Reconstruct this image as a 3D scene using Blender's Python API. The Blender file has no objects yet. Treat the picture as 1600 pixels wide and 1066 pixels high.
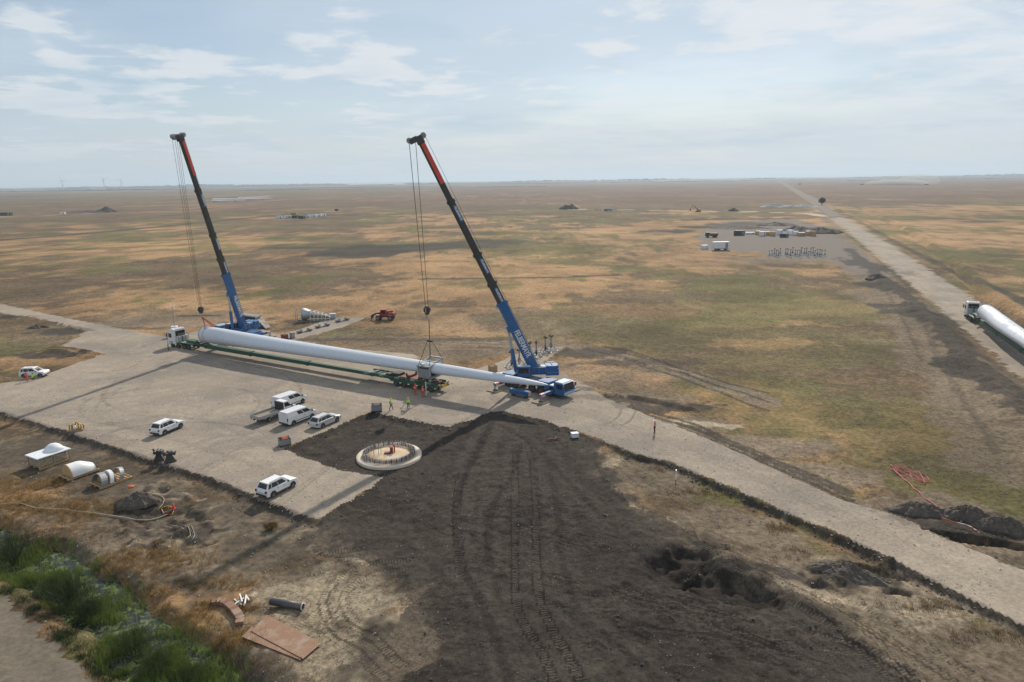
import bpy, bmesh, math, random
import numpy as np
from mathutils import Vector, Matrix

random.seed(11)
SC = bpy.context.scene
COL = SC.collection
PI = math.pi
R = math.radians

# ------------------------------------------------------------------ camera, sky, sun, exposure
CAM_H = 32.5
FPX = 1067.0                      # focal length in photograph pixels (24 mm on a 36 mm wide frame)
PITCH = math.atan((533 - 281) / FPX)
ROLL = R(-0.75)
SUN_AZ, SUN_EL = R(15.0), R(35.5)  # azimuth from +Y towards +X

cam = bpy.data.cameras.new('camera')
cam.lens = 24.0
cam.sensor_width = 36.0
cam.clip_start = 0.5
cam.clip_end = 120000
camo = bpy.data.objects.new('camera', cam)
COL.objects.link(camo)
camo.matrix_world = Matrix.Translation((0, 0, CAM_H)) @ Matrix.Rotation(PI / 2 - PITCH, 4, 'X') @ Matrix.Rotation(ROLL, 4, 'Z')
SC.camera = camo

world = bpy.data.worlds.new('World')
SC.world = world
world.use_nodes = True
nt = world.node_tree
nt.nodes.clear()
def wn(t, **k):
    n = nt.nodes.new(t)
    for a, b in k.items():
        setattr(n, a, b)
    return n
def wl(a, b):
    nt.links.new(a, b)
w_out = wn('ShaderNodeOutputWorld')
w_bg = wn('ShaderNodeBackground')
w_bg.inputs['Strength'].default_value = SKY_STRENGTH = 0.085
sky = wn('ShaderNodeTexSky', sky_type='NISHITA')
sky.sun_disc = False
sky.sun_elevation = SUN_EL
sky.sun_rotation = SUN_AZ
sky.altitude = 50
sky.air_density = 1.0
sky.dust_density = 0.7
sky.ozone_density = 2.0
# broken cloud layer: the view direction met with a flat layer overhead, so clouds shrink towards the horizon
tc = wn('ShaderNodeTexCoord')
sep = wn('ShaderNodeSeparateXYZ')
wl(tc.outputs['Generated'], sep.inputs[0])
def wmath(op, a, b=None, c=None, clamp=False):
    n = wn('ShaderNodeMath', operation=op, use_clamp=clamp)
    for i, v in enumerate((a, b, c)):
        if v is None:
            continue
        if isinstance(v, (int, float)):
            n.inputs[i].default_value = v
        else:
            wl(v, n.inputs[i])
    return n.outputs[0]
zc = wmath('ADD', wmath('MAXIMUM', sep.outputs[2], 0.0), 0.09)
px_ = wmath('DIVIDE', sep.outputs[0], zc)
py_ = wmath('DIVIDE', sep.outputs[1], zc)
comb = wn('ShaderNodeCombineXYZ')
wl(px_, comb.inputs[0]); wl(py_, comb.inputs[1])
def wnoise(scale, detail, rough, off, dist=0.0):
    mp = wn('ShaderNodeMapping')
    mp.inputs['Location'].default_value = off
    wl(comb.outputs[0], mp.inputs[0])
    n = wn('ShaderNodeTexNoise')
    n.inputs['Scale'].default_value = scale
    n.inputs['Detail'].default_value = detail
    n.inputs['Roughness'].default_value = rough
    n.inputs['Distortion'].default_value = dist
    wl(mp.outputs[0], n.inputs['Vector'])
    return n.outputs[0]
def wrange(v, a, b, c=0.0, d=1.0, smooth=True):
    n = wn('ShaderNodeMapRange')
    n.interpolation_type = 'SMOOTHSTEP' if smooth else 'LINEAR'
    for i, x in zip((1, 2, 3, 4), (a, b, c, d)):
        n.inputs[i].default_value = x
    wl(v, n.inputs[0])
    return n.outputs[0]
def wmix(f, a, b):
    n = wn('ShaderNodeMix', data_type='RGBA')
    for s, v in ((0, f), (6, a), (7, b)):
        if isinstance(v, (int, float)):
            n.inputs[s].default_value = v
        elif isinstance(v, tuple):
            n.inputs[s].default_value = v
        else:
            wl(v, n.inputs[s])
    return n.outputs[2]
veil = wrange(wnoise(0.55, 5, 0.55, (3.1, 1.7, 0.0), 0.3), 0.36, 0.62)          # broad pale sheet
puff = wrange(wmath('ADD', wmath('MULTIPLY', wnoise(0.8, 3, 0.5, (0.9, 7.7, 0.0), 0.2), 0.55), wmath('MULTIPLY', wnoise(2.6, 10, 0.60, (4.4, 1.7, 0.0), 0.2), 0.45)), 0.50, 0.575)           # brighter heaped clouds
bankx = wrange(wmath('DIVIDE', sep.outputs[0], wmath('MAXIMUM', sep.outputs[1], 0.05)), 0.30, 0.62)      # a bright cloud bank stands to the east
bank = wmath('MULTIPLY', bankx, wrange(wmath('ADD', wmath('MULTIPLY', wnoise(0.9, 9, 0.6, (2.7, 5.2, 0.0), 0.3), 0.7), wmath('MULTIPLY', wnoise(3.0, 8, 0.6, (1.1, 8.2, 0.0)), 0.3)), 0.42, 0.56))
shade = wrange(wnoise(0.8, 6, 0.55, (9.4, 2.2, 0.0), 0.2), 0.50, 0.72)           # grey undersides
K = 1.0
c1 = wmix(wmath('MULTIPLY_ADD', veil, 0.45, 0.33), sky.outputs[0], (6.6 * K, 7.8 * K, 8.9 * K, 1))
c2 = wmix(wmath('MULTIPLY', puff, 0.62), c1, (9.9 * K, 10.0 * K, 10.1 * K, 1))
c2 = wmix(wmath('MULTIPLY', bank, 0.70), c2, (9.4 * K, 9.8 * K, 10.2 * K, 1))
c3 = wmix(wmath('MULTIPLY', shade, 0.40), c2, (4.7 * K, 6.7 * K, 8.3 * K, 1))
hzn = wrange(sep.outputs[2], 0.13, 0.0)          # murk thickening towards the horizon
c4 = wmix(wmath('MULTIPLY', hzn, 0.75), c3, (6.7 * K, 7.5 * K, 8.4 * K, 1))
wl(c4, w_bg.inputs['Color'])
wl(w_bg.outputs[0], w_out.inputs['Surface'])

sun = bpy.data.lights.new('sun', 'SUN')
sun.energy = 4.9
sun.angle = R(0.6)
sun.color = (1.0, 0.90, 0.76)
suno = bpy.data.objects.new('sun', sun)
COL.objects.link(suno)
sdir = Vector((math.sin(SUN_AZ) * math.cos(SUN_EL), math.cos(SUN_AZ) * math.cos(SUN_EL), math.sin(SUN_EL)))
suno.rotation_euler = sdir.to_track_quat('Z', 'Y').to_euler()
suno.location = (60, 200, 150)

SC.view_settings.view_transform = 'Standard'
SC.view_settings.look = 'None'
SC.view_settings.exposure = 0.0
SC.view_settings.gamma = 1.0
SC.view_settings.use_curve_mapping = False
SC.render.engine = 'CYCLES'
SC.cycles.use_denoising = True
SC.cycles.max_bounces = 5
SC.cycles.diffuse_bounces = 2
SC.cycles.volume_bounces = 0
SC.cycles.transparent_max_bounces = 8
SC.cycles.caustics_reflective = False
SC.cycles.caustics_refractive = False

# ------------------------------------------------------------------ helpers
_cp, _sp, _cr, _sr = math.cos(PITCH), math.sin(PITCH), math.cos(ROLL), math.sin(ROLL)
def ray(x, y):
    a, b = (x - 800) / FPX, -(y - 533) / FPX
    a, b = a * _cr - b * _sr, a * _sr + b * _cr
    return (a, _cp + b * _sp, -_sp + b * _cp)
def gp(x, y, z=0.0):
    """survey: the point of the plane at height z that the photograph shows at pixel x, y"""
    d = ray(x, y)
    t = (z - CAM_H) / d[2]
    return (t * d[0], t * d[1])
def gpoly(pts, z=0.0):
    return np.array([gp(x, y, z) for x, y in pts])
def heading(p, q):
    return math.atan2(q[1] - p[1], q[0] - p[0])

def hash2(ix, iy, seed):
    h = (ix.astype(np.int64) * 374761393 + iy.astype(np.int64) * 668265263 + seed * 974711) & 0xffffffff
    h = ((h ^ (h >> 13)) * 1274126177) & 0xffffffff
    h = ((h ^ (h >> 16)) * 2246822519) & 0xffffffff
    return ((h >> 8) & 0xffff) / 65535.0
def vnoise(x, y, seed=0):
    ix, iy = np.floor(x), np.floor(y)
    fx, fy = x - ix, y - iy
    fx = fx * fx * (3 - 2 * fx); fy = fy * fy * (3 - 2 * fy)
    a = hash2(ix, iy, seed); b = hash2(ix + 1, iy, seed); c = hash2(ix, iy + 1, seed); d = hash2(ix + 1, iy + 1, seed)
    return (a + (b - a) * fx) * (1 - fy) + (c + (d - c) * fx) * fy
def fbm(x, y, scale, octs=4, seed=0, gain=0.5):
    s, amp, tot = 0.0, 1.0, 0.0
    x = x / scale; y = y / scale
    for o in range(octs):
        s = s + vnoise(x * 2 ** o + 17.3 * o, y * 2 ** o - 9.1 * o, seed + o) * amp
        tot += amp; amp *= gain
    return s / tot
def sstep(a, b, v):
    t = np.clip((v - a) / (b - a), 0, 1)
    return t * t * (3 - 2 * t)
def sdf(poly, X, Y):
    """signed distance to a polygon, negative inside"""
    d2 = np.full(X.shape, 1e18)
    inside = np.zeros(X.shape, bool)
    n = len(poly)
    for i in range(n):
        ax, ay = poly[i]; bx, by = poly[(i + 1) % n]
        ex, ey = bx - ax, by - ay
        wx, wy = X - ax, Y - ay
        t = np.clip((wx * ex + wy * ey) / max(ex * ex + ey * ey, 1e-9), 0, 1)
        d2 = np.minimum(d2, (wx - ex * t) ** 2 + (wy - ey * t) ** 2)
        c = ((ay <= Y) & (by > Y)) | ((by <= Y) & (ay > Y))
        if abs(ey) > 1e-9:
            inside ^= c & (X < ax + (Y - ay) / ey * ex)
    return np.sqrt(d2) * np.where(inside, -1, 1)
def smooth_line(pts, step=0.6):
    """Catmull-Rom through the points, evenly resampled"""
    P = [np.array(p, float) for p in pts]
    if len(P) == 2:
        out = [P[0] + (P[1] - P[0]) * t for t in np.linspace(0, 1, 12)]
    else:
        out = []
        Q = [2 * P[0] - P[1]] + P + [2 * P[-1] - P[-2]]
        for i in range(1, len(Q) - 2):
            n = max(2, int(np.linalg.norm(Q[i + 1] - Q[i]) / step))
            for k in range(n):
                t = k / n
                out.append(0.5 * (2 * Q[i] + (Q[i + 1] - Q[i - 1]) * t + (2 * Q[i - 1] - 5 * Q[i] + 4 * Q[i + 1] - Q[i + 2]) * t * t
                                  + (3 * Q[i] - Q[i - 1] - 3 * Q[i + 1] + Q[i + 2]) * t ** 3))
        out.append(P[-1])
    return np.array(out)
def line_dist(line, X, Y, reach):
    """unsigned distance, signed side, arc length for points within reach of a polyline"""
    D = np.full(X.shape, 1e9); U = np.zeros(X.shape); S = np.zeros(X.shape)
    x0, y0 = line[:, 0].min() - reach, line[:, 1].min() - reach
    x1, y1 = line[:, 0].max() + reach, line[:, 1].max() + reach
    idx = np.nonzero((X >= x0) & (X <= x1) & (Y >= y0) & (Y <= y1))[0]
    xs, ys = X[idx], Y[idx]
    d = np.full(xs.shape, 1e9); u = np.zeros(xs.shape); s = np.zeros(xs.shape)
    acc = 0.0
    for i in range(len(line) - 1):
        ax, ay = line[i]; ex, ey = line[i + 1] - line[i]
        L = math.hypot(ex, ey)
        if L < 1e-6:
            continue
        m = (np.abs(xs - ax - ex / 2) < reach + L) & (np.abs(ys - ay - ey / 2) < reach + L)
        k = np.nonzero(m)[0]
        wx, wy = xs[k] - ax, ys[k] - ay
        t = np.clip((wx * ex + wy * ey) / (L * L), 0, 1)
        dd = np.hypot(wx - ex * t, wy - ey * t)
        better = dd < d[k]
        kb = k[better]
        d[kb] = dd[better]; u[kb] = acc + t[better] * L
        s[kb] = np.sign(wx[better] * ey - wy[better] * ex)
        acc += L
    D[idx] = d; U[idx] = u; S[idx] = s
    return D, S, U

def tag(o, label=None, cat=None, group=None, kind=None):
    if label: o['label'] = label
    if cat: o['category'] = cat
    if group: o['group'] = group
    if kind: o['kind'] = kind
    return o
def thing(name, label, cat, loc=(0, 0, 0), rz=0.0, group=None):
    o = bpy.data.objects.new(name, None)
    COL.objects.link(o)
    o.location = loc
    o.rotation_euler = (0, 0, rz)
    o.empty_display_size = 0.3
    return tag(o, label, cat, group, 'thing')
def copy_tree(o, parent=None):
    c = o.copy()
    COL.objects.link(c)
    c.parent = parent
    for ch in o.children:
        copy_tree(ch, c)
    return c

class MB:
    """collects shapes for ONE mesh object"""
    def __init__(self):
        self.v, self.f, self.mi, self.sm = [], [], [], []
        self.cur = 0
    def add(self, vs, fs, smooth=False, M=None):
        n = len(self.v)
        if M is not None:
            vs = [tuple(M @ Vector(p)) for p in vs]
        self.v += [tuple(p) for p in vs]
        self.f += [tuple(i + n for i in f) for f in fs]
        self.mi += [self.cur] * len(fs)
        self.sm += [smooth] * len(fs)
        return self
    def box(self, c, s, M=None, taper=(1, 1), bevel=0.0, rz=0.0):
        """box with centre c and full size s; taper scales the top; bevel chamfers the vertical and top edges"""
        hx, hy, hz = s[0] / 2, s[1] / 2, s[2] / 2
        if bevel > 0:
            b = min(bevel, hx * .49, hy * .49, hz * .9)
            def ring(x, y, z):
                return [(x - b, -y, z), (x, -y + b, z), (x, y - b, z), (x - b, y, z), (-x + b, y, z), (-x, y - b, z), (-x, -y + b, z), (-x + b, -y, z)]
            tx, ty = taper
            vs = ring(hx, hy, -hz) + ring(hx * tx, hy * ty, hz - b) + ring(hx * tx - b * .8, hy * ty - b * .8, hz)
            fs = [tuple(range(7, -1, -1)), tuple(range(16, 24))]
            for k in range(2):
                for i in range(8):
                    j = (i + 1) % 8
                    fs.append((k * 8 + i, k * 8 + j, k * 8 + 8 + j, k * 8 + 8 + i))
        else:
            tx, ty = taper
            vs = [(-hx, -hy, -hz), (hx, -hy, -hz), (hx, hy, -hz), (-hx, hy, -hz),
                  (-hx * tx, -hy * ty, hz), (hx * tx, -hy * ty, hz), (hx * tx, hy * ty, hz), (-hx * tx, hy * ty, hz)]
            fs = [(3, 2, 1, 0), (4, 5, 6, 7), (0, 1, 5, 4), (1, 2, 6, 5), (2, 3, 7, 6), (3, 0, 4, 7)]
        T = Matrix.Translation(c)
        if rz:
            T = T @ Matrix.Rotation(rz, 4, 'Z')
        if M is not None:
            T = M @ T
        return self.add(vs, fs, False, T)
    def tube(self, p, q, r0, r1=None, n=10, caps=True, smooth=True, M=None):
        p, q = Vector(p), Vector(q)
        r1 = r0 if r1 is None else r1
        d = (q - p).normalized()
        a = d.orthogonal().normalized()
        b = d.cross(a)
        vs, fs = [], []
        for (c, r) in ((p, r0), (q, r1)):
            for i in range(n):
                t = 2 * PI * i / n
                vs.append(c + (a * math.cos(t) + b * math.sin(t)) * r)
        for i in range(n):
            j = (i + 1) % n
            fs.append((i, j, n + j, n + i))
        self.add(vs, fs, smooth, M)
        if caps:
            self.add(vs[:n], [tuple(range(n - 1, -1, -1))], False, M)
            self.add(vs[n:], [tuple(range(n))], False, M)
        return self
    def path(self, pts, r, n=6, smooth=True, closed=False):
        pts = [Vector(p) for p in pts]
        m = len(pts)
        vs, fs = [], []
        ref = Vector((0.13, 0.21, 1)).normalized()
        for i, p in enumerate(pts):
            a = pts[(i - 1) % m] if closed or i else p
            b = pts[(i + 1) % m] if closed or i < m - 1 else p
            d = (b - a).normalized()
            u = d.cross(ref)
            u = u.normalized() if u.length > 1e-5 else d.orthogonal().normalized()
            w = d.cross(u)
            rr = r[i] if isinstance(r, (list, tuple)) else r
            for k in range(n):
                t = 2 * PI * k / n
                vs.append(p + (u * math.cos(t) + w * math.sin(t)) * rr)
        for i in range(m if closed else m - 1):
            j = (i + 1) % m
            for k in range(n):
                l = (k + 1) % n
                fs.append((i * n + k, i * n + l, j * n + l, j * n + k))
        if not closed:
            fs.append(tuple(range(n - 1, -1, -1)))
            fs.append(tuple(range((m - 1) * n, m * n)))
        return self.add(vs, fs, smooth)
    def bar(self, p, q, w, h=None, M=None, up=(0, 0, 1)):
        """square bar from p to q"""
        h = w if h is None else h
        p, q = Vector(p), Vector(q)
        d = (q - p).normalized()
        a = d.cross(Vector(up))
        if a.length < 1e-4:
            a = d.cross(Vector((0, 1, 0)))
        a.normalize()
        b = a.cross(d)
        vs = [c + a * sa * w / 2 + b * sb * h / 2 for c in (p, q) for sa, sb in ((-1, -1), (1, -1), (1, 1), (-1, 1))]
        return self.add(vs, [(3, 2, 1, 0), (4, 5, 6, 7), (0, 1, 5, 4), (1, 2, 6, 5), (2, 3, 7, 6), (3, 0, 4, 7)], False, M)
    def loft(self, rings, caps=True, smooth=True, M=None, closed_ring=True):
        n = len(rings[0])
        vs = [p for r in rings for p in r]
        fs = []
        for i in range(len(rings) - 1):
            for k in range(n if closed_ring else n - 1):
                l = (k + 1) % n
                fs.append((i * n + k, i * n + l, (i + 1) * n + l, (i + 1) * n + k))
        self.add(vs, fs, smooth, M)
        if caps:
            self.add(rings[0], [tuple(range(n - 1, -1, -1))], False, M)
            self.add(rings[-1], [tuple(range(n))], False, M)
        return self
    def prism(self, prof, y0, y1, inset=0.0, M=None):
        """polygon in x,z (counter-clockwise seen from -y) swept from y0 to y1"""
        n = len(prof)
        vs = [(x, y0, z) for x, z in prof] + [(x, y1, z) for x, z in prof]
        fs = [tuple(range(n)), tuple(range(2 * n - 1, n - 1, -1))]
        for i in range(n):
            j = (i + 1) % n
            fs.append((j, i, n + i, n + j))
        return self.add(vs, fs, False, M)
    def lathe(self, prof, n=16, M=None, smooth=True):
        """profile of (r, z) turned round z"""
        vs, fs = [], []
        for r, z in prof:
            for i in range(n):
                t = 2 * PI * i / n
                vs.append((r * math.cos(t), r * math.sin(t), z))
        for k in range(len(prof) - 1):
            for i in range(n):
                j = (i + 1) % n
                fs.append((k * n + i, k * n + j, (k + 1) * n + j, (k + 1) * n + i))
        return self.add(vs, fs, smooth, M)
    def mesh(self, name, mats):
        me = bpy.data.meshes.new(name)
        me.from_pydata(self.v, [], self.f)
        for m in (mats if isinstance(mats, (list, tuple)) else [mats]):
            me.materials.append(m)
        me.polygons.foreach_set('material_index', self.mi)
        me.polygons.foreach_set('use_smooth', self.sm)
        me.update()
        return me
    def build(self, name, mats, parent=None, loc=None, rz=None, fix=True):
        me = self.mesh(name, mats)
        if fix:
            bm = bmesh.new(); bm.from_mesh(me)
            bmesh.ops.recalc_face_normals(bm, faces=bm.faces)
            bm.to_mesh(me); bm.free()
        o = bpy.data.objects.new(name, me)
        COL.objects.link(o)
        if parent is not None:
            o.parent = parent
        if loc is not None:
            o.location = loc
        if rz is not None:
            o.rotation_euler = (0, 0, rz)
        return o

# ------------------------------------------------------------------ materials
def new_mat(name):
    m = bpy.data.materials.new(name)
    m.use_nodes = True
    t = m.node_tree
    t.nodes.clear()
    out = t.nodes.new('ShaderNodeOutputMaterial')
    bs = t.nodes.new('ShaderNodeBsdfPrincipled')
    t.links.new(bs.outputs[0], out.inputs[0])
    return m, t, bs
def nd(t, typ, inputs=None, **k):
    n = t.nodes.new(typ)
    for a, b in k.items():
        setattr(n, a, b)
    for a, b in (inputs or {}).items():
        if hasattr(b, 'is_output'):
            t.links.new(b, n.inputs[a])
        else:
            n.inputs[a].default_value = b
    return n
def nmath(t, op, a, b=0.0, clamp=False):
    n = t.nodes.new('ShaderNodeMath'); n.operation = op; n.use_clamp = clamp
    for i, v in enumerate((a, b)):
        if hasattr(v, 'is_output'): t.links.new(v, n.inputs[i])
        else: n.inputs[i].default_value = v
    return n.outputs[0]
def nmix(t, f, a, b, blend='MIX'):
    n = t.nodes.new('ShaderNodeMix'); n.data_type = 'RGBA'; n.blend_type = blend
    for s, v in ((0, f), (6, a), (7, b)):
        if hasattr(v, 'is_output'): t.links.new(v, n.inputs[s])
        elif isinstance(v, (int, float)): n.inputs[s].default_value = v
        else: n.inputs[s].default_value = tuple(v) + ((1,) if len(v) == 3 else ())
    return n.outputs[2]
def nrange(t, v, a, b, c=0.0, d=1.0):
    n = t.nodes.new('ShaderNodeMapRange'); n.interpolation_type = 'SMOOTHSTEP'
    t.links.new(v, n.inputs[0])
    for i, x in zip((1, 2, 3, 4), (a, b, c, d)): n.inputs[i].default_value = x
    return n.outputs[0]
def nnoise(t, vec, scale, detail=4, rough=0.55, dist=0.0):
    n = t.nodes.new('ShaderNodeTexNoise')
    n.inputs['Scale'].default_value = scale; n.inputs['Detail'].default_value = detail
    n.inputs['Roughness'].default_value = rough; n.inputs['Distortion'].default_value = dist
    if vec is not None: t.links.new(vec, n.inputs['Vector'])
    return n.outputs[0]
def paint(name, col, rough=0.4, metal=0.0, dirt=0.18, dirt_col=(0.20, 0.16, 0.12), scale=1.3, coat=0.0):
    """painted or bare surface with dust and uneven gloss"""
    m, t, bs = new_mat(name)
    tcn = nd(t, 'ShaderNodeTexCoord')
    v = tcn.outputs['Object']
    n1 = nnoise(t, v, scale, 6, 0.65)
    n2 = nnoise(t, v, scale * 9, 3, 0.5)
    base = nmix(t, nmath(t, 'MULTIPLY', n2, 0.22), col, tuple(c * 0.72 for c in col))
    f = nrange(t, n1, 0.42, 0.75, 0.0, dirt * 2.2)
    c = nmix(t, f, base, dirt_col)
    t.links.new(c, bs.inputs['Base Color'])
    t.links.new(nrange(t, n1, 0.3, 0.7, max(rough - 0.08, 0.05), min(rough + 0.25, 1)), bs.inputs['Roughness'])
    bs.inputs['Metallic'].default_value = metal
    bs.inputs['Coat Weight'].default_value = coat
    return m
M = {}
M['white'] = paint('white_paint', (0.72, 0.73, 0.74), 0.32, 0, 0.06, coat=0.3)
M['blade'] = paint('blade_gelcoat', (0.58, 0.62, 0.68), 0.24, 0, 0.05, (0.4, 0.38, 0.36), 0.25)
M['silver'] = paint('silver_paint', (0.52, 0.53, 0.54), 0.35, 0.35, 0.08, coat=0.2)
M['glass'] = paint('dark_glass', (0.015, 0.018, 0.02), 0.08, 0, 0.03)
M['rubber'] = paint('rubber', (0.025, 0.025, 0.026), 0.85, 0, 0.35, (0.14, 0.115, 0.09), 2)
M['rim'] = paint('wheel_rim', (0.30, 0.30, 0.31), 0.45, 0.5, 0.2)
M['blackplastic'] = paint('black_plastic', (0.03, 0.03, 0.032), 0.6, 0, 0.15)
M['rimd'] = paint('truck_rim', (0.10, 0.10, 0.105), 0.5, 0.4, 0.3)
M['sandslab'] = paint('stained_screed', (0.46, 0.34, 0.21), 0.9, 0, 0.6, (0.50, 0.45, 0.37), 0.6)
M['darkred'] = paint('dark_red_paint', (0.27, 0.022, 0.022), 0.5, 0, 0.15)
M['blue'] = paint('crane_blue', (0.018, 0.105, 0.285), 0.38, 0, 0.12, (0.16, 0.15, 0.14), coat=0.2)
M['bluelight'] = paint('crane_blue_pale', (0.30, 0.42, 0.58), 0.4, 0, 0.08)
M['boomdark'] = paint('boom_black', (0.036, 0.034, 0.032), 0.5, 0, 0.10)
M['red'] = paint('red_paint', (0.50, 0.03, 0.025), 0.45, 0, 0.06)
M['boomred'] = paint('boom_red', (0.62, 0.06, 0.035), 0.45, 0, 0.05)
M['steel'] = paint('grey_steel', (0.27, 0.285, 0.30), 0.5, 0.4, 0.15)
M['galv'] = paint('galvanised_steel', (0.40, 0.43, 0.46), 0.45, 0.5, 0.12)
M['darksteel'] = paint('dark_steel', (0.06, 0.062, 0.066), 0.6, 0.4, 0.2)
M['green'] = paint('trailer_green', (0.018, 0.085, 0.055), 0.5, 0, 0.16)
M['greenl'] = paint('trailer_green_worn', (0.16, 0.24, 0.19), 0.6, 0, 0.30)
M['maroon'] = paint('maroon_cradle', (0.17, 0.04, 0.03), 0.6, 0, 0.2)
M['wood'] = paint('pallet_wood', (0.42, 0.28, 0.14), 0.85, 0, 0.2, (0.25, 0.18, 0.1), 3)
M['plywood'] = paint('plywood', (0.50, 0.34, 0.17), 0.8, 0, 0.15, (0.3, 0.2, 0.1), 3)
M['timber'] = paint('grey_timber', (0.26, 0.22, 0.17), 0.9, 0, 0.3, scale=4)
M['concrete'] = paint('concrete', (0.56, 0.50, 0.42), 0.9, 0, 0.35, (0.45, 0.32, 0.2), 0.9)
M['rust'] = paint('rusty_steel', (0.24, 0.135, 0.085), 0.85, 0.1, 0.6, (0.31, 0.235, 0.175), 0.9)
M['rustdark'] = paint('dark_rusty_steel', (0.17, 0.085, 0.06), 0.8, 0.2, 0.35, (0.25, 0.2, 0.17), 1.2)
M['pipe'] = paint('dark_plastic_pipe', (0.05, 0.05, 0.062), 0.42, 0, 0.25)
M['hose'] = paint('pale_hose', (0.36, 0.32, 0.26), 0.8, 0, 0.3)
M['orange'] = paint('orange_fabric', (0.50, 0.11, 0.035), 0.8, 0, 0.08)
M['hiorange'] = paint('orange_vest', (0.75, 0.14, 0.05), 0.9, 0, 0.04)
M['hired'] = paint('red_orange_workwear', (0.62, 0.075, 0.03), 0.9, 0, 0.04)
M['higreen'] = paint('lime_vest', (0.38, 0.72, 0.06), 0.9, 0, 0.03)
M['jeans'] = paint('blue_trousers', (0.035, 0.06, 0.14), 0.9, 0, 0.05)
M['dark_cloth'] = paint('dark_trousers', (0.022, 0.022, 0.026), 0.9, 0, 0.08)
M['skin'] = paint('skin', (0.42, 0.24, 0.16), 0.6, 0, 0.0)
M['hair'] = paint('dark_hair', (0.03, 0.022, 0.016), 0.8, 0, 0.0)
M['yellow'] = paint('yellow_paint', (0.70, 0.45, 0.03), 0.45, 0, 0.1)
M['excav'] = paint('excavator_ochre', (0.40, 0.24, 0.05), 0.5, 0, 0.3)
M['pink'] = paint('pink_netting', (0.62, 0.20, 0.19), 0.8, 0, 0.1)
M['rope'] = paint('steel_rope', (0.045, 0.042, 0.04), 0.6, 0.5, 0.1)
M['lamp'] = paint('lamp_lens', (0.75, 0.75, 0.72), 0.15, 0, 0.02)
M['taillamp'] = paint('tail_lamp', (0.16, 0.012, 0.012), 0.25, 0, 0.02)
M['plate'] = paint('number_plate', (0.70, 0.70, 0.68), 0.5, 0, 0.05)
M['film'] = paint('white_film', (0.70, 0.74, 0.78), 0.22, 0, 0.08)
M['tyreblack'] = M['rubber']
M['stone'] = paint('pale_stone', (0.42, 0.40, 0.37), 0.9, 0, 0.2, scale=6)
M['clod'] = paint('soil_clod', (0.085, 0.071, 0.060), 1.0, 0, 0.35, (0.16, 0.135, 0.11), 3)
M['turbine'] = paint('turbine_grey', (0.42, 0.46, 0.50), 0.5, 0, 0.05)

# ------------------------------------------------------------------ ground: one surveyed sheet, split into its surfaces
PAD = gpoly([(-400, 415), (-120, 452), (0, 475), (60, 488), (130, 502), (190, 514), (240, 523), (268, 527), (330, 512), (400, 512), (440, 524), (520, 497), (570, 497),
             (545, 508), (500, 521), (458, 531), (540, 545), (585, 548), (640, 553), (660, 566), (740, 578), (780, 566), (800, 556), (832, 544), (886, 542),
             (866, 553), (846, 566), (900, 596), (940, 619), (1000, 645), (1080, 675), (1160, 710), (1230, 744), (1320, 784), (1400, 805), (1480, 843),
             (1600, 892), (1900, 1010), (1900, 1120), (1600, 976), (1440, 896), (1330, 842), (1230, 800), (1130, 756), (1050, 722), (985, 706), (940, 686),
             (900, 673), (850, 656), (790, 643), (768, 641), (738, 655), (700, 666), (640, 656), (585, 643), (560, 650), (510, 672), (442, 702), (470, 714),
             (530, 734), (600, 745), (575, 765), (530, 790), (495, 813), (470, 803), (400, 775), (330, 746), (250, 721), (190, 701), (100, 672), (20, 650),
             (0, 643), (-200, 600), (-500, 545), (-500, 585), (-120, 610), (0, 599), (60, 589), (120, 567), (165, 554), (95, 540), (140, 519), (60, 497), (0, 489), (-400, 440)])
SOIL = gpoly([(442, 702), (510, 672), (560, 650), (585, 643), (640, 656), (700, 666), (738, 655), (768, 641), (790, 643), (850, 656), (900, 673), (935, 690),
              (932, 715), (950, 755), (990, 792), (1045, 812), (1078, 832), (1098, 850), (1150, 880), (1215, 915), (1300, 966), (1370, 1020), (1450, 1068), (1540, 1130),
              (560, 1130), (585, 1066), (600, 1005), (648, 940), (625, 892), (560, 872), (488, 856), (500, 815), (530, 790), (575, 765), (600, 745), (530, 734), (470, 714)])
ROAD = np.array([(40, -10), (62, -10), (102.5, 128), (125, 183), (174, 307), (313, 676), (992, 2491), (3000, 7900), (2985, 7900), (979, 2502), (272, 598), (151, 281.8), (104.3, 160.3), (83.5, 107), (62, 50)])
YARD = gpoly([(1098, 392), (1092, 366), (1115, 352), (1130, 346), (1245, 343), (1280, 352), (1305, 368), (1345, 392), (1395, 432), (1330, 425), (1300, 405), (1215, 404), (1180, 392)])
TRACKCORNER = gpoly([(-300, 860), (0, 925), (40, 955), (75, 985), (115, 1025), (155, 1070), (220, 1130), (-300, 1130)])
CANAL = smooth_line(gpoly([(-420, 690), (-150, 775), (0, 845), (60, 868), (130, 905), (200, 965), (262, 1015), (330, 1075), (450, 1180)]), 1.0)
DITCH = smooth_line([(45, 20), (70, 60), (114, 150), (134.5, 195), (190, 309), (330, 640), (700, 1600)], 6)
FOUND = gp(608, 711)                                          # centre of the turbine foundation

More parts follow.
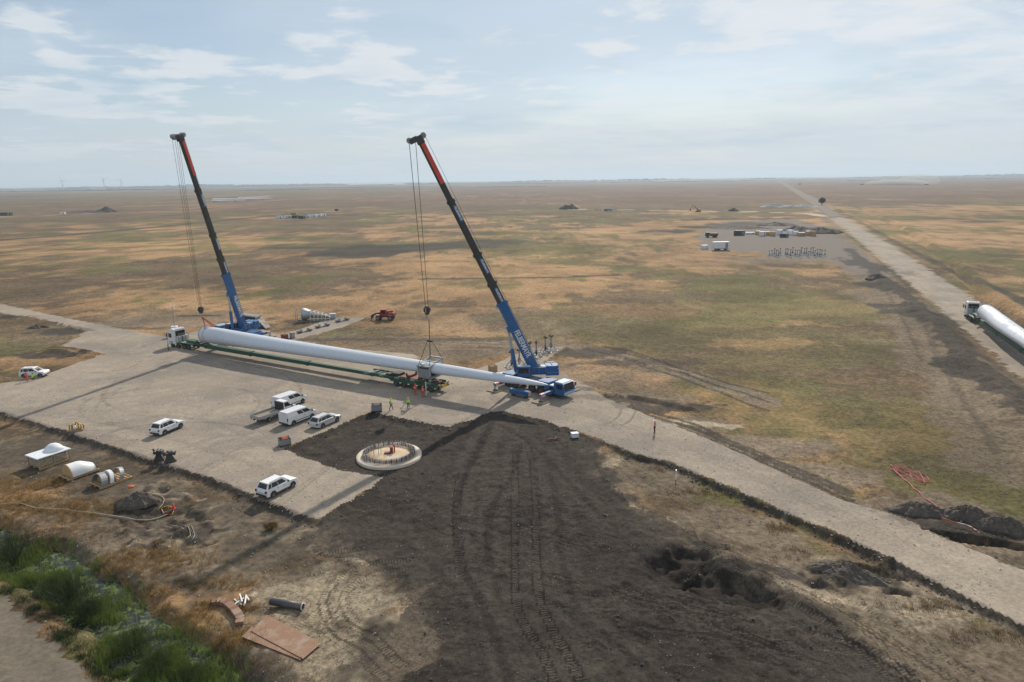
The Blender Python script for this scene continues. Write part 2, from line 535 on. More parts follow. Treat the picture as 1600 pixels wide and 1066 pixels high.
def axis_lines(segs):
    out = [segs[0][0]]
    for a, b, s0, s1 in segs:
        x = a
        while x < b - 1e-6:
            t = (x - a) / (b - a)
            x = min(b, x + s0 + (s1 - s0) * t)
            out.append(x)
    return np.array(out)
xs_r = axis_lines([(0, 34, 0.22, 0.24), (34, 75, 0.25, 0.6), (75, 180, 0.6, 2.0), (180, 800, 2.0, 16), (800, 45000, 16, 8000)])
xs = np.concatenate([-xs_r[:0:-1], xs_r])
ys = axis_lines([(-400, 30, 60, 2), (30, 38, 1.2, 0.3), (38, 84, 0.19, 0.32), (84, 175, 0.32, 1.1), (175, 700, 1.1, 18), (700, 5000, 18, 700), (5000, 45000, 700, 9000)])
GX, GY = np.meshgrid(xs, ys)
NXX, NYY = len(xs), len(ys)
VX, VY = GX.ravel().astype(float), GY.ravel().astype(float)

BUMPS = []      # (x, y, rx, ry, rot, height) smooth rises and pits of the terrain itself
def bump(px, py, rx, ry, rot, h):
    x, y = gp(px, py); BUMPS.append((x, y, rx, ry, rot, h))
bump(1062, 880, 3.4, 2.2, 0.5, -0.9)     # cut beside the bank at the soil field's edge
bump(1135, 915, 4.4, 1.8, -0.55, -0.8)
bump(1125, 885, 4.2, 1.6, -0.5, 0.45)
bump(1365, 882, 2.6, 0.55, -0.62, -1.6)   # open trench by the road
bump(1408, 917, 0.9, 0.35, -0.6, -1.2)
bump(1545, 838, 5.0, 0.8, -0.35, -1.7)    # trench behind the netting
bump(265, 800, 4.0, 2.2, -0.3, -0.5)
bump(90, 850, 3.0, 1.5, -0.6, -0.4)

rb = np.random.RandomState(31)
for _ in range(46):                       # churned ground below the pad, round the dug hole
    bump(rb.uniform(190, 330), rb.uniform(755, 850), rb.uniform(0.4, 1.3), rb.uniform(0.3, 0.8), rb.uniform(-1, 1), rb.choice([-1, 1]) * rb.uniform(0.12, 0.38))
for _ in range(22):                       # rough edge of the cut and the verge by the trench
    bump(rb.uniform(1030, 1180), rb.uniform(835, 915), rb.uniform(0.5, 1.2), rb.uniform(0.3, 0.8), rb.uniform(-1, 1), rb.choice([-1, 1]) * rb.uniform(0.1, 0.35))
for _ in range(20):
    bump(rb.uniform(1270, 1400), rb.uniform(865, 915), rb.uniform(0.4, 1.0), rb.uniform(0.3, 0.6), rb.uniform(-1, 1), rb.choice([-1, 1]) * rb.uniform(0.1, 0.35))
def flat_pad(X, Y):
    return sdf(PAD, X, Y)
def hgt(X, Y, dp=None, ds=None):
    """terrain height; the gravel pad is the zero level"""
    X = np.asarray(X, float); Y = np.asarray(Y, float)
    near = (Y < 260) & (np.abs(X) < 260)
    if dp is None: dp = np.where(near, sdf(PAD, X, Y), 50.0)
    if ds is None: ds = np.where(near, sdf(SOIL, X, Y), 50.0)
    front = sstep(150, 100, Y)                                    # the pad stands proud of the land on its near side
    drop = (0.16 + 0.42 * front * (0.5 + fbm(X, Y, 6.0, 3, 41))) * (1 - 0.72 * sstep(4.0, 0.5, ds))
    rag = (fbm(X, Y, 1.6, 3, 40) - 0.5) * 0.8
    off = sstep(0.0, 1.0, dp + rag * 0.8)
    z = -drop * off
    z = z + off * (fbm(X, Y, 7, 4, 3) - 0.5) * 0.35 * sstep(400, 150, Y)
    z = z + off * (fbm(X, Y, 0.9, 3, 5) - 0.5) * 0.16 * sstep(200, 90, Y)
    z = z + (1 - off) * (fbm(X, Y, 2.2, 3, 8) - 0.5) * 0.035
    s = sstep(0.5, -1.5, ds)
    # soil field: lower, rutted, sinking towards the bank on its right
    lump = np.abs(fbm(X, Y, 1.3, 4, 21, 0.6) - 0.5)
    z = z + s * (-0.05 + lump * 0.75 * (0.35 + fbm(X, Y, 9, 2, 23)) - 0.10)
    z = z + s * (fbm(X * 1.0, Y * 0.25, 1.2, 3, 27) - 0.5) * 0.25
    fnd = np.hypot(X - FOUND[0], Y - FOUND[1])
    z = np.where(near, z + (-0.25 - z) * sstep(7.0, 4.2, fnd), z)
    for (bx, by, rx, ry, rot, h) in BUMPS:
        c, sn = math.cos(rot), math.sin(rot)
        k = np.nonzero((np.abs(X - bx) < 2.2 * max(rx, ry)) & (np.abs(Y - by) < 2.2 * max(rx, ry)))
        xk, yk = X[k], Y[k]
        u = ((xk - bx) * c + (yk - by) * sn) / rx; v = (-(xk - bx) * sn + (yk - by) * c) / ry
        q = u * u + v * v + (fbm(xk, yk, 0.9, 3, 31) - 0.5) * 0.9
        z[k] = z[k] + h * sstep(1.3, 0.35, q)
    d, sd, u = line_dist(CANAL, X.ravel(), Y.ravel(), 7.0)
    d = d.reshape(X.shape) + (fbm(X, Y, 2.5, 3, 50) - 0.5) * 1.8
    z = z - 1.15 * sstep(3.6, 1.4, d)
    d, sd, u = line_dist(DITCH, X.ravel(), Y.ravel(), 12.0)
    d = d.reshape(X.shape)
    z = z - 1.3 * sstep(2.0, 0.6, d) + 0.7 * sstep(2.2, 0.5, np.abs(d - 3.4)) * (sd.reshape(X.shape) > 0)
    if len(BERMS):
        for ln, w, h in BERMS:
            d, sd, u = line_dist(ln, X.ravel(), Y.ravel(), w * 2)
            d = d.reshape(X.shape) + (fbm(X, Y, w * 0.9, 3, 60) - 0.5) * w * 0.9
            z = z + h * sstep(w, w * 0.2, d) * (0.6 + 0.8 * fbm(X, Y, 1.1, 3, 61))
    return z
# low windrows of spoil along roads: polyline, half width, height
def bline(pts, w, h):
    return (smooth_line(gpoly(pts), 1.0), w, h)
BERMS = [bline([(1335, 398), (1370, 432), (1420, 470), (1470, 515), (1510, 560), (1570, 605), (1640, 680)], 3.4, 0.75),
         bline([(62, 556), (82, 546), (110, 551), (150, 558)], 1.0, 0.5),
         bline([(80, 541), (120, 546), (160, 555)], 0.7, 0.35),
         bline([(70, 503), (105, 508), (137, 516)], 0.8, 0.4),
         bline([(85, 529), (118, 526), (138, 519)], 0.8, 0.4),
         bline([(-60, 484), (0, 492), (38, 499)], 0.8, 0.35),
         bline([(905, 606), (960, 612), (1010, 618), (1085, 636)], 1.1, 0.45),
         bline([(480, 536), (560, 533), (660, 535), (760, 540)], 0.9, 0.22),
         bline([(905, 540), (960, 552), (1020, 568), (1075, 582)], 0.6, 0.25),
         bline([(890, 535), (980, 545), (1060, 570)], 0.6, 0.25)]

nearv = (VY < 300) & (np.abs(VX) < 300)
DP = np.where(nearv, sdf(PAD, VX, VY), 200.0)
DS = np.where(nearv, sdf(SOIL, VX, VY), 200.0)
DR = sdf(ROAD, VX, VY)
DY = sdf(YARD, VX, VY)
DT = sdf(TRACKCORNER, VX, VY)
VZ = hgt(VX, VY, DP, DS)

# tyre and crawler tracks: nearest track, arc length and strength at each point
TRK_U = np.zeros_like(VX); TRK_M = np.zeros_like(VX); RUT = np.zeros_like(VX)
TRK_BREAK = sstep(0.25, 0.6, fbm(VX, VY, 3.0, 3, 640))
def track(pts, w=0.28, m=1.0, world=False, rut=0.045):
    ln = smooth_line(pts if world else gpoly(pts, -0.4), 0.5)
    d, s, u = line_dist(ln, VX, VY, w * 2.5)
    k = sstep(w * 1.35, w * 0.75, d) * m * (TRK_BREAK if m < 0.8 else 1.0)
    b = k > TRK_M
    TRK_M[b] = k[b]; TRK_U[b] = u[b]
    RUT[:] = np.maximum(RUT, k * rut)
def pair(pts, gap=2.1, **k):
    ln = smooth_line(gpoly(pts, -0.4), 1.0)
    t = np.gradient(ln, axis=0); t /= np.linalg.norm(t, axis=1)[:, None] + 1e-9
    nrm = np.stack([-t[:, 1], t[:, 0]], 1)
    for s in (-.5, .5):
        track(ln + nrm * gap * s, world=True, **k)
track([(806, 705), (805, 760), (805, 860), (806, 940), (822, 985), (845, 1020), (870, 1075)], 0.33, 0.85)
track([(822, 690), (834, 740), (838, 860), (842, 930), (862, 985), (890, 1030), (912, 1080)], 0.33)
track([(772, 655), (752, 700), (722, 745), (714, 790), (716, 850), (720, 900)], 0.40, 0.8)
track([(800, 735), (775, 775), (765, 820), (764, 870)], 0.30, 0.5)
pair([(1085, 828), (1160, 868), (1260, 915), (1360, 965), (1480, 1040), (1560, 1095)], 1.9, w=0.33)
pair([(1110, 850), (1180, 905), (1290, 960), (1390, 1020), (1470, 1080)], 1.9, w=0.33, m=0.8)
pair([(1240, 905), (1330, 985), (1400, 1050), (1440, 1090)], 1.7, w=0.30, m=0.7)
pair([(585, 1000), (540, 975), (520, 935), (545, 905), (600, 890), (640, 885)], 1.6, w=0.36, m=1.0)
pair([(470, 985), (520, 945), (535, 900), (505, 880), (560, 868)], 1.6, w=0.36, m=0.9)
pair([(640, 1066), (600, 1040), (560, 1000), (500, 960), (430, 930)], 1.7, w=0.33, m=0.9)
pair([(520, 1070), (490, 1020), (470, 985), (430, 940), (360, 880), (290, 830)], 1.8, w=0.30, m=0.5)
pair([(330, 780), (420, 830), (470, 870), (520, 880)], 1.9, w=0.30, m=0.7)
pair([(960, 722), (1010, 760), (1060, 800), (1110, 815)], 1.8, w=0.30, m=0.7)
pair([(930, 640), (1010, 668), (1100, 690), (1180, 728), (1260, 760)], 2.0, w=0.28, m=0.5)
rs = np.random.RandomState(5)
for i in range(64):                                            # crossing passes over the soil field
    x0 = rs.uniform(560, 1150); y0 = rs.uniform(720, 980)
    a = rs.uniform(-0.5, 0.9) if x0 < 900 else rs.uniform(0.2, 1.0)
    L = rs.uniform(150, 420)
    pts = [(x0 + math.cos(a) * L * t + rs.uniform(-12, 12), y0 + math.sin(a) * L * 0.55 * t) for t in (0, .35, .7, 1)]
    pair(pts, 1.9, w=0.27, m=rs.uniform(0.25, 0.6), rut=0.02)
VZ -= RUT * sstep(-0.4, 0.4, np.minimum(DP, 5.0))

# ---- colour masks (what the land is made of, plus some shade painted on banks and ruts)
n_big = fbm(VX, VY, 85, 5, 101)
n_mid = fbm(VX, VY * 0.8, 21, 5, 102)
n_sml = fbm(VX, VY, 4.5, 4, 103)
n_far = fbm(VX, VY, 420, 5, 104)
GOLD = sstep(0.47, 0.66, 0.42 * n_big + 0.34 * n_mid + 0.24 * n_sml + (0.125 - 0.08 * sstep(-40, -140, VX)) * sstep(130, 240, VY) * sstep(900, 450, VY) - 0.03 * sstep(350, 600, VY) - 0.10 * sstep(5, 40, VX) * sstep(300, 170, VY))
GREEN = sstep(0.485, 0.64, 0.45 * fbm(VX, VY, 60, 4, 111) + 0.35 * fbm(VX, VY, 14, 4, 112) + 0.2 * fbm(VX, VY, 3, 3, 113))
BARE = np.zeros_like(VX); DARK = np.zeros_like(VX); PALE = np.zeros_like(VX)
def blob(arr, px, py, rx, ry, amt, rot=0.0, seed=200, ragged=0.7, mode='add', sc=None):
    x, y = gp(px, py)
    c, sn = math.cos(rot), math.sin(rot)
    u = ((VX - x) * c + (VY - y) * sn) / rx; v = (-(VX - x) * sn + (VY - y) * c) / ry
    q = np.hypot(u, v)
    m = q < 2.2
    qq = q[m] + (fbm(VX[m], VY[m], sc or min(rx, ry) * 0.8, 5, seed) - 0.5) * 2 * ragged
    k = sstep(1.15, 0.65, qq) * amt
    arr[m] = np.maximum(arr[m], k) if mode == 'add' else arr[m] * (1 - k)
def strip(arr, pts, w, amt, ragged=0.5, seed=300, mode='add', world=False):
    ln = smooth_line(pts if world else gpoly(pts), max(w, 0.6))
    d, s, u = line_dist(ln, VX, VY, w * 2.6)
    m = d < w * 2.5
    dd = d[m] / w + (fbm(VX[m], VY[m], w * 1.4, 4, seed) - 0.5) * 2 * ragged
    k = sstep(1.1, 0.7, dd) * amt
    arr[m] = np.maximum(arr[m], k) if mode == 'add' else arr[m] * (1 - k)
# worked earth round the pad
for (px, py, rx, ry, a) in [(330, 830, 16, 9, .9), (520, 920, 9, 7, 1), (480, 1030, 8, 4, .9), (180, 780, 11, 7, .75), (60, 700, 14, 8, .85), (240, 880, 7, 4, .45),
                            (1010, 740, 6, 7, .9), (1120, 830, 9, 6, .9), (1280, 930, 12, 6, .9), (1430, 1000, 12, 6, .9), (1540, 1060, 9, 5, .9), (1350, 960, 10, 5, .95), (1200, 885, 8, 4, .9), (1480, 1030, 10, 5, .95),
                            (1050, 665, 10, 5, .95), (1130, 690, 12, 4, .9), (1240, 735, 10, 4, .8), (1350, 790, 8, 4, .8), (600, 560, 12, 7, .8), (700, 540, 22, 10, .75),
                            (850, 585, 12, 10, .6), (950, 590, 14, 12, .5), (1000, 620, 10, 6, .7), (200, 505, 22, 7, .45), (260, 500, 20, 12, .7), (520, 530, 16, 8, .6),
                            (1390, 470, 9, 22, .7), (1480, 560, 8, 18, .7), (1250, 405, 40, 16, .7), (1450, 800, 9, 5, .8), (1560, 860, 8, 5, .8), (780, 500, 40, 18, .35), (60, 530, 12, 8, .4),
                            (30, 545, 18, 8, .25)]:
    blob(BARE, px, py, rx, ry, a, 0.0, 210 + int(px) % 37, 0.55, sc=5)
for (px, py, rx, ry, a) in [(535, 925, 6.5, 4.2, .9), (610, 1015, 3.6, 4.0, .85), (500, 1000, 5, 3, .6), (1080, 655, 7, 1.3, .9), (470, 985, 4, 1.6, .7), (595, 1000, 2.4, 3.4, .7), (440, 830, 6, 1.4, .6), 
                            (1290, 925, 9, 1.2, .6), (960, 715, 1.6, 4, .5), (240, 760, 4, 1, .7), (610, 560, 7, 4, .8)]:
    blob(PALE, px, py, rx, ry, a, -0.3, 240 + int(px) % 31, 0.7, sc=2.2)
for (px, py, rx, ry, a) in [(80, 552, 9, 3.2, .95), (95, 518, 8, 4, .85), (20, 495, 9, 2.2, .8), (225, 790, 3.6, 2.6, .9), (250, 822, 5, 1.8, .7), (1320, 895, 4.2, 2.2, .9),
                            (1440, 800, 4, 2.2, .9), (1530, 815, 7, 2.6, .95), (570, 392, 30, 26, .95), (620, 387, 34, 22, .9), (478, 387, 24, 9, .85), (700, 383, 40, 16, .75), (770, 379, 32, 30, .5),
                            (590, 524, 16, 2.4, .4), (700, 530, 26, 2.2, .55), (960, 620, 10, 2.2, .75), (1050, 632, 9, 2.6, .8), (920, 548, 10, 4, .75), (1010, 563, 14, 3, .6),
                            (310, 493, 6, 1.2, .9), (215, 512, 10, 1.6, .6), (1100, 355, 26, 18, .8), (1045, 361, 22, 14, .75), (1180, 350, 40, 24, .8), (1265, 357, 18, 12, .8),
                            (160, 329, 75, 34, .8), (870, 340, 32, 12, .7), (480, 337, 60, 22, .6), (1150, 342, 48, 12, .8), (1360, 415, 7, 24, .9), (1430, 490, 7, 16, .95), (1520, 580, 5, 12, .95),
                            (1160, 890, 5, 1.6, .9), (1075, 860, 3.2, 2.2, .8), (1380, 448, 6, 14, .8), (255, 560, 5, 0.8, .2), (495, 530, 18, 1.8, .6), (1400, 365, 30, 40, .12)]:  # the entries by the cut put its bank's shade into the colour
    blob(DARK, px, py, rx, ry, a, 0.0, 270 + int(px) % 41, 0.75, sc=max(1.2, min(rx, ry) * 0.6))
for (px, py, rx, ry, a) in [(80, 900, 7, 3, 1), (30, 870, 6, 4, 1), (200, 1000, 6, 4, 1), (300, 1050, 5, 3, 1), (1150, 770, 8, 1.6, .7), (1250, 822, 9, 1.6, .7), (1060, 735, 4, 1.2, .7),
                            (1460, 960, 9, 2, .6), (1560, 1010, 8, 2, .7), (740, 382, 60, 34, 1), (520, 383, 40, 20, .8), (1420, 480, 4, 14, .3), (1380, 385, 10, 40, .6), (1500, 440, 8, 30, .6), (560, 520, 14, 5, .5), (640, 540, 18, 4, .4),
                            (1560, 760, 12, 8, .8), (1330, 640, 20, 14, .6), (1470, 700, 16, 10, .6), (1300, 480, 40, 22, .6), (1050, 520, 40, 20, .5), (1180, 600, 18, 9, .6), (1230, 560, 22, 8, .5), (930, 500, 22, 10, .5), (1350, 540, 16, 12, .5)]:
    blob(GREEN, px, py, rx, ry, a, 0.0, 330 + int(px) % 29, 0.6, sc=3)
for (px, py, rx, ry, a) in [(60, 760, 8, 3.2, .9), (120, 800, 8, 3, .9), (200, 880, 7, 3, .85), (300, 930, 8, 3, .95), (250, 960, 6, 2.5, .9), (390, 940, 5, 2, .7), (330, 990, 6, 2.2, .7),
                            (40, 560, 22, 8, .8), (1230, 480, 40, 14, .5), (1400, 680, 14, 5, .6), (1180, 505, 22, 5, .6), (1050, 490, 30, 9, .55), (960, 480, 24, 7, .5), (1190, 535, 14, 5, .7), (1280, 640, 8, 4, .5), (1500, 690, 6, 3, .5)]:
    blob(GOLD, px, py, rx, ry, a, 0.0, 370 + int(px) % 23, 0.7, sc=2.5)
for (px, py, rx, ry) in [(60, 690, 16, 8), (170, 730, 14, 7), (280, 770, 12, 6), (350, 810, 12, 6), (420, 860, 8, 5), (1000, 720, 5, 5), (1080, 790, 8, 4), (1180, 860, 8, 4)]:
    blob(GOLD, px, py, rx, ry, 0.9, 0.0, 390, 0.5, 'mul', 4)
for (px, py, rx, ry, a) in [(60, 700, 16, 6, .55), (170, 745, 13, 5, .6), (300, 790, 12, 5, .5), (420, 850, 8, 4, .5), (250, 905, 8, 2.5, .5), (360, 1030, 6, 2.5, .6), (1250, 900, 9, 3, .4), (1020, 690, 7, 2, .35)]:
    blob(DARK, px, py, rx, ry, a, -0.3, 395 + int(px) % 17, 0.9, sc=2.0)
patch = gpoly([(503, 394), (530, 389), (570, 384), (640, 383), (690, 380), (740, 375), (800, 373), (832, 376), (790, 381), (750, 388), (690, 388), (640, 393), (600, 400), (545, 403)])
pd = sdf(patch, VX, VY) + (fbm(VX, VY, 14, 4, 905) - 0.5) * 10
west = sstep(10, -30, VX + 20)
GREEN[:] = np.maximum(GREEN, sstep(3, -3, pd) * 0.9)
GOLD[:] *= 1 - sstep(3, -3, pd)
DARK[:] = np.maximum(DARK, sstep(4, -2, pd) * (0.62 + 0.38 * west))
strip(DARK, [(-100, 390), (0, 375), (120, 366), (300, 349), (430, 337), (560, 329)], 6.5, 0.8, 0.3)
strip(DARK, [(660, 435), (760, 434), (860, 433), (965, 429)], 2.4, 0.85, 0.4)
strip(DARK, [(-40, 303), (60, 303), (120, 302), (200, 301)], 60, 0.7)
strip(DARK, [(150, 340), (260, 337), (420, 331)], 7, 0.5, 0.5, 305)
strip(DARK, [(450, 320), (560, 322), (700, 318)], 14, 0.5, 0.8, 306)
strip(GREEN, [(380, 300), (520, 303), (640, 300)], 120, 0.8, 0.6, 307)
strip(DARK, [(1300, 322), (1350, 350), (1420, 388), (1500, 428), (1560, 452), (1640, 490)], 2.4, 0.7)
strip(BARE, [(1320, 392), (1350, 425), (1400, 470), (1440, 520), (1480, 575), (1540, 640), (1600, 720)], 6.0, 0.7, 0.9, 451)
strip(DARK, [(1325, 388), (1365, 425), (1420, 468), (1470, 512), (1515, 560), (1575, 608), (1650, 680)], 2.5, 0.97, 0.9, 450)
strip(DARK, [(1400, 440), (1440, 500), (1470, 560), (1520, 640), (1560, 700)], 0.8, 0.5, 1.0, 452)
strip(DARK, [(1380, 445), (1412, 500), (1440, 560)], 0.7, 0.5, 1.0, 453)
strip(PALE, [(880, 327), (1000, 328), (1080, 330), (1180, 331), (1255, 333), (1290, 338)], 5.5, 0.85, 0.3)
strip(DARK, [(940, 329), (1060, 331)], 4.5, 0.7)
strip(PALE, [(0, 339), (60, 337), (100, 335), (215, 331)], 6, 0.7, 0.3)
strip(PALE, [(1390, 353), (1500, 364), (1570, 374)], 2.5, 0.35, 0.8)
strip(BARE, [(600, 530), (700, 532), (800, 537), (900, 541), (1000, 562), (1100, 590), (1190, 620)], 3.0, 0.8)
strip(BARE, [(660, 510), (760, 498), (840, 500), (880, 520), (860, 540)], 2.5, 0.5)
for off in (0, 5, 10, 17):                                      # ruts behind the blade and towards the road
    strip(DARK, [(600, 522 + off), (680, 524 + off), (760, 528 + off * .8), (800, 531 + off * .6)], 0.45, 0.6, 0.6, 400 + off)
for off in (-6, 0, 7):
    strip(DARK, [(905, 545 + off), (980, 556 + off), (1060, 578 + off), (1130, 600 + off * 1.5), (1200, 622 + off * 2)], 0.5, 0.7, 0.6, 420 + off)
    strip(DARK, [(1000, 640 + off), (1080, 662 + off), (1150, 692 + off), (1250, 735 + off), (1330, 768 + off)], 0.5, 0.75, 0.5, 440 + off)
strip(DARK, [(-200, 602), (0, 645), (100, 675), (190, 704), (250, 724), (330, 749), (400, 778), (470, 806), (497, 816)], 0.5, 0.85, 0.8, 460)  # dark gravel lip of the pad, its slope's shade painted in too
strip(DARK, [(940, 690), (985, 709), (1050, 726), (1130, 760), (1230, 804), (1330, 846), (1440, 900), (1600, 980), (1700, 1030)], 0.42, 0.85, 0.8, 461)  # same along the road's near slope: dark lip with shade in the colour
# faint wheel arcs on the gravel
for k, (cx, cy, rx, ry, a0, a1) in enumerate([(205, 640, 80, 28, 2.2, 4.4), (250, 640, 100, 34, 2.0, 4.6), (280, 620, 120, 34, 1.9, 3.9), (345, 630, 60, 26, -1, 1.2), (360, 612, 110, 40, -1.2, .4),
                                             (620, 690, 60, 26, -.4, .9), (925, 640, 45, 26, -1.3, 1.3), (945, 640, 48, 30, -1.3, 1.0), (690, 640, 50, 24, .6, 2.6), (300, 700, 160, 40, 3.6, 5.4), (150, 560, 70, 22, 0.2, 1.8)]):
    strip(DARK, [(cx + rx * math.cos(a0 + (a1 - a0) * t), cy + ry * math.sin(a0 + (a1 - a0) * t)) for t in np.linspace(0, 1, 9)], 0.22, 0.75, 0.6, 500 + k)
rp = np.random.RandomState(12)
padmarks = [[(60, 620), (200, 610), (330, 600), (470, 618), (620, 650)], [(30, 640), (180, 660), (330, 700), (440, 740)], [(330, 560), (430, 590), (560, 620), (700, 640), (800, 640)], [(880, 630), (980, 660), (1090, 700), (1240, 765), (1420, 850), (1590, 930)],
            [(900, 640), (1000, 672), (1120, 722), (1260, 785), (1440, 872), (1600, 950)], [(160, 540), (230, 560), (300, 575), (420, 600)], [(80, 500), (160, 520), (230, 535), (260, 560), (200, 590), (100, 610)], [(520, 690), (420, 690), (300, 650), (200, 640)], [(700, 650), (800, 630), (900, 640), (960, 665)],
            [(240, 720), (320, 690), (400, 660), (450, 610)], [(300, 740), (370, 700), (430, 680)]]
for k, pts in enumerate(padmarks):
    for o_ in (0, 1):
        strip(DARK, [(x_ + o_ * 6, y_ + o_ * 7 + rp.uniform(-3, 3)) for x_, y_ in pts], 0.35, 0.42, 0.9, 700 + k)
for k, (px, py, rx, ry) in enumerate([(480, 690, 8, 3), (600, 650, 7, 2), (700, 660, 5, 2), (860, 650, 9, 2), (560, 770, 5, 3), (400, 740, 8, 3), (150, 560, 12, 4), (950, 640, 8, 3), (1350, 830, 8, 2.5), (1420, 830, 7, 2), (300, 600, 16, 4)]):
    blob(DARK, px, py, rx, ry, 0.30, 0.3, 720 + k, 1.0, sc=1.6)
for k, (px, py, rx, ry) in enumerate([(650, 600, 14, 4), (200, 650, 12, 4), (1460, 880, 12, 3), (1560, 930, 9, 3), (780, 615, 9, 2.5), (420, 640, 9, 3)]):
    blob(PALE, px, py, rx, ry, 0.45, 0.2, 740 + k, 1.0, sc=2.5)
# wheel lanes of the far road
lane = np.array([(71, 50), (92, 115), (114, 171), (162, 294), (292, 636), (984, 2496), (2992, 7900)])
for o in (-2.4, 2.2):
    strip(PALE, [(x + o, y) for x, y in lane], 0.9, 0.35, 0.3, 520, world=True)
strip(BARE, [(x - 10, y + 4) for x, y in lane], 3.0, 0.7, 0.6, 521, world=True)
strip(DARK, [(x - 6.5, y + 2) for x, y in lane[:5]], 1.0, 0.5, 0.6, 522, world=True)
strip(GOLD, [(x + 12, y - 5) for x, y in lane], 3.5, 0.7, 0.5, 523, world=True)
strip(GREEN, [(x + 15, y - 6) for x, y in lane[:5]], 2.5, 0.7, 0.8, 524, world=True)
def inpx(pts): return pts
for k, (pts, w, a) in enumerate([([(770, 655), (745, 705), (720, 755), (712, 810), (722, 880), (760, 960), (800, 1066)], 0.9, .7), ([(815, 690), (800, 740), (770, 790), (762, 860), (780, 930)], 0.7, .6),
                                 ([(780, 660), (830, 690), (900, 760), (990, 850), (1090, 930), (1230, 1020)], 0.8, .5), ([(640, 760), (700, 800), (800, 830), (900, 840), (1000, 830)], 0.7, .45),
                                 ([(620, 860), (720, 880), (850, 930), (960, 1000), (1040, 1066)], 0.9, .6), ([(850, 700), (870, 780), (880, 880), (920, 980), (980, 1066)], 0.8, .55), ([(560, 830), (640, 850), (720, 930), (760, 1040)], 0.8, .5)]):
    strip(DARK, pts, w * 0.55, a, 0.5, 600 + k)  # rut shading put into the colour: dark band with paler shoulders
    strip(BARE, [(x_ + 14, y_ + 2) for x_, y_ in pts], w, a, 0.6, 620 + k)
    strip(BARE, [(x_ - 16, y_ - 2) for x_, y_ in pts], w * 0.8, a, 0.6, 640 + k)
for k, (px, py, rx, ry) in enumerate([(830, 900, 5, 3), (700, 1000, 5, 3), (980, 940, 6, 2.5), (760, 740, 4, 5), (900, 1040, 6, 2)]):
    blob(BARE, px, py, rx, ry, 0.7, 0.2, 660 + k, 0.9, sc=2)
blob(DARK, 1060, 885, 5, 3, 0.8, 0.0, 670, 0.8, sc=1.5); blob(DARK, 1130, 920, 5, 2.2, 0.8, -0.4, 671, 0.8, sc=1.5); blob(DARK, 620, 1040, 4, 3, 0.6, 0, 672, 0.9, sc=1.5)  # blobs in the cut paint the shade under its bank
# soil carried over its edges, and paler earth dragged back in
away = sstep(0.5, 2.5, DP)
fray = (fbm(VX, VY, 2.2, 4, 910) - 0.5) * 7
DARK[:] = np.maximum(DARK, np.where(DS > -0.5, sstep(2.6, -0.6, DS + fray) * 0.75 * away, 0))
BARE[:] = np.maximum(BARE, np.where(DS < 0.5, sstep(-3.2, 0.2, DS + fray) * 0.8 * away, 0))
PALE[:] = np.maximum(PALE, np.where(DS < 0.5, sstep(-1.6, 0.6, DS + fray) * 0.55 * away, 0))
for k in range(40):
    blob(PALE if k % 2 else DARK, rb.uniform(195, 330), rb.uniform(755, 850), rb.uniform(0.5, 1.8), rb.uniform(0.4, 1.0), rb.uniform(.4, .9), rb.uniform(-1, 1), 930 + k, 1.0, sc=0.8)
# the land beyond: brown ploughland, a green belt
FARBROWN = sstep(600, 1000, VY + (n_far - 0.5) * 500) * (0.35 + 0.65 * sstep(-900, 300, VX + (n_far - 0.5) * 500))
STRIPE = sstep(0.45, 0.6, fbm(VX / 6, VY, 150, 3, 131))

vidx = np.arange(NXX * NYY).reshape(NYY, NXX)
q00, q10, q11, q01 = vidx[:-1, :-1].ravel(), vidx[:-1, 1:].ravel(), vidx[1:, 1:].ravel(), vidx[1:, :-1].ravel()
QUAD = np.stack([q00, q10, q11, q01], 1)
FX, FY = VX[QUAD].mean(1), VY[QUAD].mean(1)
fr = (fbm(FX, FY, 1.5, 4, 150, 0.6) - 0.5)
fDP, fDS, fDR, fDY, fDT = (a[QUAD].mean(1) for a in (DP, DS, DR, DY, DT))
CLS = np.zeros(len(QUAD), np.int32)
CLS[fDY + fr * 10 < 0] = 4
CLS[fDR + fr * 2.5 < 0] = 3
CLS[fDT + fr * 2.5 < 0] = 5
CLS[(fDS + fr * 1.8 < 0.3)] = 2
CLS[fDP + fr * 1.1 < 0.05] = 1

def surface(name, sel, mat):
    q = QUAD[sel]
    used, inv = np.unique(q, return_inverse=True)
    inv = inv.reshape(q.shape)
    me = bpy.data.meshes.new(name)
    me.vertices.add(len(used))
    me.vertices.foreach_set('co', np.stack([VX[used], VY[used], VZ[used]], 1).ravel().astype(np.float32))
    me.loops.add(inv.size)
    me.loops.foreach_set('vertex_index', inv.ravel().astype(np.int32))
    me.polygons.add(len(q))
    me.polygons.foreach_set('loop_start', np.arange(0, inv.size, 4, dtype=np.int32))
    me.polygons.foreach_set('use_smooth', np.ones(len(q), bool))
    me.update(calc_edges=True)
    for an, arrs in (('cover', (GOLD, GREEN, BARE, DARK)), ('marks', (TRK_U / 100.0, TRK_M, PALE, FARBROWN))):
        at = me.attributes.new(an, 'FLOAT_COLOR', 'POINT')
        at.data.foreach_set('color', np.stack([a[used] for a in arrs], 1).ravel().astype(np.float32))
    me.materials.append(mat)
    o = bpy.data.objects.new(name, me)
    COL.objects.link(o)
    o['kind'] = 'structure'
    return o

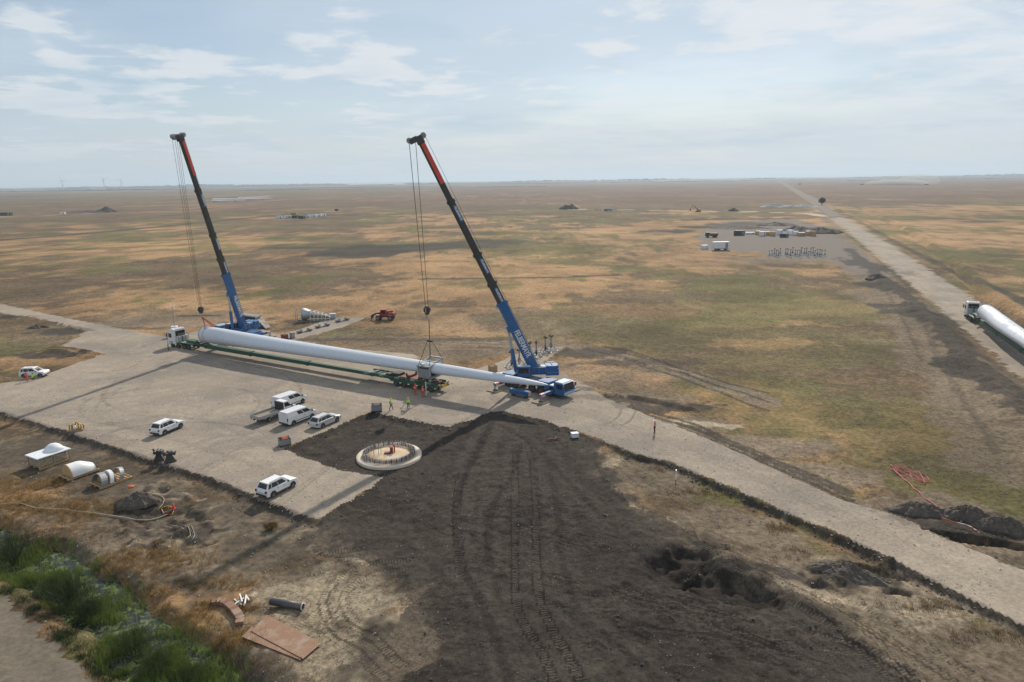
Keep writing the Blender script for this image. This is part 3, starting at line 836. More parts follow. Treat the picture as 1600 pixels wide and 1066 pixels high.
def ground_mat(name, kind):
    m, t, bs = new_mat(name)
    g = nd(t, 'ShaderNodeNewGeometry')
    pos = g.outputs['Position']
    c4 = nd(t, 'ShaderNodeAttribute', attribute_name='cover')
    m4 = nd(t, 'ShaderNodeAttribute', attribute_name='marks')
    s1 = nd(t, 'ShaderNodeSeparateColor'); t.links.new(c4.outputs['Color'], s1.inputs[0])
    s2 = nd(t, 'ShaderNodeSeparateColor'); t.links.new(m4.outputs['Color'], s2.inputs[0])
    gold, green, bare, dark = s1.outputs[0], s1.outputs[1], s1.outputs[2], c4.outputs['Alpha']
    tu, tm, pale, far = s2.outputs[0], s2.outputs[1], s2.outputs[2], m4.outputs['Alpha']
    nf = nnoise(t, pos, 3.2, 8, 0.7)       # decimetre grain
    nm = nnoise(t, pos, 0.55, 7, 0.62)     # metre patches
    nb = nnoise(t, pos, 0.07, 5, 0.55)
    vf = nnoise(t, pos, 14.0, 4, 0.7)
    def jit(mask, amt=0.9):                # break a mask's edge up with grain
        v = nmath(t, 'ADD', mask, nmath(t, 'MULTIPLY', nmath(t, 'SUBTRACT', nf, 0.5), amt))
        v = nmath(t, 'ADD', v, nmath(t, 'MULTIPLY', nmath(t, 'SUBTRACT', nm, 0.5), amt * 0.7))
        return nmath(t, 'MULTIPLY', nrange(t, v, 0.12, 0.88), nrange(t, mask, 0.0, 0.12))
    cle = nd(t, 'ShaderNodeMath', operation='SINE'); t.links.new(nmath(t, 'MULTIPLY', tu, 100 * 2 * PI / 0.26), cle.inputs[0])
    cleat = nmath(t, 'MULTIPLY', cle.outputs[0], tm)
    if kind == 'grass':
        c = nmix(t, nrange(t, nm, 0.3, 0.7), (0.110, 0.080, 0.048), (0.185, 0.130, 0.078))
        c = nmix(t, jit(gold, 1.1), c, nmix(t, nf, (0.375, 0.228, 0.118), (0.30, 0.196, 0.100)))
        c = nmix(t, nmath(t, 'MULTIPLY', jit(green, 1.1), 0.75), c, nmix(t, nf, (0.090, 0.092, 0.032), (0.165, 0.155, 0.055)))
        c = nmix(t, nmath(t, 'MULTIPLY', far, nrange(t, nb, 0.2, 0.8, 0.45, 0.85)), c, (0.165, 0.098, 0.068))
        c = nmix(t, nmath(t, 'MULTIPLY', jit(bare, 0.8), 0.9), c, nmix(t, nm, (0.155, 0.120, 0.085), (0.27, 0.215, 0.155)))
        c = nmix(t, jit(pale, 0.8), c, (0.42, 0.345, 0.245))
        c = nmix(t, nmath(t, 'MULTIPLY', jit(dark, 0.8), 0.93), c, nmix(t, nf, (0.040, 0.035, 0.031), (0.085, 0.072, 0.060)))
        bump_amt, rough = 0.16, 1.0
    elif kind in ('gravel', 'yard', 'track'):
        c = nmix(t, nrange(t, nm, 0.3, 0.72), (0.315, 0.268, 0.218), (0.395, 0.335, 0.268))
        c = nmix(t, nrange(t, nb, 0.38, 0.66, 0, 0.9), c, (0.245, 0.215, 0.185))
        c = nmix(t, nrange(t, nnoise(t, pos, 0.22, 5, 0.6, 0.8), 0.50, 0.68, 0, 0.55), c, (0.42, 0.355, 0.28))
        c = nmix(t, nrange(t, nf, 0.55, 0.8, 0, 0.6), c, (0.21, 0.18, 0.15))
        c = nmix(t, nrange(t, vf, 0.62, 0.78, 0, 0.55), c, (0.52, 0.48, 0.43))
        c = nmix(t, nmath(t, 'MULTIPLY', jit(dark, 0.7), 0.62), c, (0.135, 0.112, 0.092))
        c = nmix(t, nmath(t, 'MULTIPLY', jit(pale, 0.7), 0.7), c, (0.46, 0.39, 0.30))
        if kind == 'yard':
            c = nmix(t, 0.78, c, nmix(t, nb, (0.085, 0.074, 0.070), (0.19, 0.165, 0.152)))
            c = nmix(t, nmath(t, 'MULTIPLY', jit(dark, 0.8), 0.85), c, (0.05, 0.044, 0.04))
        if kind == 'track':
            c = nmix(t, 0.85, c, nmix(t, nm, (0.105, 0.09, 0.066), (0.185, 0.162, 0.125)))
        bump_amt, rough = 0.06, 0.95
    else:
        c = nmix(t, nrange(t, nm, 0.3, 0.7), (0.054, 0.044, 0.037), (0.082, 0.068, 0.057))
        c = nmix(t, nrange(t, nb, 0.40, 0.72, 0, 0.6), c, (0.118, 0.098, 0.080))
        c = nmix(t, nmath(t, 'MULTIPLY', jit(bare, 0.6), 0.5), c, (0.125, 0.105, 0.088))
        c = nmix(t, nmath(t, 'MULTIPLY', jit(dark, 0.6), 0.6), c, (0.030, 0.025, 0.022))
        c = nmix(t, nrange(t, nf, 0.58, 0.80, 0, 0.7), c, (0.025, 0.021, 0.019))
        c = nmix(t, nrange(t, vf, 0.68, 0.80, 0, 0.5), c, (0.20, 0.18, 0.16))
        c = nmix(t, nmath(t, 'MULTIPLY', jit(pale, 0.8), 0.7), c, (0.26, 0.21, 0.15))
        bump_amt, rough = 0.22, 1.0
    gr = nnoise(t, pos, 1.6 if kind == 'grass' else 2.6, 9, 0.78)
    lo, hi = {'grass': (0.40, 1.28), 'soil': (0.30, 0.84)}.get(kind, (0.60, 1.00))
    gv = nrange(t, gr, 0.30, 0.70, lo, hi)
    if kind == 'grass':
        gv = nmath(t, 'MULTIPLY', gv, nrange(t, nnoise(t, pos, 0.045, 9, 0.68), 0.34, 0.66, 0.70, 1.22))
        gv = nmath(t, 'MULTIPLY', gv, nrange(t, nnoise(t, pos, 0.0065, 6, 0.62), 0.36, 0.64, 0.82, 1.14))
    gc = nd(t, 'ShaderNodeCombineColor'); [t.links.new(gv, gc.inputs[i]) for i in range(3)]
    c = nmix(t, 1.0, c, gc.outputs[0], 'MULTIPLY')
    t.links.new(c, bs.inputs['Base Color'])
    bs.inputs['Roughness'].default_value = rough
    bs.inputs['Specular IOR Level'].default_value = 0.15
    hsum = nmath(t, 'ADD', nmath(t, 'MULTIPLY', nf, 0.6), nmath(t, 'MULTIPLY', vf, 0.25))
    hsum = nmath(t, 'ADD', hsum, nmath(t, 'MULTIPLY', cleat, 0.08 if kind == 'grass' else 0.15 if kind == 'soil' else 0.05))
    b = nd(t, 'ShaderNodeBump', {'Strength': 1.0, 'Distance': bump_amt})
    t.links.new(hsum, b.inputs['Height'])
    t.links.new(b.outputs[0], bs.inputs['Normal'])
    return m
MG = {'grass': ground_mat('dry_grassland', 'grass'), 'gravel': ground_mat('crushed_gravel', 'gravel'), 'soil': ground_mat('dark_soil', 'soil'), 'yard': ground_mat('yard_gravel', 'yard'), 'track': ground_mat('earth_track', 'track')}
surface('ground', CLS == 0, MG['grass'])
surface('gravel_path', CLS == 1, MG['gravel'])
surface('soil_ground', CLS == 2, MG['soil'])
surface('dirt_road', CLS == 3, MG['gravel'])
surface('yard_ground', CLS == 4, MG['yard'])
surface('farm_path', CLS == 5, MG['track'])

def zgrid(X, Y):
    """height of the ground mesh itself"""
    X = np.asarray(X, float); Y = np.asarray(Y, float)
    i = np.clip(np.searchsorted(xs, X) - 1, 0, NXX - 2); j = np.clip(np.searchsorted(ys, Y) - 1, 0, NYY - 2)
    u = (X - xs[i]) / (xs[i + 1] - xs[i]); v = (Y - ys[j]) / (ys[j + 1] - ys[j])
    Z = VZ.reshape(NYY, NXX)
    return (Z[j, i] * (1 - u) + Z[j, i + 1] * u) * (1 - v) + (Z[j + 1, i] * (1 - u) + Z[j + 1, i + 1] * u) * v
def zat(x, y):
    return float(zgrid(np.array([x]), np.array([y]))[0])
def on(px, py, z=0.0):
    """the surveyed point on the terrain"""
    x, y = gp(px, py, z)
    for _ in range(3):
        zz = zat(x, y)
        x, y = gp(px, py, zz)
    return (x, y, zat(x, y))

# ------------------------------------------------------------------ road vehicles
def hazard_mat():
    m, t, bs = new_mat('red_white_stripes')
    tcn = nd(t, 'ShaderNodeTexCoord')
    s = nd(t, 'ShaderNodeSeparateXYZ'); t.links.new(tcn.outputs['Object'], s.inputs[0])
    v = nmath(t, 'ADD', nmath(t, 'ADD', s.outputs[0], s.outputs[1]), s.outputs[2])
    v = nmath(t, 'FRACT', nmath(t, 'MULTIPLY', v, 1 / 0.42))
    c = nmix(t, nmath(t, 'GREATER_THAN', v, 0.5), (0.66, 0.64, 0.62), (0.48, 0.035, 0.03))
    t.links.new(c, bs.inputs['Base Color'])
    bs.inputs['Roughness'].default_value = 0.6
    return m
M['hazard'] = hazard_mat()

_wheel_cache = {}
def wheel(parent, x, y, r, w, side, rim='rim', name='wheel'):
    """a tyre with its rim; side is +1 when the outer face looks to +y"""
    key = (round(r, 3), round(w, 3), rim)
    if key not in _wheel_cache:
        a = MB()
        T = Matrix.Rotation(PI / 2, 4, 'X')
        a.lathe([(r * 0.60, -w / 2), (r * 0.90, -w / 2), (r, -w * 0.36), (r, w * 0.36), (r * 0.90, w / 2), (r * 0.60, w / 2), (r * 0.60, -w / 2)], 18, T)
        tyre = a.mesh('wheel', M['rubber'])
        b = MB()
        b.lathe([(r * 0.61, w * 0.42), (r * 0.56, w * 0.36), (r * 0.34, w * 0.30), (r * 0.20, w * 0.44), (0.001, w * 0.46)], 18, T)
        b.lathe([(r * 0.61, -w * 0.42), (r * 0.40, -w * 0.30), (0.001, -w * 0.34)], 18, T)
        for k in range(5):
            an = 2 * PI * k / 5
            b.bar((r * 0.18 * math.cos(an), -w * 0.45, r * 0.18 * math.sin(an)), (r * 0.56 * math.cos(an), -w * 0.40, r * 0.56 * math.sin(an)), r * 0.13, 0.02)
            b.bar((r * 0.18 * math.cos(an), w * 0.45, r * 0.18 * math.sin(an)), (r * 0.56 * math.cos(an), w * 0.40, r * 0.56 * math.sin(an)), r * 0.13, 0.02)
        _wheel_cache[key] = (tyre, b.mesh('rim', M[rim]))
    ty, ri = _wheel_cache[key]
    o = bpy.data.objects.new(name, ty); COL.objects.link(o)
    o.parent = parent; o.location = (x, y, r)
    q = bpy.data.objects.new('rim', ri); COL.objects.link(q)
    q.parent = o
    return o

def side_shell(mb, prof, W, inset=0.07, tum=0.0):
    """body swept across the car with rounded flanks; prof is a list of x, z"""
    cx = sum(p[0] for p in prof) / len(prof); cz = sum(p[1] for p in prof) / len(prof)
    def ins(k, dz=0):
        out = []
        for x, z in prof:
            dx, dzz = cx - x, cz - z
            L = math.hypot(dx, dzz)
            out.append((x + dx / L * k, z + dzz / L * k))
        return out
    rings = []
    for y, k in ((-W / 2, inset), (-W / 2 + inset * 0.35, inset * 0.35), (-W / 2 + inset, 0), (W / 2 - inset, 0), (W / 2 - inset * 0.35, inset * 0.35), (W / 2, inset)):
        rings.append([(x, y, z) for x, z in ins(k)])
    mb.loft(rings, True, False)

class Cabin:
    """glasshouse as a frustum; gives places on its faces"""
    def __init__(s, xr, xf, w, z, xr2, xf2, w2, z2):
        s.c = {}
        B = lambda x, y: Vector((x, y, z)); T = lambda x, y: Vector((x, y, z2))
        s.faces = {'R': (B(xr, -w), B(xf, -w), T(xf2, -w2), T(xr2, -w2)), 'L': (B(xf, w), B(xr, w), T(xr2, w2), T(xf2, w2)),
                   'F': (B(xf, -w), B(xf, w), T(xf2, w2), T(xf2, -w2)), 'B': (B(xr, w), B(xr, -w), T(xr2, -w2), T(xr2, w2))}
        s.v = [B(xr, -w), B(xf, -w), B(xf, w), B(xr, w), T(xr2, -w2), T(xf2, -w2), T(xf2, w2), T(xr2, w2)]
    def shell(s, mb):
        mb.add(s.v, [(3, 2, 1, 0), (4, 5, 6, 7), (0, 1, 5, 4), (1, 2, 6, 5), (2, 3, 7, 6), (3, 0, 4, 7)])
    def panel(s, mb, f, u0, u1, v0, v1, off=0.012, u0t=None, u1t=None):
        a, b, c, d = s.faces[f]
        u0t = u0 if u0t is None else u0t; u1t = u1 if u1t is None else u1t
        n = (b - a).cross(d - a).normalized()
        P = lambda u, v: (a + (b - a) * u) * (1 - v) + (d + (c - d) * u) * v
        q = [P(u0, v0), P(u1, v0), P(u1t, v1), P(u0t, v1)]
        mb.add([p - n * 0.01 for p in q] + [p + n * off for p in q], [(4, 5, 6, 7), (0, 1, 5, 4), (1, 2, 6, 5), (2, 3, 7, 6), (3, 0, 4, 7)])

def one(name, mat, parent, fn):
    m = MB(); fn(m)
    return m.build(name, mat, parent)

def suv(loc, rz, label, kind='suv', paintm='white', group=None):
    t = thing('suv' if kind == 'suv' else 'station_wagon', label, 'car', loc, rz, group)
    if kind == 'suv':
        L, W, zb, zr, wr = 4.34, 1.80, 1.02, 1.64, 0.35
        prof = [(-2.12, 0.34), (-1.72, 0.26), (1.75, 0.26), (2.10, 0.36), (2.16, 0.62), (2.10, 0.86), (1.95, 0.98), (1.05, 1.07), (-2.02, 1.06), (-2.14, 0.80)]
        cab = Cabin(-2.03, 1.12, 0.84, 1.03, -1.66, 0.34, 0.66, zr)
        wb = 2.67; xw = (-1.28, 1.39)
        side = [(0.05, 0.19, .12, .84), (0.22, 0.51, .12, .88), (0.535, 0.86, .12, .88)]
    else:
        L, W, zb, zr, wr = 4.7, 1.82, 0.92, 1.46, 0.32
        prof = [(-2.30, 0.32), (-1.9, 0.22), (1.9, 0.22), (2.26, 0.32), (2.34, 0.52), (2.28, 0.72), (2.10, 0.82), (1.10, 0.95), (-2.22, 0.96), (-2.33, 0.70)]
        cab = Cabin(-2.24, 1.25, 0.84, 0.92, -1.72, 0.30, 0.62, zr)
        wb = 2.75; xw = (-1.35, 1.40)
        side = [(0.06, 0.22, .14, .84), (0.245, 0.51, .14, .88), (0.535, 0.85, .14, .88)]
    b = MB(); side_shell(b, prof, W, 0.07); cab.shell(b)
    b.box(((cab.v[4].x + cab.v[5].x) / 2, 0, zr + 0.01), (cab.v[5].x - cab.v[4].x + 0.06, cab.v[6].y * 2 + 0.04, 0.06), bevel=0.05)
    b.build('body', M[paintm], t)
    for f in 'RL':
        for (u0, u1, v0, v1) in side:
            if f == 'L': u0, u1 = 1 - u1, 1 - u0
            one('side_window', M['glass'], t, lambda m: cab.panel(m, f, u0, u1, v0, v1))
    one('windscreen', M['glass'], t, lambda m: cab.panel(m, 'F', 0.06, 0.94, 0.08, 0.93))
    one('rear_window', M['glass'], t, lambda m: cab.panel(m, 'B', 0.08, 0.92, 0.16, 0.90))
    for s in (-1, 1):
        if kind == 'suv' or True:
            one('roof_rail', M['blackplastic'], t, lambda m: m.path([(cab.v[4].x + 0.2, s * (cab.v[6].y - 0.04), zr + 0.04), (cab.v[4].x + 0.3, s * (cab.v[6].y - 0.04), zr + 0.09),
                (cab.v[5].x - 0.3, s * (cab.v[6].y - 0.04), zr + 0.09), (cab.v[5].x - 0.15, s * (cab.v[6].y - 0.04), zr + 0.04)], 0.022, 5))
        one('headlight', M['lamp'], t, lambda m: m.box((prof[5][0] - 0.06, s * (W / 2 - 0.28), prof[5][1] - 0.08), (0.22, 0.42, 0.15)))
        one('tail_light', M['taillamp'], t, lambda m: m.box((prof[-1][0] + 0.05, s * (W / 2 - 0.14), prof[-1][1] + 0.06), (0.16, 0.24, 0.22)))
        one('mirror', M['blackplastic'], t, lambda m: m.box((0.78 if kind == 'suv' else 0.85, s * (W / 2 + 0.06), zb + 0.10), (0.16, 0.20, 0.15), bevel=0.03))
        if kind == 'suv':
            one('sill_trim', M['blackplastic'], t, lambda m: m.box((0.05, s * (W / 2 - 0.01), 0.34), (2.0, 0.05, 0.16)))
        for x in xw:
            one('wheel_arch', M['blackplastic'], t, lambda m: m.prism([(x + (wr + 0.09) * math.cos(a), wr + (wr + 0.09) * math.sin(a)) for a in np.linspace(-0.25, PI + 0.25, 12)], *sorted((s * (W / 2 - 0.10), s * (W / 2 + 0.012)))))
            wheel(t, x, s * (W / 2 - 0.085), wr, 0.23, s)
        for x in (-0.15, 0.75):
            one('door_handle', M['blackplastic'], t, lambda m: m.box((x - 0.5, s * (W / 2 - 0.005), zb - 0.14), (0.18, 0.03, 0.035)))
    one('rear_bumper', M['blackplastic'] if kind == 'suv' else M[paintm], t, lambda m: m.box((prof[-1][0] + 0.06, 0, 0.44), (0.20, W - 0.16, 0.22), bevel=0.05))
    one('front_bumper', M['blackplastic'], t, lambda m: m.box((prof[4][0] - 0.07, 0, 0.44), (0.20, W - 0.2, 0.22), bevel=0.05))
    one('number_plate', M['plate'], t, lambda m: m.box((prof[-1][0] - 0.015 - 0.02, 0, 0.72), (0.02, 0.5, 0.11)))
    return t

def van(loc, rz, label, group=None):
    t = thing('panel_van', label, 'van', loc, rz, group)
    W = 1.92
    prof = [(-2.58, 0.40), (-2.3, 0.28), (2.15, 0.28), (2.52, 0.40), (2.58, 0.72), (2.45, 1.00), (1.95, 1.20), (1.80, 1.25), (-2.60, 1.25), (-2.62, 0.80)]
    cab = Cabin(-2.60, 1.95, 0.94, 1.18, -2.50, 0.92, 0.80, 1.92)
    b = MB(); side_shell(b, prof, W, 0.06); cab.shell(b)
    b.box((-0.79, 0, 1.93), (3.36, 1.56, 0.07), bevel=0.05)
    for k in range(5):
        b.box((-0.8, -0.5 + 0.25 * k, 1.975), (3.0, 0.05, 0.02))
    b.build('body', M['white'], t)
    for f in 'RL':
        for (u0, u1, tp, nm) in ((0.44, 0.645, None, 'side_window'), (0.675, 0.93, 0.90, 'door_window')):
            a, c = (u0, u1) if f == 'R' else (1 - u1, 1 - u0)
            one(nm, M['glass'], t, lambda m: cab.panel(m, f, a, c, 0.12, 0.80))
    one('windscreen', M['glass'], t, lambda m: cab.panel(m, 'F', 0.05, 0.95, 0.06, 0.93))
    for s in (-1, 1):
        one('rear_door', M['white'], t, lambda m: m.box((-2.625, s * 0.43, 1.10), (0.03, 0.83, 1.35)))
        one('tail_light', M['taillamp'], t, lambda m: m.box((-2.60, s * (W / 2 - 0.06), 1.02), (0.10, 0.14, 0.46)))
        one('headlight', M['lamp'], t, lambda m: m.box((2.44, s * (W / 2 - 0.26), 0.88), (0.24, 0.36, 0.20)))
        one('mirror', M['blackplastic'], t, lambda m: m.box((1.62, s * (W / 2 + 0.12), 1.30), (0.14, 0.22, 0.28), bevel=0.03))
        one('side_trim', M['blackplastic'], t, lambda m: m.box((0.0, s * (W / 2 - 0.005), 0.52), (2.5, 0.03, 0.10)))
        one('door_handle', M['blackplastic'], t, lambda m: m.box((0.35, s * (W / 2 - 0.002), 1.02), (0.2, 0.03, 0.05)))
        for x in (-1.62, 1.65):
            one('wheel_arch', M['blackplastic'], t, lambda m: m.prism([(x + 0.42 * math.cos(a), 0.34 + 0.42 * math.sin(a)) for a in np.linspace(-0.2, PI + 0.2, 12)], *sorted((s * (W / 2 - 0.10), s * (W / 2 + 0.008)))))
            wheel(t, x, s * (W / 2 - 0.10), 0.335, 0.23, s)
    one('rear_bumper', M['blackplastic'], t, lambda m: m.box((-2.60, 0, 0.42), (0.22, W - 0.12, 0.20), bevel=0.04))
    one('front_bumper', M['blackplastic'], t, lambda m: m.box((2.50, 0, 0.45), (0.22, W - 0.16, 0.24), bevel=0.04))
    one('number_plate', M['plate'], t, lambda m: m.box((-2.655, -0.35, 0.66), (0.02, 0.5, 0.11)))
    return t

def flatbed(loc, rz, label):
    t = thing('flatbed_truck', label, 'truck', loc, rz)
    W = 1.98
    prof = [(1.0, 0.45), (1.25, 0.35), (2.95, 0.35), (3.22, 0.48), (3.28, 0.85), (3.15, 1.15), (2.65, 1.35), (1.0, 1.35)]
    cab = Cabin(1.0, 2.66, 0.94, 1.30, 1.05, 1.85, 0.82, 2.12)
    b = MB(); side_shell(b, prof, W, 0.06); cab.shell(b)
    b.box((1.45, 0, 2.13), (0.86, 1.6, 0.07), bevel=0.05)
    b.build('cab', M['white'], t)
    one('back_panel', M['blackplastic'], t, lambda m: m.box((0.93, 0, 1.42), (0.06, 1.86, 1.36)))
    one('windscreen', M['glass'], t, lambda m: cab.panel(m, 'F', 0.05, 0.95, 0.06, 0.93))
    for f in 'RL':
        a, c = (0.12, 0.82) if f == 'R' else (0.18, 0.88)
        one('door_window', M['glass'], t, lambda m: cab.panel(m, f, a, c, 0.10, 0.85))
    one('chassis', M['darksteel'], t, lambda m: [m.box((-0.9, s * 0.4, 0.62), (4.6, 0.10, 0.2)) for s in (-1, 1)])
    one('bed', M['timber'], t, lambda m: m.box((-1.15, 0, 0.86), (4.05, 2.02, 0.10)))
    for k in range(8):
        one('plank', M['timber'], t, lambda m: m.box((-1.15, -0.86 + 0.246 * k, 0.92), (3.95, 0.22, 0.025)))
    for s in (-1, 1):
        one('side_board', M['galv'], t, lambda m: m.box((-1.15, s * 1.03, 1.04), (4.1, 0.04, 0.42)))
        one('headlight', M['lamp'], t, lambda m: m.box((3.12, s * 0.72, 0.95), (0.24, 0.34, 0.20)))
        one('tail_light', M['taillamp'], t, lambda m: m.box((-3.19, s * 0.8, 0.74), (0.06, 0.28, 0.12)))
        one('mirror', M['blackplastic'], t, lambda m: m.box((2.3, s * 1.12, 1.45), (0.14, 0.22, 0.28), bevel=0.03))
        wheel(t, -1.55, s * 0.86, 0.34, 0.36, s)
        wheel(t, 2.25, s * 0.88, 0.34, 0.23, s)
    one('tail_board', M['galv'], t, lambda m: m.box((-3.2, 0, 1.04), (0.04, 2.06, 0.42)))
    return t

def right_side(p, q, half, wb, frac=0.5):
    """vehicle centre from its right-hand rear and front wheels on the ground"""
    h = heading(p, q)
    mx, my = p[0] + (q[0] - p[0]) * frac, p[1] + (q[1] - p[1]) * frac
    return (mx - math.sin(h) * half, my + math.cos(h) * half, 0.0), h
c, h = right_side(gp(258, 680), gp(281, 669.6), 0.82, 2.67)
suv(c, R(70), 'white suv with black roof rails parked alone in the middle of the gravel pad', group='white suvs')
c, h = right_side(gp(426, 778), gp(457, 762.4), 0.82, 2.67)
suv(c, R(60), 'white suv parked at the near edge of the gravel pad by the dark soil', group='white suvs')
x, y = gp(50, 590)
suv((x, y + 0.7, 0), R(6), 'white suv at the grass edge with a worker in orange beside it', group='white suvs')
c, h = right_side(gp(504.3, 668.9), gp(526, 659.1), 0.82, 2.75)
suv(c, R(61), 'silver grey station wagon parked next to the white vans', 'wagon', 'silver')
c, h = right_side(gp(457.9, 664.8), gp(487.8, 653.4), 0.86, 3.27)
van(c, R(58), 'white panel van parked between the flatbed truck and the silver station wagon', 'white vans')
fx, fy = gp(472.5, 630)
hh = R(59)
van((fx - math.cos(hh) * 1.65 - math.sin(hh) * 0.86, fy - math.sin(hh) * 1.65 + math.cos(hh) * 0.86, 0), hh, 'white panel van parked beyond the flatbed truck, farthest of the parked row', 'white vans')
fx, fy = gp(421, 659.5)
hh = R(57)
flatbed((fx + math.cos(hh) * 1.55 - math.sin(hh) * 0.86, fy + math.sin(hh) * 1.55 + math.cos(hh) * 0.86, 0), hh, 'white flatbed truck with low grey sides parked between two white vans')

# ------------------------------------------------------------------ lettering
def lettering(text, size, parent, Mx, mat, name='lettering', bold=0.0, width=1.0):
    """letters as thin raised mesh; Mx places text x along the baseline, y up the letters"""
    cu = bpy.data.curves.new(name, 'FONT')
    cu.body = text; cu.size = size; cu.extrude = 0.006; cu.offset = bold
    cu.align_x = 'CENTER'; cu.align_y = 'CENTER'; cu.space_character = 1.0
    tmp = bpy.data.objects.new('tmp', cu); COL.objects.link(tmp)
    bpy.context.view_layer.update()
    dg = bpy.context.evaluated_depsgraph_get()
    me = bpy.data.meshes.new_from_object(tmp.evaluated_get(dg))
    bpy.data.objects.remove(tmp); bpy.data.curves.remove(cu)
    me.transform(Mx @ Matrix.Diagonal((width, 1, 1, 1)))
    me.materials.clear(); me.materials.append(mat)
    me.name = name
    o = bpy.data.objects.new(name, me); COL.objects.link(o)
    o.parent = parent
    return o
def frame(o, x, y, z):
    m = Matrix.Identity(4)
    for i, v in enumerate((x, y, z)):
        for k in range(3): m[k][i] = v[k]
    m.translation = Vector(o)
    return m

# ------------------------------------------------------------------ mobile crane
def boom_ring(x, w, h):
    """rounded-belly box boom section at x along the boom"""
    out = []
    for (y, z) in ((-.5, .5), (-.5, -.12), (-.42, -.34), (-.22, -.48), (0, -.52), (.22, -.48), (.42, -.34), (.5, -.12), (.5, .5), (.38, .56), (-.38, .56)):
        out.append((x, y * w, z * h))
    return out
def crane(loc, rz, pivot_w, tip_w, hook_z, label, reeves, cab_side, sling=False, spread=4.6):
    t = thing('mobile_crane', label, 'crane', loc, rz, 'blue mobile cranes')
    inv = (Matrix.Translation(loc) @ Matrix.Rotation(rz, 4, 'Z')).inverted()
    P, T = inv @ Vector(pivot_w), inv @ Vector(tip_w)
    # carrier, x forward to the driver's cab
    b = MB()
    b.box((-0.3, 0, 1.30), (12.4, 1.5, 0.55))
    b.box((-0.4, 0, 1.72), (11.6, 2.62, 0.22), bevel=0.04)
    b.box((-4.6, 0, 1.95), (2.4, 2.5, 0.35), bevel=0.06)
    b.box((2.6, 0, 1.98), (2.2, 2.5, 0.40), bevel=0.06)
    for s in (-1, 1):
        for xx in (-5.1, -2.2, 1.2, 3.4):
            b.box((xx, s * 1.22, 1.42), (1.0, 0.28, 0.42))
    b.build('carrier', M['blue'], t)
    one('deck', M['steel'], t, lambda m: [m.box((-0.5 + 1.7 * k, 0, 1.845 + 0.003 * k), (1.5, 2.1, 0.03)) for k in (-1, 0)] + [m.box((4.0, 0, 1.85), (1.0, 2.3, 0.03))])
    prof = [(4.75, 0.62), (6.55, 0.55), (6.78, 0.80), (6.80, 1.35), (6.55, 2.45), (6.35, 2.52), (4.95, 2.55), (4.75, 2.45)]
    cb = MB(); side_shell(cb, prof, 2.66, 0.08)
    dc = cb.build('driver_cab', M['blue'], t)
    one('windscreen', M['glass'], dc, lambda m: m.add([(6.83, -1.16, 1.40), (6.83, 1.16, 1.40), (6.60, 1.10, 2.36), (6.60, -1.10, 2.36)], [(0, 1, 2, 3)]))
    one('roof_panel', M['bluelight'], dc, lambda m: m.box((5.65, 0, 2.555), (1.5, 2.3, 0.05), bevel=0.03))
    for s in (-1, 1):
        one('side_window', M['glass'], dc, lambda m: m.box((5.85, s * 1.33, 1.92), (1.05, 0.03, 0.72)))
        one('mirror', M['blackplastic'], dc, lambda m: [m.box((6.85, s * 1.52, 2.0), (0.12, 0.22, 0.5)), m.bar((6.6, s * 1.3, 2.35), (6.85, s * 1.5, 2.25), 0.04)])
        one('headlight', M['lamp'], dc, lambda m: m.box((6.78, s * 1.02, 0.82), (0.12, 0.36, 0.18)))
        one('step', M['darksteel'], dc, lambda m: m.box((5.5, s * 1.34, 0.62), (0.6, 0.10, 0.06)))
    one('bumper', M['bluelight'], dc, lambda m: m.box((6.82, 0, 0.98), (0.16, 2.6, 0.34), bevel=0.04))
    for x in (-4.65, -3.05, 0.35, 2.05, 3.95):
        for s in (-1, 1):
            wheel(t, x, s * 1.10, 0.66, 0.46, s, 'rimd')
    # outriggers on timber mats
    for x in (-spread, spread):
        for s in (-1, 1):
            y = s * 4.3
            ob = one('outrigger_beam', M['blue'], t, lambda m: m.box((x, s * 2.55, 1.05), (0.42, 3.7, 0.42)))
            one('warning_panel', M['hazard'], ob, lambda m: m.box((x, s * 3.9, 1.05), (0.47, 0.9, 0.47)))
            one('jack', M['steel'], ob, lambda m: m.tube((x, y, 0.22), (x, y, 1.1), 0.10, 0.13, 10))
            one('foot_plate', M['darksteel'], ob, lambda m: m.lathe([(0.02, 0.30), (0.30, 0.28), (0.36, 0.20), (0.36, 0.16), (0.02, 0.16)], 14, Matrix.Translation((x, y, 0))))
            for k in range(5):
                one('support_plank', M['timber'], ob, lambda m: m.box((x - 0.80 + 0.40 * k, y, 0.085), (0.37, 1.9, 0.15)))
    # superstructure turned towards the load
    d = Vector((T.x - P.x, T.y - P.y, 0)); a0 = math.atan2(d.y, d.x)
    S = Matrix.Translation((P.x, P.y, 0)) @ Matrix.Rotation(a0, 4, 'Z')
    one('slew_ring', M['darksteel'], t, lambda m: m.tube((P.x + math.cos(a0) * 1.3, P.y + math.sin(a0) * 1.3, 1.8), (P.x + math.cos(a0) * 1.3, P.y + math.sin(a0) * 1.3, 2.12), 1.05, 1.05, 20))
    b = MB()
    b.box((-0.6, 0, 2.32), (6.6, 2.1, 0.38), S)
    for s in (-1, 1):
        b.prism([(-1.4, 2.45), (1.1, 2.45), (0.45, 3.75), (-0.45, 3.75), (-1.3, 3.0)], s * 0.98 - 0.07, s * 0.98 + 0.07, M=S)
    b.box((-1.75, 0.35, 2.95), (1.5, 1.5, 0.95), S, bevel=0.08)
    ss = b.build('turntable', M['blue'], t)
    one('winch_drum', M['darksteel'], ss, lambda m: m.tube(S @ Vector((-1.2, -0.8, 3.05)), S @ Vector((-1.2, 0.8, 3.05)), 0.42, 0.42, 14))
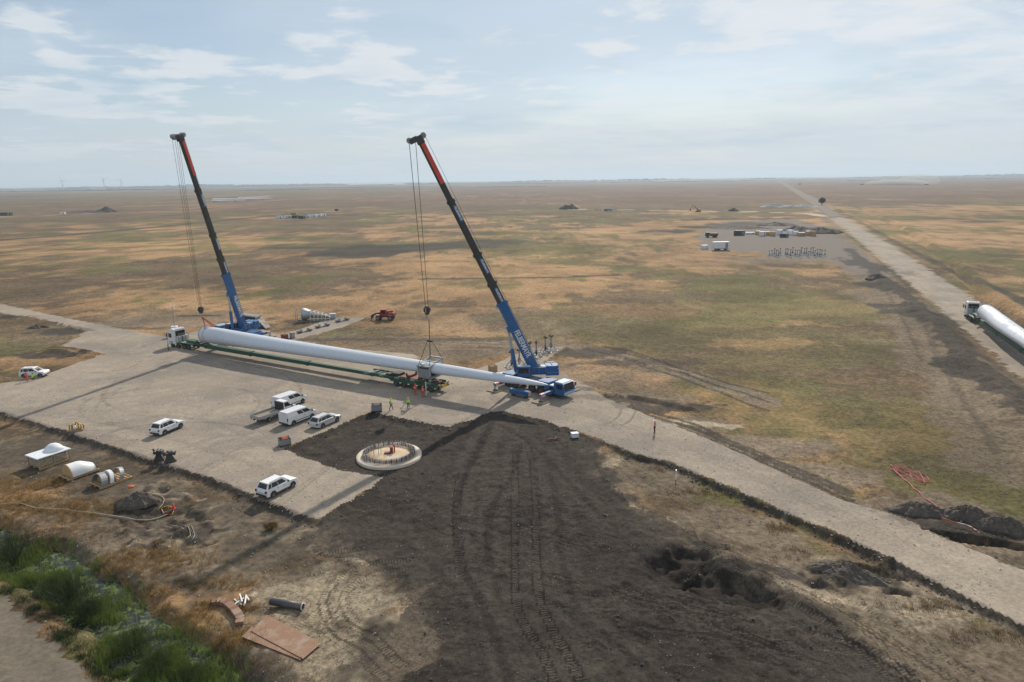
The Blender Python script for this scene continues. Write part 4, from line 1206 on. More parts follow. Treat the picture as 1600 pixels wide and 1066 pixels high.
    one('engine_cover', M['bluelight'], ss, lambda m: m.box((-1.75, 0.45, 3.43), (0.9, 1.1, 0.06), S))
    one('handrail', M['galv'], ss, lambda m: [m.bar(S @ Vector((x, s * 1.18, 2.5)), S @ Vector((x, s * 1.18, 3.35)), 0.05) for x in (-1.9, -0.9, 0.2) for s in (-1, 1)]
        + [m.bar(S @ Vector((-1.9, s * 1.18, 3.35)), S @ Vector((0.2, s * 1.18, 3.35)), 0.05) for s in (-1, 1)])
    # counterweight stack
    for k, (yy, hh_, ww) in enumerate(((0, 0.55, 2.9), (0, 0.50, 2.75), (0, 0.42, 1.9))):
        z0 = 2.05 + sum((0.55, 0.50, 0.42)[:k]) + 0.01 * k
        one('counterweight', M['blue'], t, lambda m: m.box((-3.0, 0, z0 + hh_ / 2), (2.1, ww, hh_), S, bevel=0.10))
    for s in (-1, 1):
        one('ballast_block', M['blue'], t, lambda m: m.box((-3.0, s * 1.15, 3.30), (1.4, 0.55, 0.62), S, bevel=0.08))
        one('lifting_eye', M['galv'], t, lambda m: m.tube(S @ Vector((-3.0, s * 0.5, 3.5)), S @ Vector((-3.0, s * 0.5, 3.75)), 0.09, 0.07, 8))
    one('warning_panel', M['hazard'], t, lambda m: m.box((-4.07, 0, 2.35), (0.04, 2.5, 0.42), S))
    # operator's cab
    oc = one('operator_cab', M['blue'], t, lambda m: m.prism([(0.6, 2.15), (2.45, 2.15), (2.75, 2.75), (2.45, 3.75), (0.6, 3.75)], cab_side * 1.60 - 0.48, cab_side * 1.60 + 0.48, M=S))
    one('cab_window', M['glass'], oc, lambda m: m.prism([(0.9, 2.75), (2.52, 2.75), (2.36, 3.55), (0.9, 3.55)], cab_side * 1.60 - 0.50, cab_side * 1.60 + 0.50, M=S))
    one('front_window', M['glass'], oc, lambda m: m.add([S @ Vector((2.79, cab_side * 1.6 - .42, 2.7)), S @ Vector((2.79, cab_side * 1.6 + .42, 2.7)), S @ Vector((2.50, cab_side * 1.6 + .42, 3.68)), S @ Vector((2.50, cab_side * 1.6 - .42, 3.68))], [(0, 1, 2, 3)]))
    one('cab_roof', M['bluelight'], oc, lambda m: m.box((1.5, cab_side * 1.6, 3.78), (1.9, 1.0, 0.06), S))
    # telescopic boom
    L = (T - P).length
    ax = (T - P).normalized()
    lat = Vector((0, 0, 1)).cross(ax).normalized()
    up = ax.cross(lat).normalized()
    Bm = frame(P, ax, lat, up)
    def sect(name, x0, x1, w, h, mat, collar=True):
        m = MB()
        m.loft([boom_ring(x0, w, h), boom_ring(x1, w, h)], True, False, Bm)
        if collar:
            m.loft([boom_ring(x1 - 0.45, w * 1.09, h * 1.09), boom_ring(x1, w * 1.09, h * 1.09)], True, False, Bm)
            m.box((x1 - 0.3, 0, -h * 0.56), (0.5, w * 0.5, 0.16), Bm)
            m.box((x1 - 0.3, 0, h * 0.62), (0.4, w * 0.4, 0.14), Bm)
        return m.build(name, M[mat], t)
    fr = (0.0, 0.30, 0.39, 0.52, 0.75, 1.0)
    wd = (1.18, 0.98, 0.90, 0.83, 0.73)
    secs = []
    base = sect('boom_base', -0.7, fr[1] * L, wd[0], 1.52, 'blue')
    secs.append(base)
    for k in range(1, 5):
        secs.append(sect('boom_section', fr[k] * L - 0.2, fr[k + 1] * L - (0.5 if k == 4 else 0), wd[k], (1.22, 1.10, 1.0, 0.88)[k - 1], 'boomdark', k < 4))
    sgn = -1 if (t.matrix_basis @ (P + lat)).y < (t.matrix_basis @ P).y else 1      # which flank faces the camera side
    flank = lat * (1 if (Matrix.Rotation(rz, 3, 'Z') @ lat).y < 0 else -1)
    fs = 1 if flank.dot(lat) > 0 else -1
    for k, mt in ((4, 'boomred'),):
        m = MB()
        m.box((fr[4] * L * 0.5 + L * 0.5 + 1.0, fs * (wd[4] / 2 + 0.012), 0.18), (L * 0.165, 0.02, 0.62), Bm)
        m.build('red_flank', M[mt], secs[k])
    for k in (1, 2, 3):
        x1 = fr[k + 1] * L - 2.3
        one('blue_panel', M['blue'], secs[k], lambda m: m.box((x1, fs * (wd[k] / 2 + 0.010), 0.24), (2.7, 0.018, 0.52), Bm))
    # letters run down the flank, tops towards the boom's upper side
    def letters(x, size, k, wdt, bold):
        org = Bm @ Vector((x, fs * (wd[k] / 2 + 0.03), 0.10 if k == 0 else 0.24))
        tx = -ax; nrm = flank; ty = nrm.cross(tx)
        lettering('FELBERMAYR', size, secs[k], frame(org, tx, ty, nrm), M['white'], bold=bold, width=wdt)
    letters(fr[1] * L * 0.36, 1.25, 0, 0.66, 0.022)
    for k in (1, 2, 3):
        letters(fr[k + 1] * L - 2.3, 0.46, k, 0.85, 0.012)
    # luffing ram
    f = Bm @ Vector((fr[1] * L * 0.62, 0, -0.9))
    g0 = S @ Vector((2.7, 0, 2.45))
    mid = g0.lerp(f, 0.55)
    one('luffing_cylinder', M['blue'], t, lambda m: m.tube(g0, mid, 0.30, 0.30, 12))
    one('piston_rod', M['galv'], t, lambda m: m.tube(mid, f, 0.19, 0.19, 12))
    one('ram_bracket', M['blue'], t, lambda m: m.box((fr[1] * L * 0.62, 0, -0.85), (1.0, 0.7, 0.5), Bm))
    # boom head with sheaves, hoist rope along the back of the boom
    hd = MB()
    hd.box((L + 0.0, 0, 0.0), (1.2, 0.95, 1.15), Bm, bevel=0.08)
    hd.box((L + 0.35, 0, -0.85), (0.8, 0.85, 1.3), Bm, bevel=0.08)
    hd.box((L + 0.4, 0, 0.75), (0.5, 0.7, 0.6), Bm, bevel=0.08)
    head = hd.build('boom_head', M['darksteel'], t)
    for (dx, dz) in ((0.55, -1.45), (0.35, -0.45), (0.35, 0.75)):
        c = Bm @ Vector((L + dx, 0, dz))
        one('sheave', M['steel'], head, lambda m: m.tube(c - lat * 0.42, c + lat * 0.42, 0.42, 0.42, 16))
    c = Bm @ Vector((L + 0.35, 0, 0.95))
    one('hoist_rope', M['rope'], t, lambda m: m.path([c, Bm @ Vector((L * 0.5, 0, 0.84)), Bm @ Vector((0.3, 0, 1.0)), S @ Vector((-1.2, 0, 3.4))], 0.028, 5))
    hk = inv @ Vector((tip_w[0], tip_w[1], hook_z))
    top = Bm @ Vector((L + 0.55, 0, -1.5)); top2 = Bm @ Vector((L + 0.35, 0, -0.55))
    hb_top = Vector((hk.x, hk.y, hk.z + 0.9))
    off = [(0, -0.16), (0, 0.16), (1, -0.12), (1, 0.12)][:reeves]
    for w_, o_ in off:
        s0 = (top if w_ == 0 else top2) + lat * o_ * 2
        one('load_line', M['rope'], t, lambda m: m.tube(s0, hb_top + lat * o_ + ax * 0.0 + (Vector((ax.x, ax.y, 0)).normalized() * (0.22 if w_ == 0 else -0.22)), 0.027, 0.027, 5))
    hm_ = MB()
    for o_ in (-0.22, 0, 0.22):
        hm_.lathe([(0.01, -0.06), (0.52, -0.06), (0.55, -0.02), (0.55, 0.02), (0.52, 0.06), (0.01, 0.06)], 16, frame(hk + Vector((0, 0, 0.55)) + lat * o_, ax.cross(lat), ax, lat))
    hm_.box((hk.x, hk.y, hk.z + 0.05), (0.5, 0.62, 0.5), bevel=0.06)
    hook = hm_.build('hook_block', M['blackplastic'], t)
    one('side_plate', M['taillamp' if sling else 'galv'], hook, lambda m: m.box((hk.x, hk.y - 0.36, hk.z + 0.5), (0.4, 0.05, 0.7)))
    hp = [hk + Vector((math.cos(a) * 0.24, 0, -0.62 + math.sin(a) * 0.27)) for a in np.linspace(1.9, 6.5, 10)]
    one('hook', M['steel'], hook, lambda m: m.path([hk + Vector((0, 0, -0.1)), hk + Vector((0, 0, -0.34))] + hp, 0.07, 7))
    return t

# blade axis, surveyed: root, lifting point, tip
B_ROOT = Vector((-60.8, 132.3, 3.45)); B_TIP = Vector((5.1, 94.0, 3.75))
B_DIR = (B_TIP - B_ROOT).normalized(); B_LEN = (B_TIP - B_ROOT).length
B_LIFT = B_ROOT + B_DIR * (B_LEN * 0.724)
# crane standing at the tip end
ch = R(-41)
crane((3.5, 103.6, 0), ch, (3.3, 105.9, 3.35), (B_LIFT.x - 0.1, B_LIFT.y + 0.2, 38.4), 12.4,
      'blue mobile crane with white lettering standing behind the blade tip, holding the clamp', 4, 1)
crane((-58.6, 143.2, 0), R(150), (-57.4, 142.2, 3.35), (-61.2, 132.4, 40.9), 7.9,
      'blue mobile crane standing behind the thick blade root, orange slings on its hook', 4, -1, True)

# ------------------------------------------------------------------ rotor blades
def blade_mesh(Lb):
    """root circle growing into an aerofoil and thinning to the tip; x along the blade, chord mostly upright"""
    prof = [(0.000, 1.62, 1.62, 0), (0.02, 1.62, 1.62, 0), (0.06, 1.66, 1.56, 0), (0.12, 1.85, 1.32, 0), (0.20, 1.98, 1.12, 0), (0.30, 1.88, 1.00, 0), (0.42, 1.70, 0.92, 0),
            (0.55, 1.52, 0.84, 0), (0.68, 1.36, 0.76, 0), (0.80, 1.18, 0.66, 0), (0.90, 0.95, 0.50, 0), (0.96, 0.66, 0.33, 0), (0.988, 0.36, 0.18, 0), (1.0, 0.07, 0.05, 0)]
    rings = []
    n = 26
    for (u, c, th, sh) in prof:
        r = []
        flat = min(1.0, max(0.0, (u - 0.03) / 0.14))
        for k in range(n):
            a = 2 * PI * k / n
            y = math.cos(a) * c * (1 + 0.12 * flat)
            z = math.sin(a) * (th * (1 - flat) + th * 1.22 * flat)
            if math.cos(a) > 0:                      # far edge thins to the trailing edge
                z *= 1 - 0.75 * flat * math.cos(a) ** 1.2
            z += flat * 0.18 * (0.5 - (y / max(c, .01)) ** 2) * th
            r.append((u * Lb, y * (1.0 if u < 0.04 else 0.95), z))
        rings.append(r)
    return rings
def blade(label, root, dirv, group):
    rz = math.atan2(dirv.y, dirv.x); ry = -math.asin(dirv.z)
    t = thing('blade_of_turbine', label, 'turbine blade', root, rz, group)
    t.rotation_euler = (0, ry, rz)
    m = MB(); m.loft(blade_mesh(B_LEN), True, True)
    m.build('blade_shell', M['blade'], t)
    a = MB(); a.lathe([(1.60, -0.06), (1.64, -0.06), (1.655, 0.02), (1.645, 0.10), (1.60, 0.10)], 40, frame((0, 0, 0), (0, 1, 0), (0, 0, 1), (1, 0, 0)))
    a.lathe([(1.30, -0.10), (1.58, -0.10), (1.58, -0.02), (1.30, -0.02), (1.30, -0.10)], 40, frame((0, 0, 0), (0, 1, 0), (0, 0, 1), (1, 0, 0)))
    a.build('root_flange', M['steel'], t)
    one('seam_band', M['blackplastic'], t, lambda q: q.lathe([(1.625, 1.30), (1.632, 1.31), (1.632, 1.38), (1.625, 1.39)], 40, frame((0, 0, 0), (0, 1, 0), (0, 0, 1), (1, 0, 0))))
    one('root_cover', M['boomdark'], t, lambda q: q.tube((-0.03, 0, 0), (0.02, 0, 0), 1.30, 1.30, 32))
    return t
blade('long white turbine blade lifted level between the two blue cranes', B_ROOT, B_DIR, 'turbine blades')

# ------------------------------------------------------------------ clamp round the lifted blade
bz = math.atan2(B_DIR.y, B_DIR.x)
cl = thing('blade_clamp', 'grey steel lifting clamp gripping the blade under the crane hook', 'lifting clamp', B_LIFT, bz)
cl.scale = (1.0, 1.38, 1.0)
cw = 1.05
one('cradle', M['steel'], cl, lambda m: [m.box((0, 0, -1.25), (2.6, 2.1, 0.35), bevel=0.08), m.box((0, -1.05, -0.55), (2.2, 0.35, 1.5), bevel=0.1), m.box((0, 1.05, -0.35), (2.2, 0.30, 1.9), bevel=0.1)])
one('side_pad', M['darksteel'], cl, lambda m: m.box((0, -1.0, 0.10), (1.7, 0.42, 0.95), bevel=0.15))
one('top_frame', M['steel'], cl, lambda m: [m.bar((s * 1.15, -1.15, 0.55), (s * 1.15, 1.35, 1.25), 0.22) for s in (-1, 1)] + [m.bar((-1.3, y, z), (1.3, y, z), 0.22) for y, z in ((-1.15, 0.55), (1.35, 1.25), (0.1, 0.92))])
for s in (-1, 1):
    one('strut', M['galv'], cl, lambda m: m.bar((s * 1.15, -1.1, -1.0), (s * 1.15, -1.15, 0.6), 0.16))
    one('strut', M['galv'], cl, lambda m: m.bar((s * 1.15, 1.2, -1.0), (s * 1.15, 1.35, 1.3), 0.16))
one('power_box', M['white'], cl, lambda m: m.box((-0.4, -0.9, 0.75), (0.5, 0.3, 0.3), bevel=0.03))
for sx in (-1, 1):
    for yy, zz in ((-1.1, 0.6), (1.3, 1.3)):
        one('sling', M['darksteel'], cl, lambda m: m.bar((sx * 1.1, yy, zz), (sx * 0.25, 0.15 + yy * 0.2, 4.2), 0.07))
one('spreader', M['darksteel'], cl, lambda m: m.box((0, 0.15, 4.3), (0.9, 0.25, 0.3), bevel=0.05))
one('pendant', M['rope'], cl, lambda m: m.tube((0, 0.15, 4.3), (0, 0.2, 12.2 - B_LIFT.z - 0.9), 0.05, 0.05, 6))
# slings at the root
sl = thing('lifting_sling', 'orange lifting slings running from the hook down over the blade root', 'sling', (-61.2, 132.4, 7.0))
for k, (dx, dy) in enumerate(((1.0, -1.3), (1.8, 0.9), (2.4, -0.9))):
    one('strap', M['orange'], sl, lambda m: m.path([(0, 0, 0), (dx * 0.4 + 0.15, dy * 0.35, -0.9), (dx, dy, -1.9), (dx + 0.1, dy * 1.25, -3.2)], [0.10, 0.13, 0.10, 0.08], 6))

# ------------------------------------------------------------------ heavy tractor and blade trailer
T_D = Vector((0.864, -0.503, 0)).normalized(); T_0 = Vector((-69.9, 137.7, 0))
t_h = math.atan2(-T_D.y, -T_D.x)            # heading of the tractor
def tractor(loc, rz, label):
    t = thing('truck_tractor', label, 'truck', loc, rz, 'white heavy tractors')
    one('chassis', M['darksteel'], t, lambda m: [m.box((-4.0, s * 0.45, 0.92), (7.6, 0.14, 0.32)) for s in (-1, 1)] + [m.box((-x, 0, 0.9), (0.2, 0.9, 0.2)) for x in (1, 3, 5, 7)])
    b = MB(); side_shell(b, [(-2.3, 0.75), (0.0, 0.55), (0.12, 0.9), (0.10, 1.9), (-0.12, 3.0), (-0.45, 3.70), (-1.2, 3.85), (-2.25, 3.75), (-2.35, 2.2)], 2.5, 0.09)
    c = b.build('cab', M['white'], t)
    one('windscreen', M['glass'], c, lambda m: m.add([(0.125, -1.12, 1.95), (0.125, 1.12, 1.95), (-0.09, 1.1, 2.98), (-0.09, -1.1, 2.98)], [(0, 1, 2, 3)]))
    for s in (-1, 1):
        one('door_window', M['glass'], c, lambda m: m.box((-0.75, s * 1.25, 2.42), (0.95, 0.04, 0.85)))
        one('mirror', M['blackplastic'], c, lambda m: m.box((0.05, s * 1.45, 2.45), (0.12, 0.24, 0.75), bevel=0.03))
        one('headlight', M['lamp'], c, lambda m: m.box((0.10, s * 0.95, 0.95), (0.10, 0.38, 0.22)))
        one('fender', M['blackplastic'], t, lambda m: m.box((-0.95, s * 1.12, 1.12), (1.3, 0.30, 0.10)))
    one('back_wall', M['glass'], c, lambda m: m.box((-2.37, 0, 2.75), (0.04, 2.1, 1.35)))
    for k in range(5):
        one('roof_lamp', M['lamp'], c, lambda m: m.box((-2.2, -0.9 + 0.45 * k, 3.92), (0.14, 0.24, 0.16)))
    one('rear_cabinet', M['silver'], t, lambda m: [m.box((-2.75, -0.62, 1.75), (0.55, 1.0, 1.25), bevel=0.04), m.box((-2.75, 0.62, 1.75), (0.55, 1.0, 1.25), bevel=0.04)])
    one('guard_rail', M['steel'], t, lambda m: [m.bar((-3.3, y, 1.2), (-3.3, y, 2.9), 0.08) for y in (-1.1, -0.4, 0.4, 1.1)] + [m.bar((-3.3, -1.1, 2.9), (-3.3, 1.1, 2.9), 0.08)])
    one('deck', M['greenl'], t, lambda m: [m.box((-5.6, 0, 1.24), (4.2, 2.3, 0.10)), m.box((-5.9, 0, 1.36), (1.4, 1.1, 0.16), bevel=0.05)])
    for k in range(4):
        one('mudguard', M['green'], t, lambda m: [m.box((-4.0 - 1.25 * k, s * 1.08, 1.22 + 0.004 * k), (1.05, 0.42, 0.05)) for s in (-1, 1)] if k else [m.box((-3.4, s * 1.2, 1.0), (0.7, 0.1, 0.5)) for s in (-1, 1)])
    for x in (-1.05, -2.9, -4.95, -6.25):
        for s in (-1, 1):
            wheel(t, x, s * 1.06, 0.52, 0.38, s, 'rimd')
    one('fuel_tank', M['silver'], t, lambda m: [m.tube((-3.45, s * 1.0, 0.72), (-4.25, s * 1.0, 0.72), 0.30, 0.30, 12) for s in (-1,)])
    return t
def trailer(loc, rz, label, loaded):
    """x runs back from the tractor's nose"""
    t = thing('blade_trailer', label, 'trailer', loc, rz, 'green blade trailers')
    one('gooseneck', M['green'], t, lambda m: [m.box((7.0, 0, 1.62), (4.2, 1.4, 0.40), bevel=0.05), m.box((9.6, 0, 1.15), (2.0, 1.2, 0.6), bevel=0.05), m.box((8.6, 0, 1.4), (1.0, 1.3, 0.6), bevel=0.05)])
    one('root_support', M['darksteel'], t, lambda m: [m.box((9.9, 0, 1.55), (0.8, 2.6, 0.30), bevel=0.05)] + [m.bar((9.9, s * 1.2, 1.6), (9.9, s * 1.75, 2.4), 0.25) for s in (-1, 1)])
    seg = [(10.2, 24, 0.92), (23.6, 39, 0.80), (38.6, 54, 0.68)]
    for k, (a, b, w) in enumerate(seg):
        bm_ = one('beam_section', M['green'], t, lambda m: m.box(((a + b) / 2, 0, 1.0), (b - a, w, w * 0.82), bevel=0.03))
        one('beam_collar', M['green'], bm_, lambda m: m.box((b - 0.3, 0, 1.0), (0.35, w + 0.12, w * 0.82 + 0.12)))
    # steered rear bogie
    one('bogie_frame', M['green'], t, lambda m: [m.box((60.5, s * 0.75, 1.12), (16.0, 0.22, 0.34)) for s in (-1, 1)] + [m.box((52.8 + 1.8 * k, 0, 1.10), (0.26, 2.3, 0.24)) for k in range(9)]
        + [m.box((60.5, s * 1.22, 1.20), (15.6, 0.12, 0.16)) for s in (-1, 1)])
    for k in range(8):
        one('deck_plate', M['greenl'], t, lambda m: m.box((53.6 + 1.85 * k, 0, 1.32 + 0.004 * (k % 2)), (1.5, 1.9 if k % 3 else 1.4, 0.06)))
    for s in (-1, 1):
        for k in range(14):
            one('air_tank', M['green' if k % 3 else 'greenl'], t, lambda m: m.tube((53.0 + 1.07 * k, s * 1.18, 1.40), (53.9 + 1.07 * k, s * 1.18, 1.40), 0.20, 0.20, 10))
        one('side_skirt', M['green'], t, lambda m: m.box((63.2, s * 1.33, 0.98), (9.4, 0.06, 0.34)))
        for k, x in enumerate((59.6, 61.3, 63.0, 64.9, 66.6)):
            wheel(t, x, s * 1.08, 0.50, 0.42, s, 'rimd')
            one('mudguard', M['greenl'], t, lambda m: m.box((x, s * 1.08, 1.10), (1.15, 0.46, 0.05)))
    one('cradle', M['maroon'], t, lambda m: [m.box((62.0, 0, 1.55), (3.6, 2.1, 0.30), bevel=0.05), m.box((62.0, 0, 1.85), (0.5, 2.3, 0.35), bevel=0.05), m.box((64.6, 0, 1.85), (0.4, 2.3, 0.30), bevel=0.05)]
        + [m.bar((62.0, s * 1.1, 1.7), (62.0, s * 1.35, 2.5), 0.22) for s in (-1, 1)] + [m.bar((64.4, s * 1.0, 1.4), (64.4, s * 1.15, 2.4), 0.22) for s in (-1, 1)] + [m.bar((63.9, s * 0.9, 1.4), (64.4, s * 1.1, 2.3), 0.16) for s in (-1, 1)])
    one('hydraulic_pack', M['darksteel'], t, lambda m: [m.box((59.0, 0.2, 1.65), (1.6, 1.6, 0.60), bevel=0.05), m.box((57.6, -0.3, 1.55), (0.9, 1.0, 0.4), bevel=0.05)])
    for k in range(9):
        one('cross_pipe', M['green' if k % 2 else 'plate'], t, lambda m: m.tube((53.8 + 1.55 * k, -0.95, 1.50 + 0.05 * (k % 3)), (54.3 + 1.55 * k, 0.95, 1.46), 0.09, 0.09, 8))
    one('rear_bumper', M['greenl'], t, lambda m: m.box((68.45, 0, 0.95), (0.18, 2.4, 0.26)))
    one('warning_plate', M['yellow'], t, lambda m: m.box((68.56, -0.2, 1.12), (0.03, 1.3, 0.5)))
    for s in (-1, 1):
        one('tail_light', M['taillamp'], t, lambda m: m.box((68.57, s * 1.0, 0.95), (0.05, 0.26, 0.14)))
        one('marker_board', M['hazard'], t, lambda m: m.box((68.40, s * 1.18, 1.35), (0.06, 0.34, 0.34)))
    one('hose_tray', M['maroon'], t, lambda m: [m.box((66.9, 0.1, 1.45), (1.6, 0.9, 0.18), bevel=0.03), m.path([(65.6, -0.5, 1.5), (66.6, -0.8, 1.75), (67.6, -0.3, 1.7), (68.2, 0.4, 1.5)], 0.05, 5)])
    return t
tractor(tuple(T_0), t_h, 'white heavy tractor truck in front of the lifted blade root')
trailer(tuple(T_0), math.atan2(T_D.y, T_D.x), 'long green extendable trailer lying empty under the lifted blade', False)
# the second transport on the road
rd = Vector((20.8, 53.4, 0)).normalized()
hx, hy = gp(1516, 497)
pos2 = (hx + 0.9, hy + 1.6, 0.0)
tractor(pos2, math.atan2(rd.y, rd.x), 'white heavy tractor truck hauling a blade along the dirt road')
trailer(pos2, math.atan2(-rd.y, -rd.x), 'green blade trailer loaded with a blade on the dirt road', True)
r2 = Vector(pos2) - rd * 12.3
blade('white turbine blade riding on the transport along the dirt road', Vector((r2.x, r2.y, 3.35)), Vector((-rd.x, -rd.y, 0.002)).normalized(), 'turbine blades')

# ------------------------------------------------------------------ turbine foundation
fx, fy = FOUND
fd = thing('turbine_foundation', 'round pale concrete turbine foundation with a ring of anchor bolts in the dark soil', 'foundation', (fx, fy, -0.02))
one('plinth', M['concrete'], fd, lambda m: m.lathe([(3.95, -0.9), (3.95, 0.02), (3.88, 0.10), (3.25, 0.10), (3.22, 0.05), (2.70, 0.05), (2.66, 0.10)], 64))
one('inner_slab', M['sandslab'], fd, lambda m: m.lathe([(2.67, 0.04), (2.67, 0.105), (1.3, 0.115), (0.0, 0.12)], 64))
bolt = MB(); bolt.tube((0, 0, 0), (0, 0, 0.58), 0.042, 0.042, 6); bolt.tube((0, 0, 0.30), (0, 0, 0.38), 0.085, 0.085, 6)
bme = [bolt.mesh('anchor_bolt', M[k]) for k in ('steel', 'rustdark', 'galv')]
NB = 88
for ring, rr in enumerate((2.82, 3.10)):
    for k in range(NB):
        a = 2 * PI * (k + 0.5 * ring) / NB
        o = bpy.data.objects.new('anchor_bolt', bme[(k * 7 + ring) % 3]); COL.objects.link(o)
        o.parent = fd; o.location = (rr * math.cos(a), rr * math.sin(a), 0.04)
        o.scale.z = 0.92 + 0.16 * random.random()
ft = thing('steel_bracket', 'small dark red steel fixture standing in the middle of the foundation', 'fixture', (fx + 0.35, fy + 0.5, 0.10))
one('post', M['maroon'], ft, lambda m: m.box((-0.12, 0, 0.35), (0.36, 0.3, 0.7), bevel=0.05))
one('post', M['red'], ft, lambda m: m.box((0.22, 0.1, 0.5), (0.16, 0.18, 1.0), bevel=0.03))
one('arm', M['red'], ft, lambda m: m.bar((-0.2, 0, 0.6), (-0.55, -0.1, 0.95), 0.08))
one('tray', M['maroon'], ft, lambda m: m.box((-0.55, -0.3, 0.12), (0.8, 0.5, 0.14), bevel=0.02))
for k, (dx, dy) in enumerate(((-1.7, -0.7), (-1.25, -0.15), (-1.0, 0.15))):
    st = one('earthing_rod', M['darksteel'], None, lambda m: m.tube((0, 0, 0), (0, 0, 0.85), 0.03, 0.03, 6))
    st.location = (fx + dx, fy + dy, 0.1)
    tag(st, 'thin dark rod standing on the foundation concrete beside the red fixture', 'rod', 'rods on the foundation')

# ------------------------------------------------------------------ boxes and crates
def stillage(px, py, rz, label, fill, s=1.0, mat='galv'):
    x, y, z = on(px, py)
    t = thing('storage_crate', label, 'crate', (x, y, z + 0.02), rz, 'storage crates')
    one('floor', M['darksteel'], t, lambda m: m.box((0, 0, 0.16), (1.2 * s, 0.9 * s, 0.05)))
    for sx in (-1, 1):
        for sy in (-1, 1):
            one('leg', M['darksteel'], t, lambda m: m.box((sx * 0.55 * s, sy * 0.40 * s, 0.07), (0.12, 0.12, 0.14)))
    for sy in (-1, 1):
        one('side_panel', M[mat], t, lambda m: [m.box((0, sy * 0.44 * s, 0.50 * s), (1.2 * s, 0.03, 0.62 * s))])
        one('end_panel', M[mat], t, lambda m: m.box((sy * 0.59 * s, 0, 0.50 * s), (0.03, 0.85 * s, 0.62 * s)))
        one('top_rail', M['darksteel'], t, lambda m: m.box((0, sy * 0.44 * s, 0.83 * s), (1.26 * s, 0.06, 0.06)))
    if fill:
        rr = random.Random(int(px))
        for k in range(4):
            one('bundle', M[fill], t, lambda m: m.tube((-0.45 * s + rr.uniform(0, .3), (-0.28 + 0.19 * k) * s, (0.76 + rr.uniform(0, .08)) * s), (0.4 * s, (-0.25 + 0.17 * k) * s, (0.80 + rr.uniform(0, .08)) * s), 0.09 * s, 0.07 * s, 7))
    return t
stillage(445, 696, 0.55, 'grey metal crate filled with orange straps at the corner of the dark soil', 'orange', 1.15, 'steel')
stillage(589, 643, 0.15, 'grey metal crate at the soil edge beside two workers in lime vests', 'timber', 1.25, 'steel')
def timber_crate(px, py, rz, label, s, mat='timber'):
    x, y, z = on(px, py)
    t = thing('timber_crate', label, 'crate', (x, y, z + 0.02), rz)
    one('base', M['wood'], t, lambda m: m.box((0, 0, 0.08), (s, s * 0.8, 0.14)))
    for k in range(4):
        for sy in (-1, 1):
            one('plank', M[mat], t, lambda m: m.box((0, sy * s * 0.38, 0.24 + 0.20 * k * s), (s, 0.04, 0.17 * s)))
            one('plank', M[mat], t, lambda m: m.box((sy * s * 0.48, 0, 0.24 + 0.20 * k * s), (0.04, s * 0.72, 0.17 * s)))
    one('load', M['darksteel'], t, lambda m: m.box((0, 0, 0.55 * s), (s * 0.85, s * 0.6, 0.5 * s), bevel=0.1))
    return t
timber_crate(770, 581, 0.5, 'brown timber crate standing by the blade behind the crane outrigger', 1.3, 'wood')
wb_ = thing('white_board', 'pale flat board lying on the gravel behind the blade near the crane', 'board', (*gp(781, 584), 0.05), 0.35)
one('sheet', M['film'], wb_, lambda m: m.box((0, 0, 0.04), (2.6, 0.9, 0.07)))
one('batten', M['wood'], wb_, lambda m: m.box((0, 0, 0.09), (0.1, 0.92, 0.04)))
x, y, z = on(898, 683)
wbx = thing('white_box', 'small white box with grey lid on the edge of the dark soil', 'box', (x, y, z + 0.03), 0.25)
one('case', M['white'], wbx, lambda m: m.box((0, 0, 0.26), (0.95, 0.7, 0.5), bevel=0.04))
one('lid', M['bluelight'], wbx, lambda m: m.box((0, 0, 0.54), (1.0, 0.75, 0.07), bevel=0.02))
x, y, z = on(866, 688)
rg = thing('crumpled_netting', 'dull red crumpled plastic scrap half buried in the dark soil', 'plastic scrap', (x, y, z + 0.03), 0.4)
one('scrap', M['maroon'], rg, lambda m: m.path([(-0.9, 0, 0), (-0.4, 0.3, 0.12), (0, -0.1, 0.05), (0.35, 0.2, 0.16), (0.9, -0.1, 0.02)], [0.04, 0.12, 0.08, 0.13, 0.05], 6))

# ------------------------------------------------------------------ blue beam on the gravel by the crane
p0, p1 = gp(796, 616.5), gp(829, 623)
bb = thing('ballast_beam', 'blue steel beam with red and white striped end on the gravel before the crane', 'steel beam', ((p0[0] + p1[0]) / 2, (p0[1] + p1[1]) / 2, 0), heading(p0, p1))
one('beam', M['blue'], bb, lambda m: [m.box((0, 0, 0.72), (3.6, 0.75, 0.72), bevel=0.12)])
one('end_panel', M['hazard'], bb, lambda m: m.box((1.81, 0, 0.70), (0.03, 0.7, 0.6)))
one('end_panel', M['galv'], bb, lambda m: m.box((-1.81, 0, 0.70), (0.03, 0.6, 0.5)))
for s in (-1, 1):
    one('foot', M['darksteel'], bb, lambda m: m.box((s * 1.2, 0, 0.19), (0.25, 0.9, 0.36)))

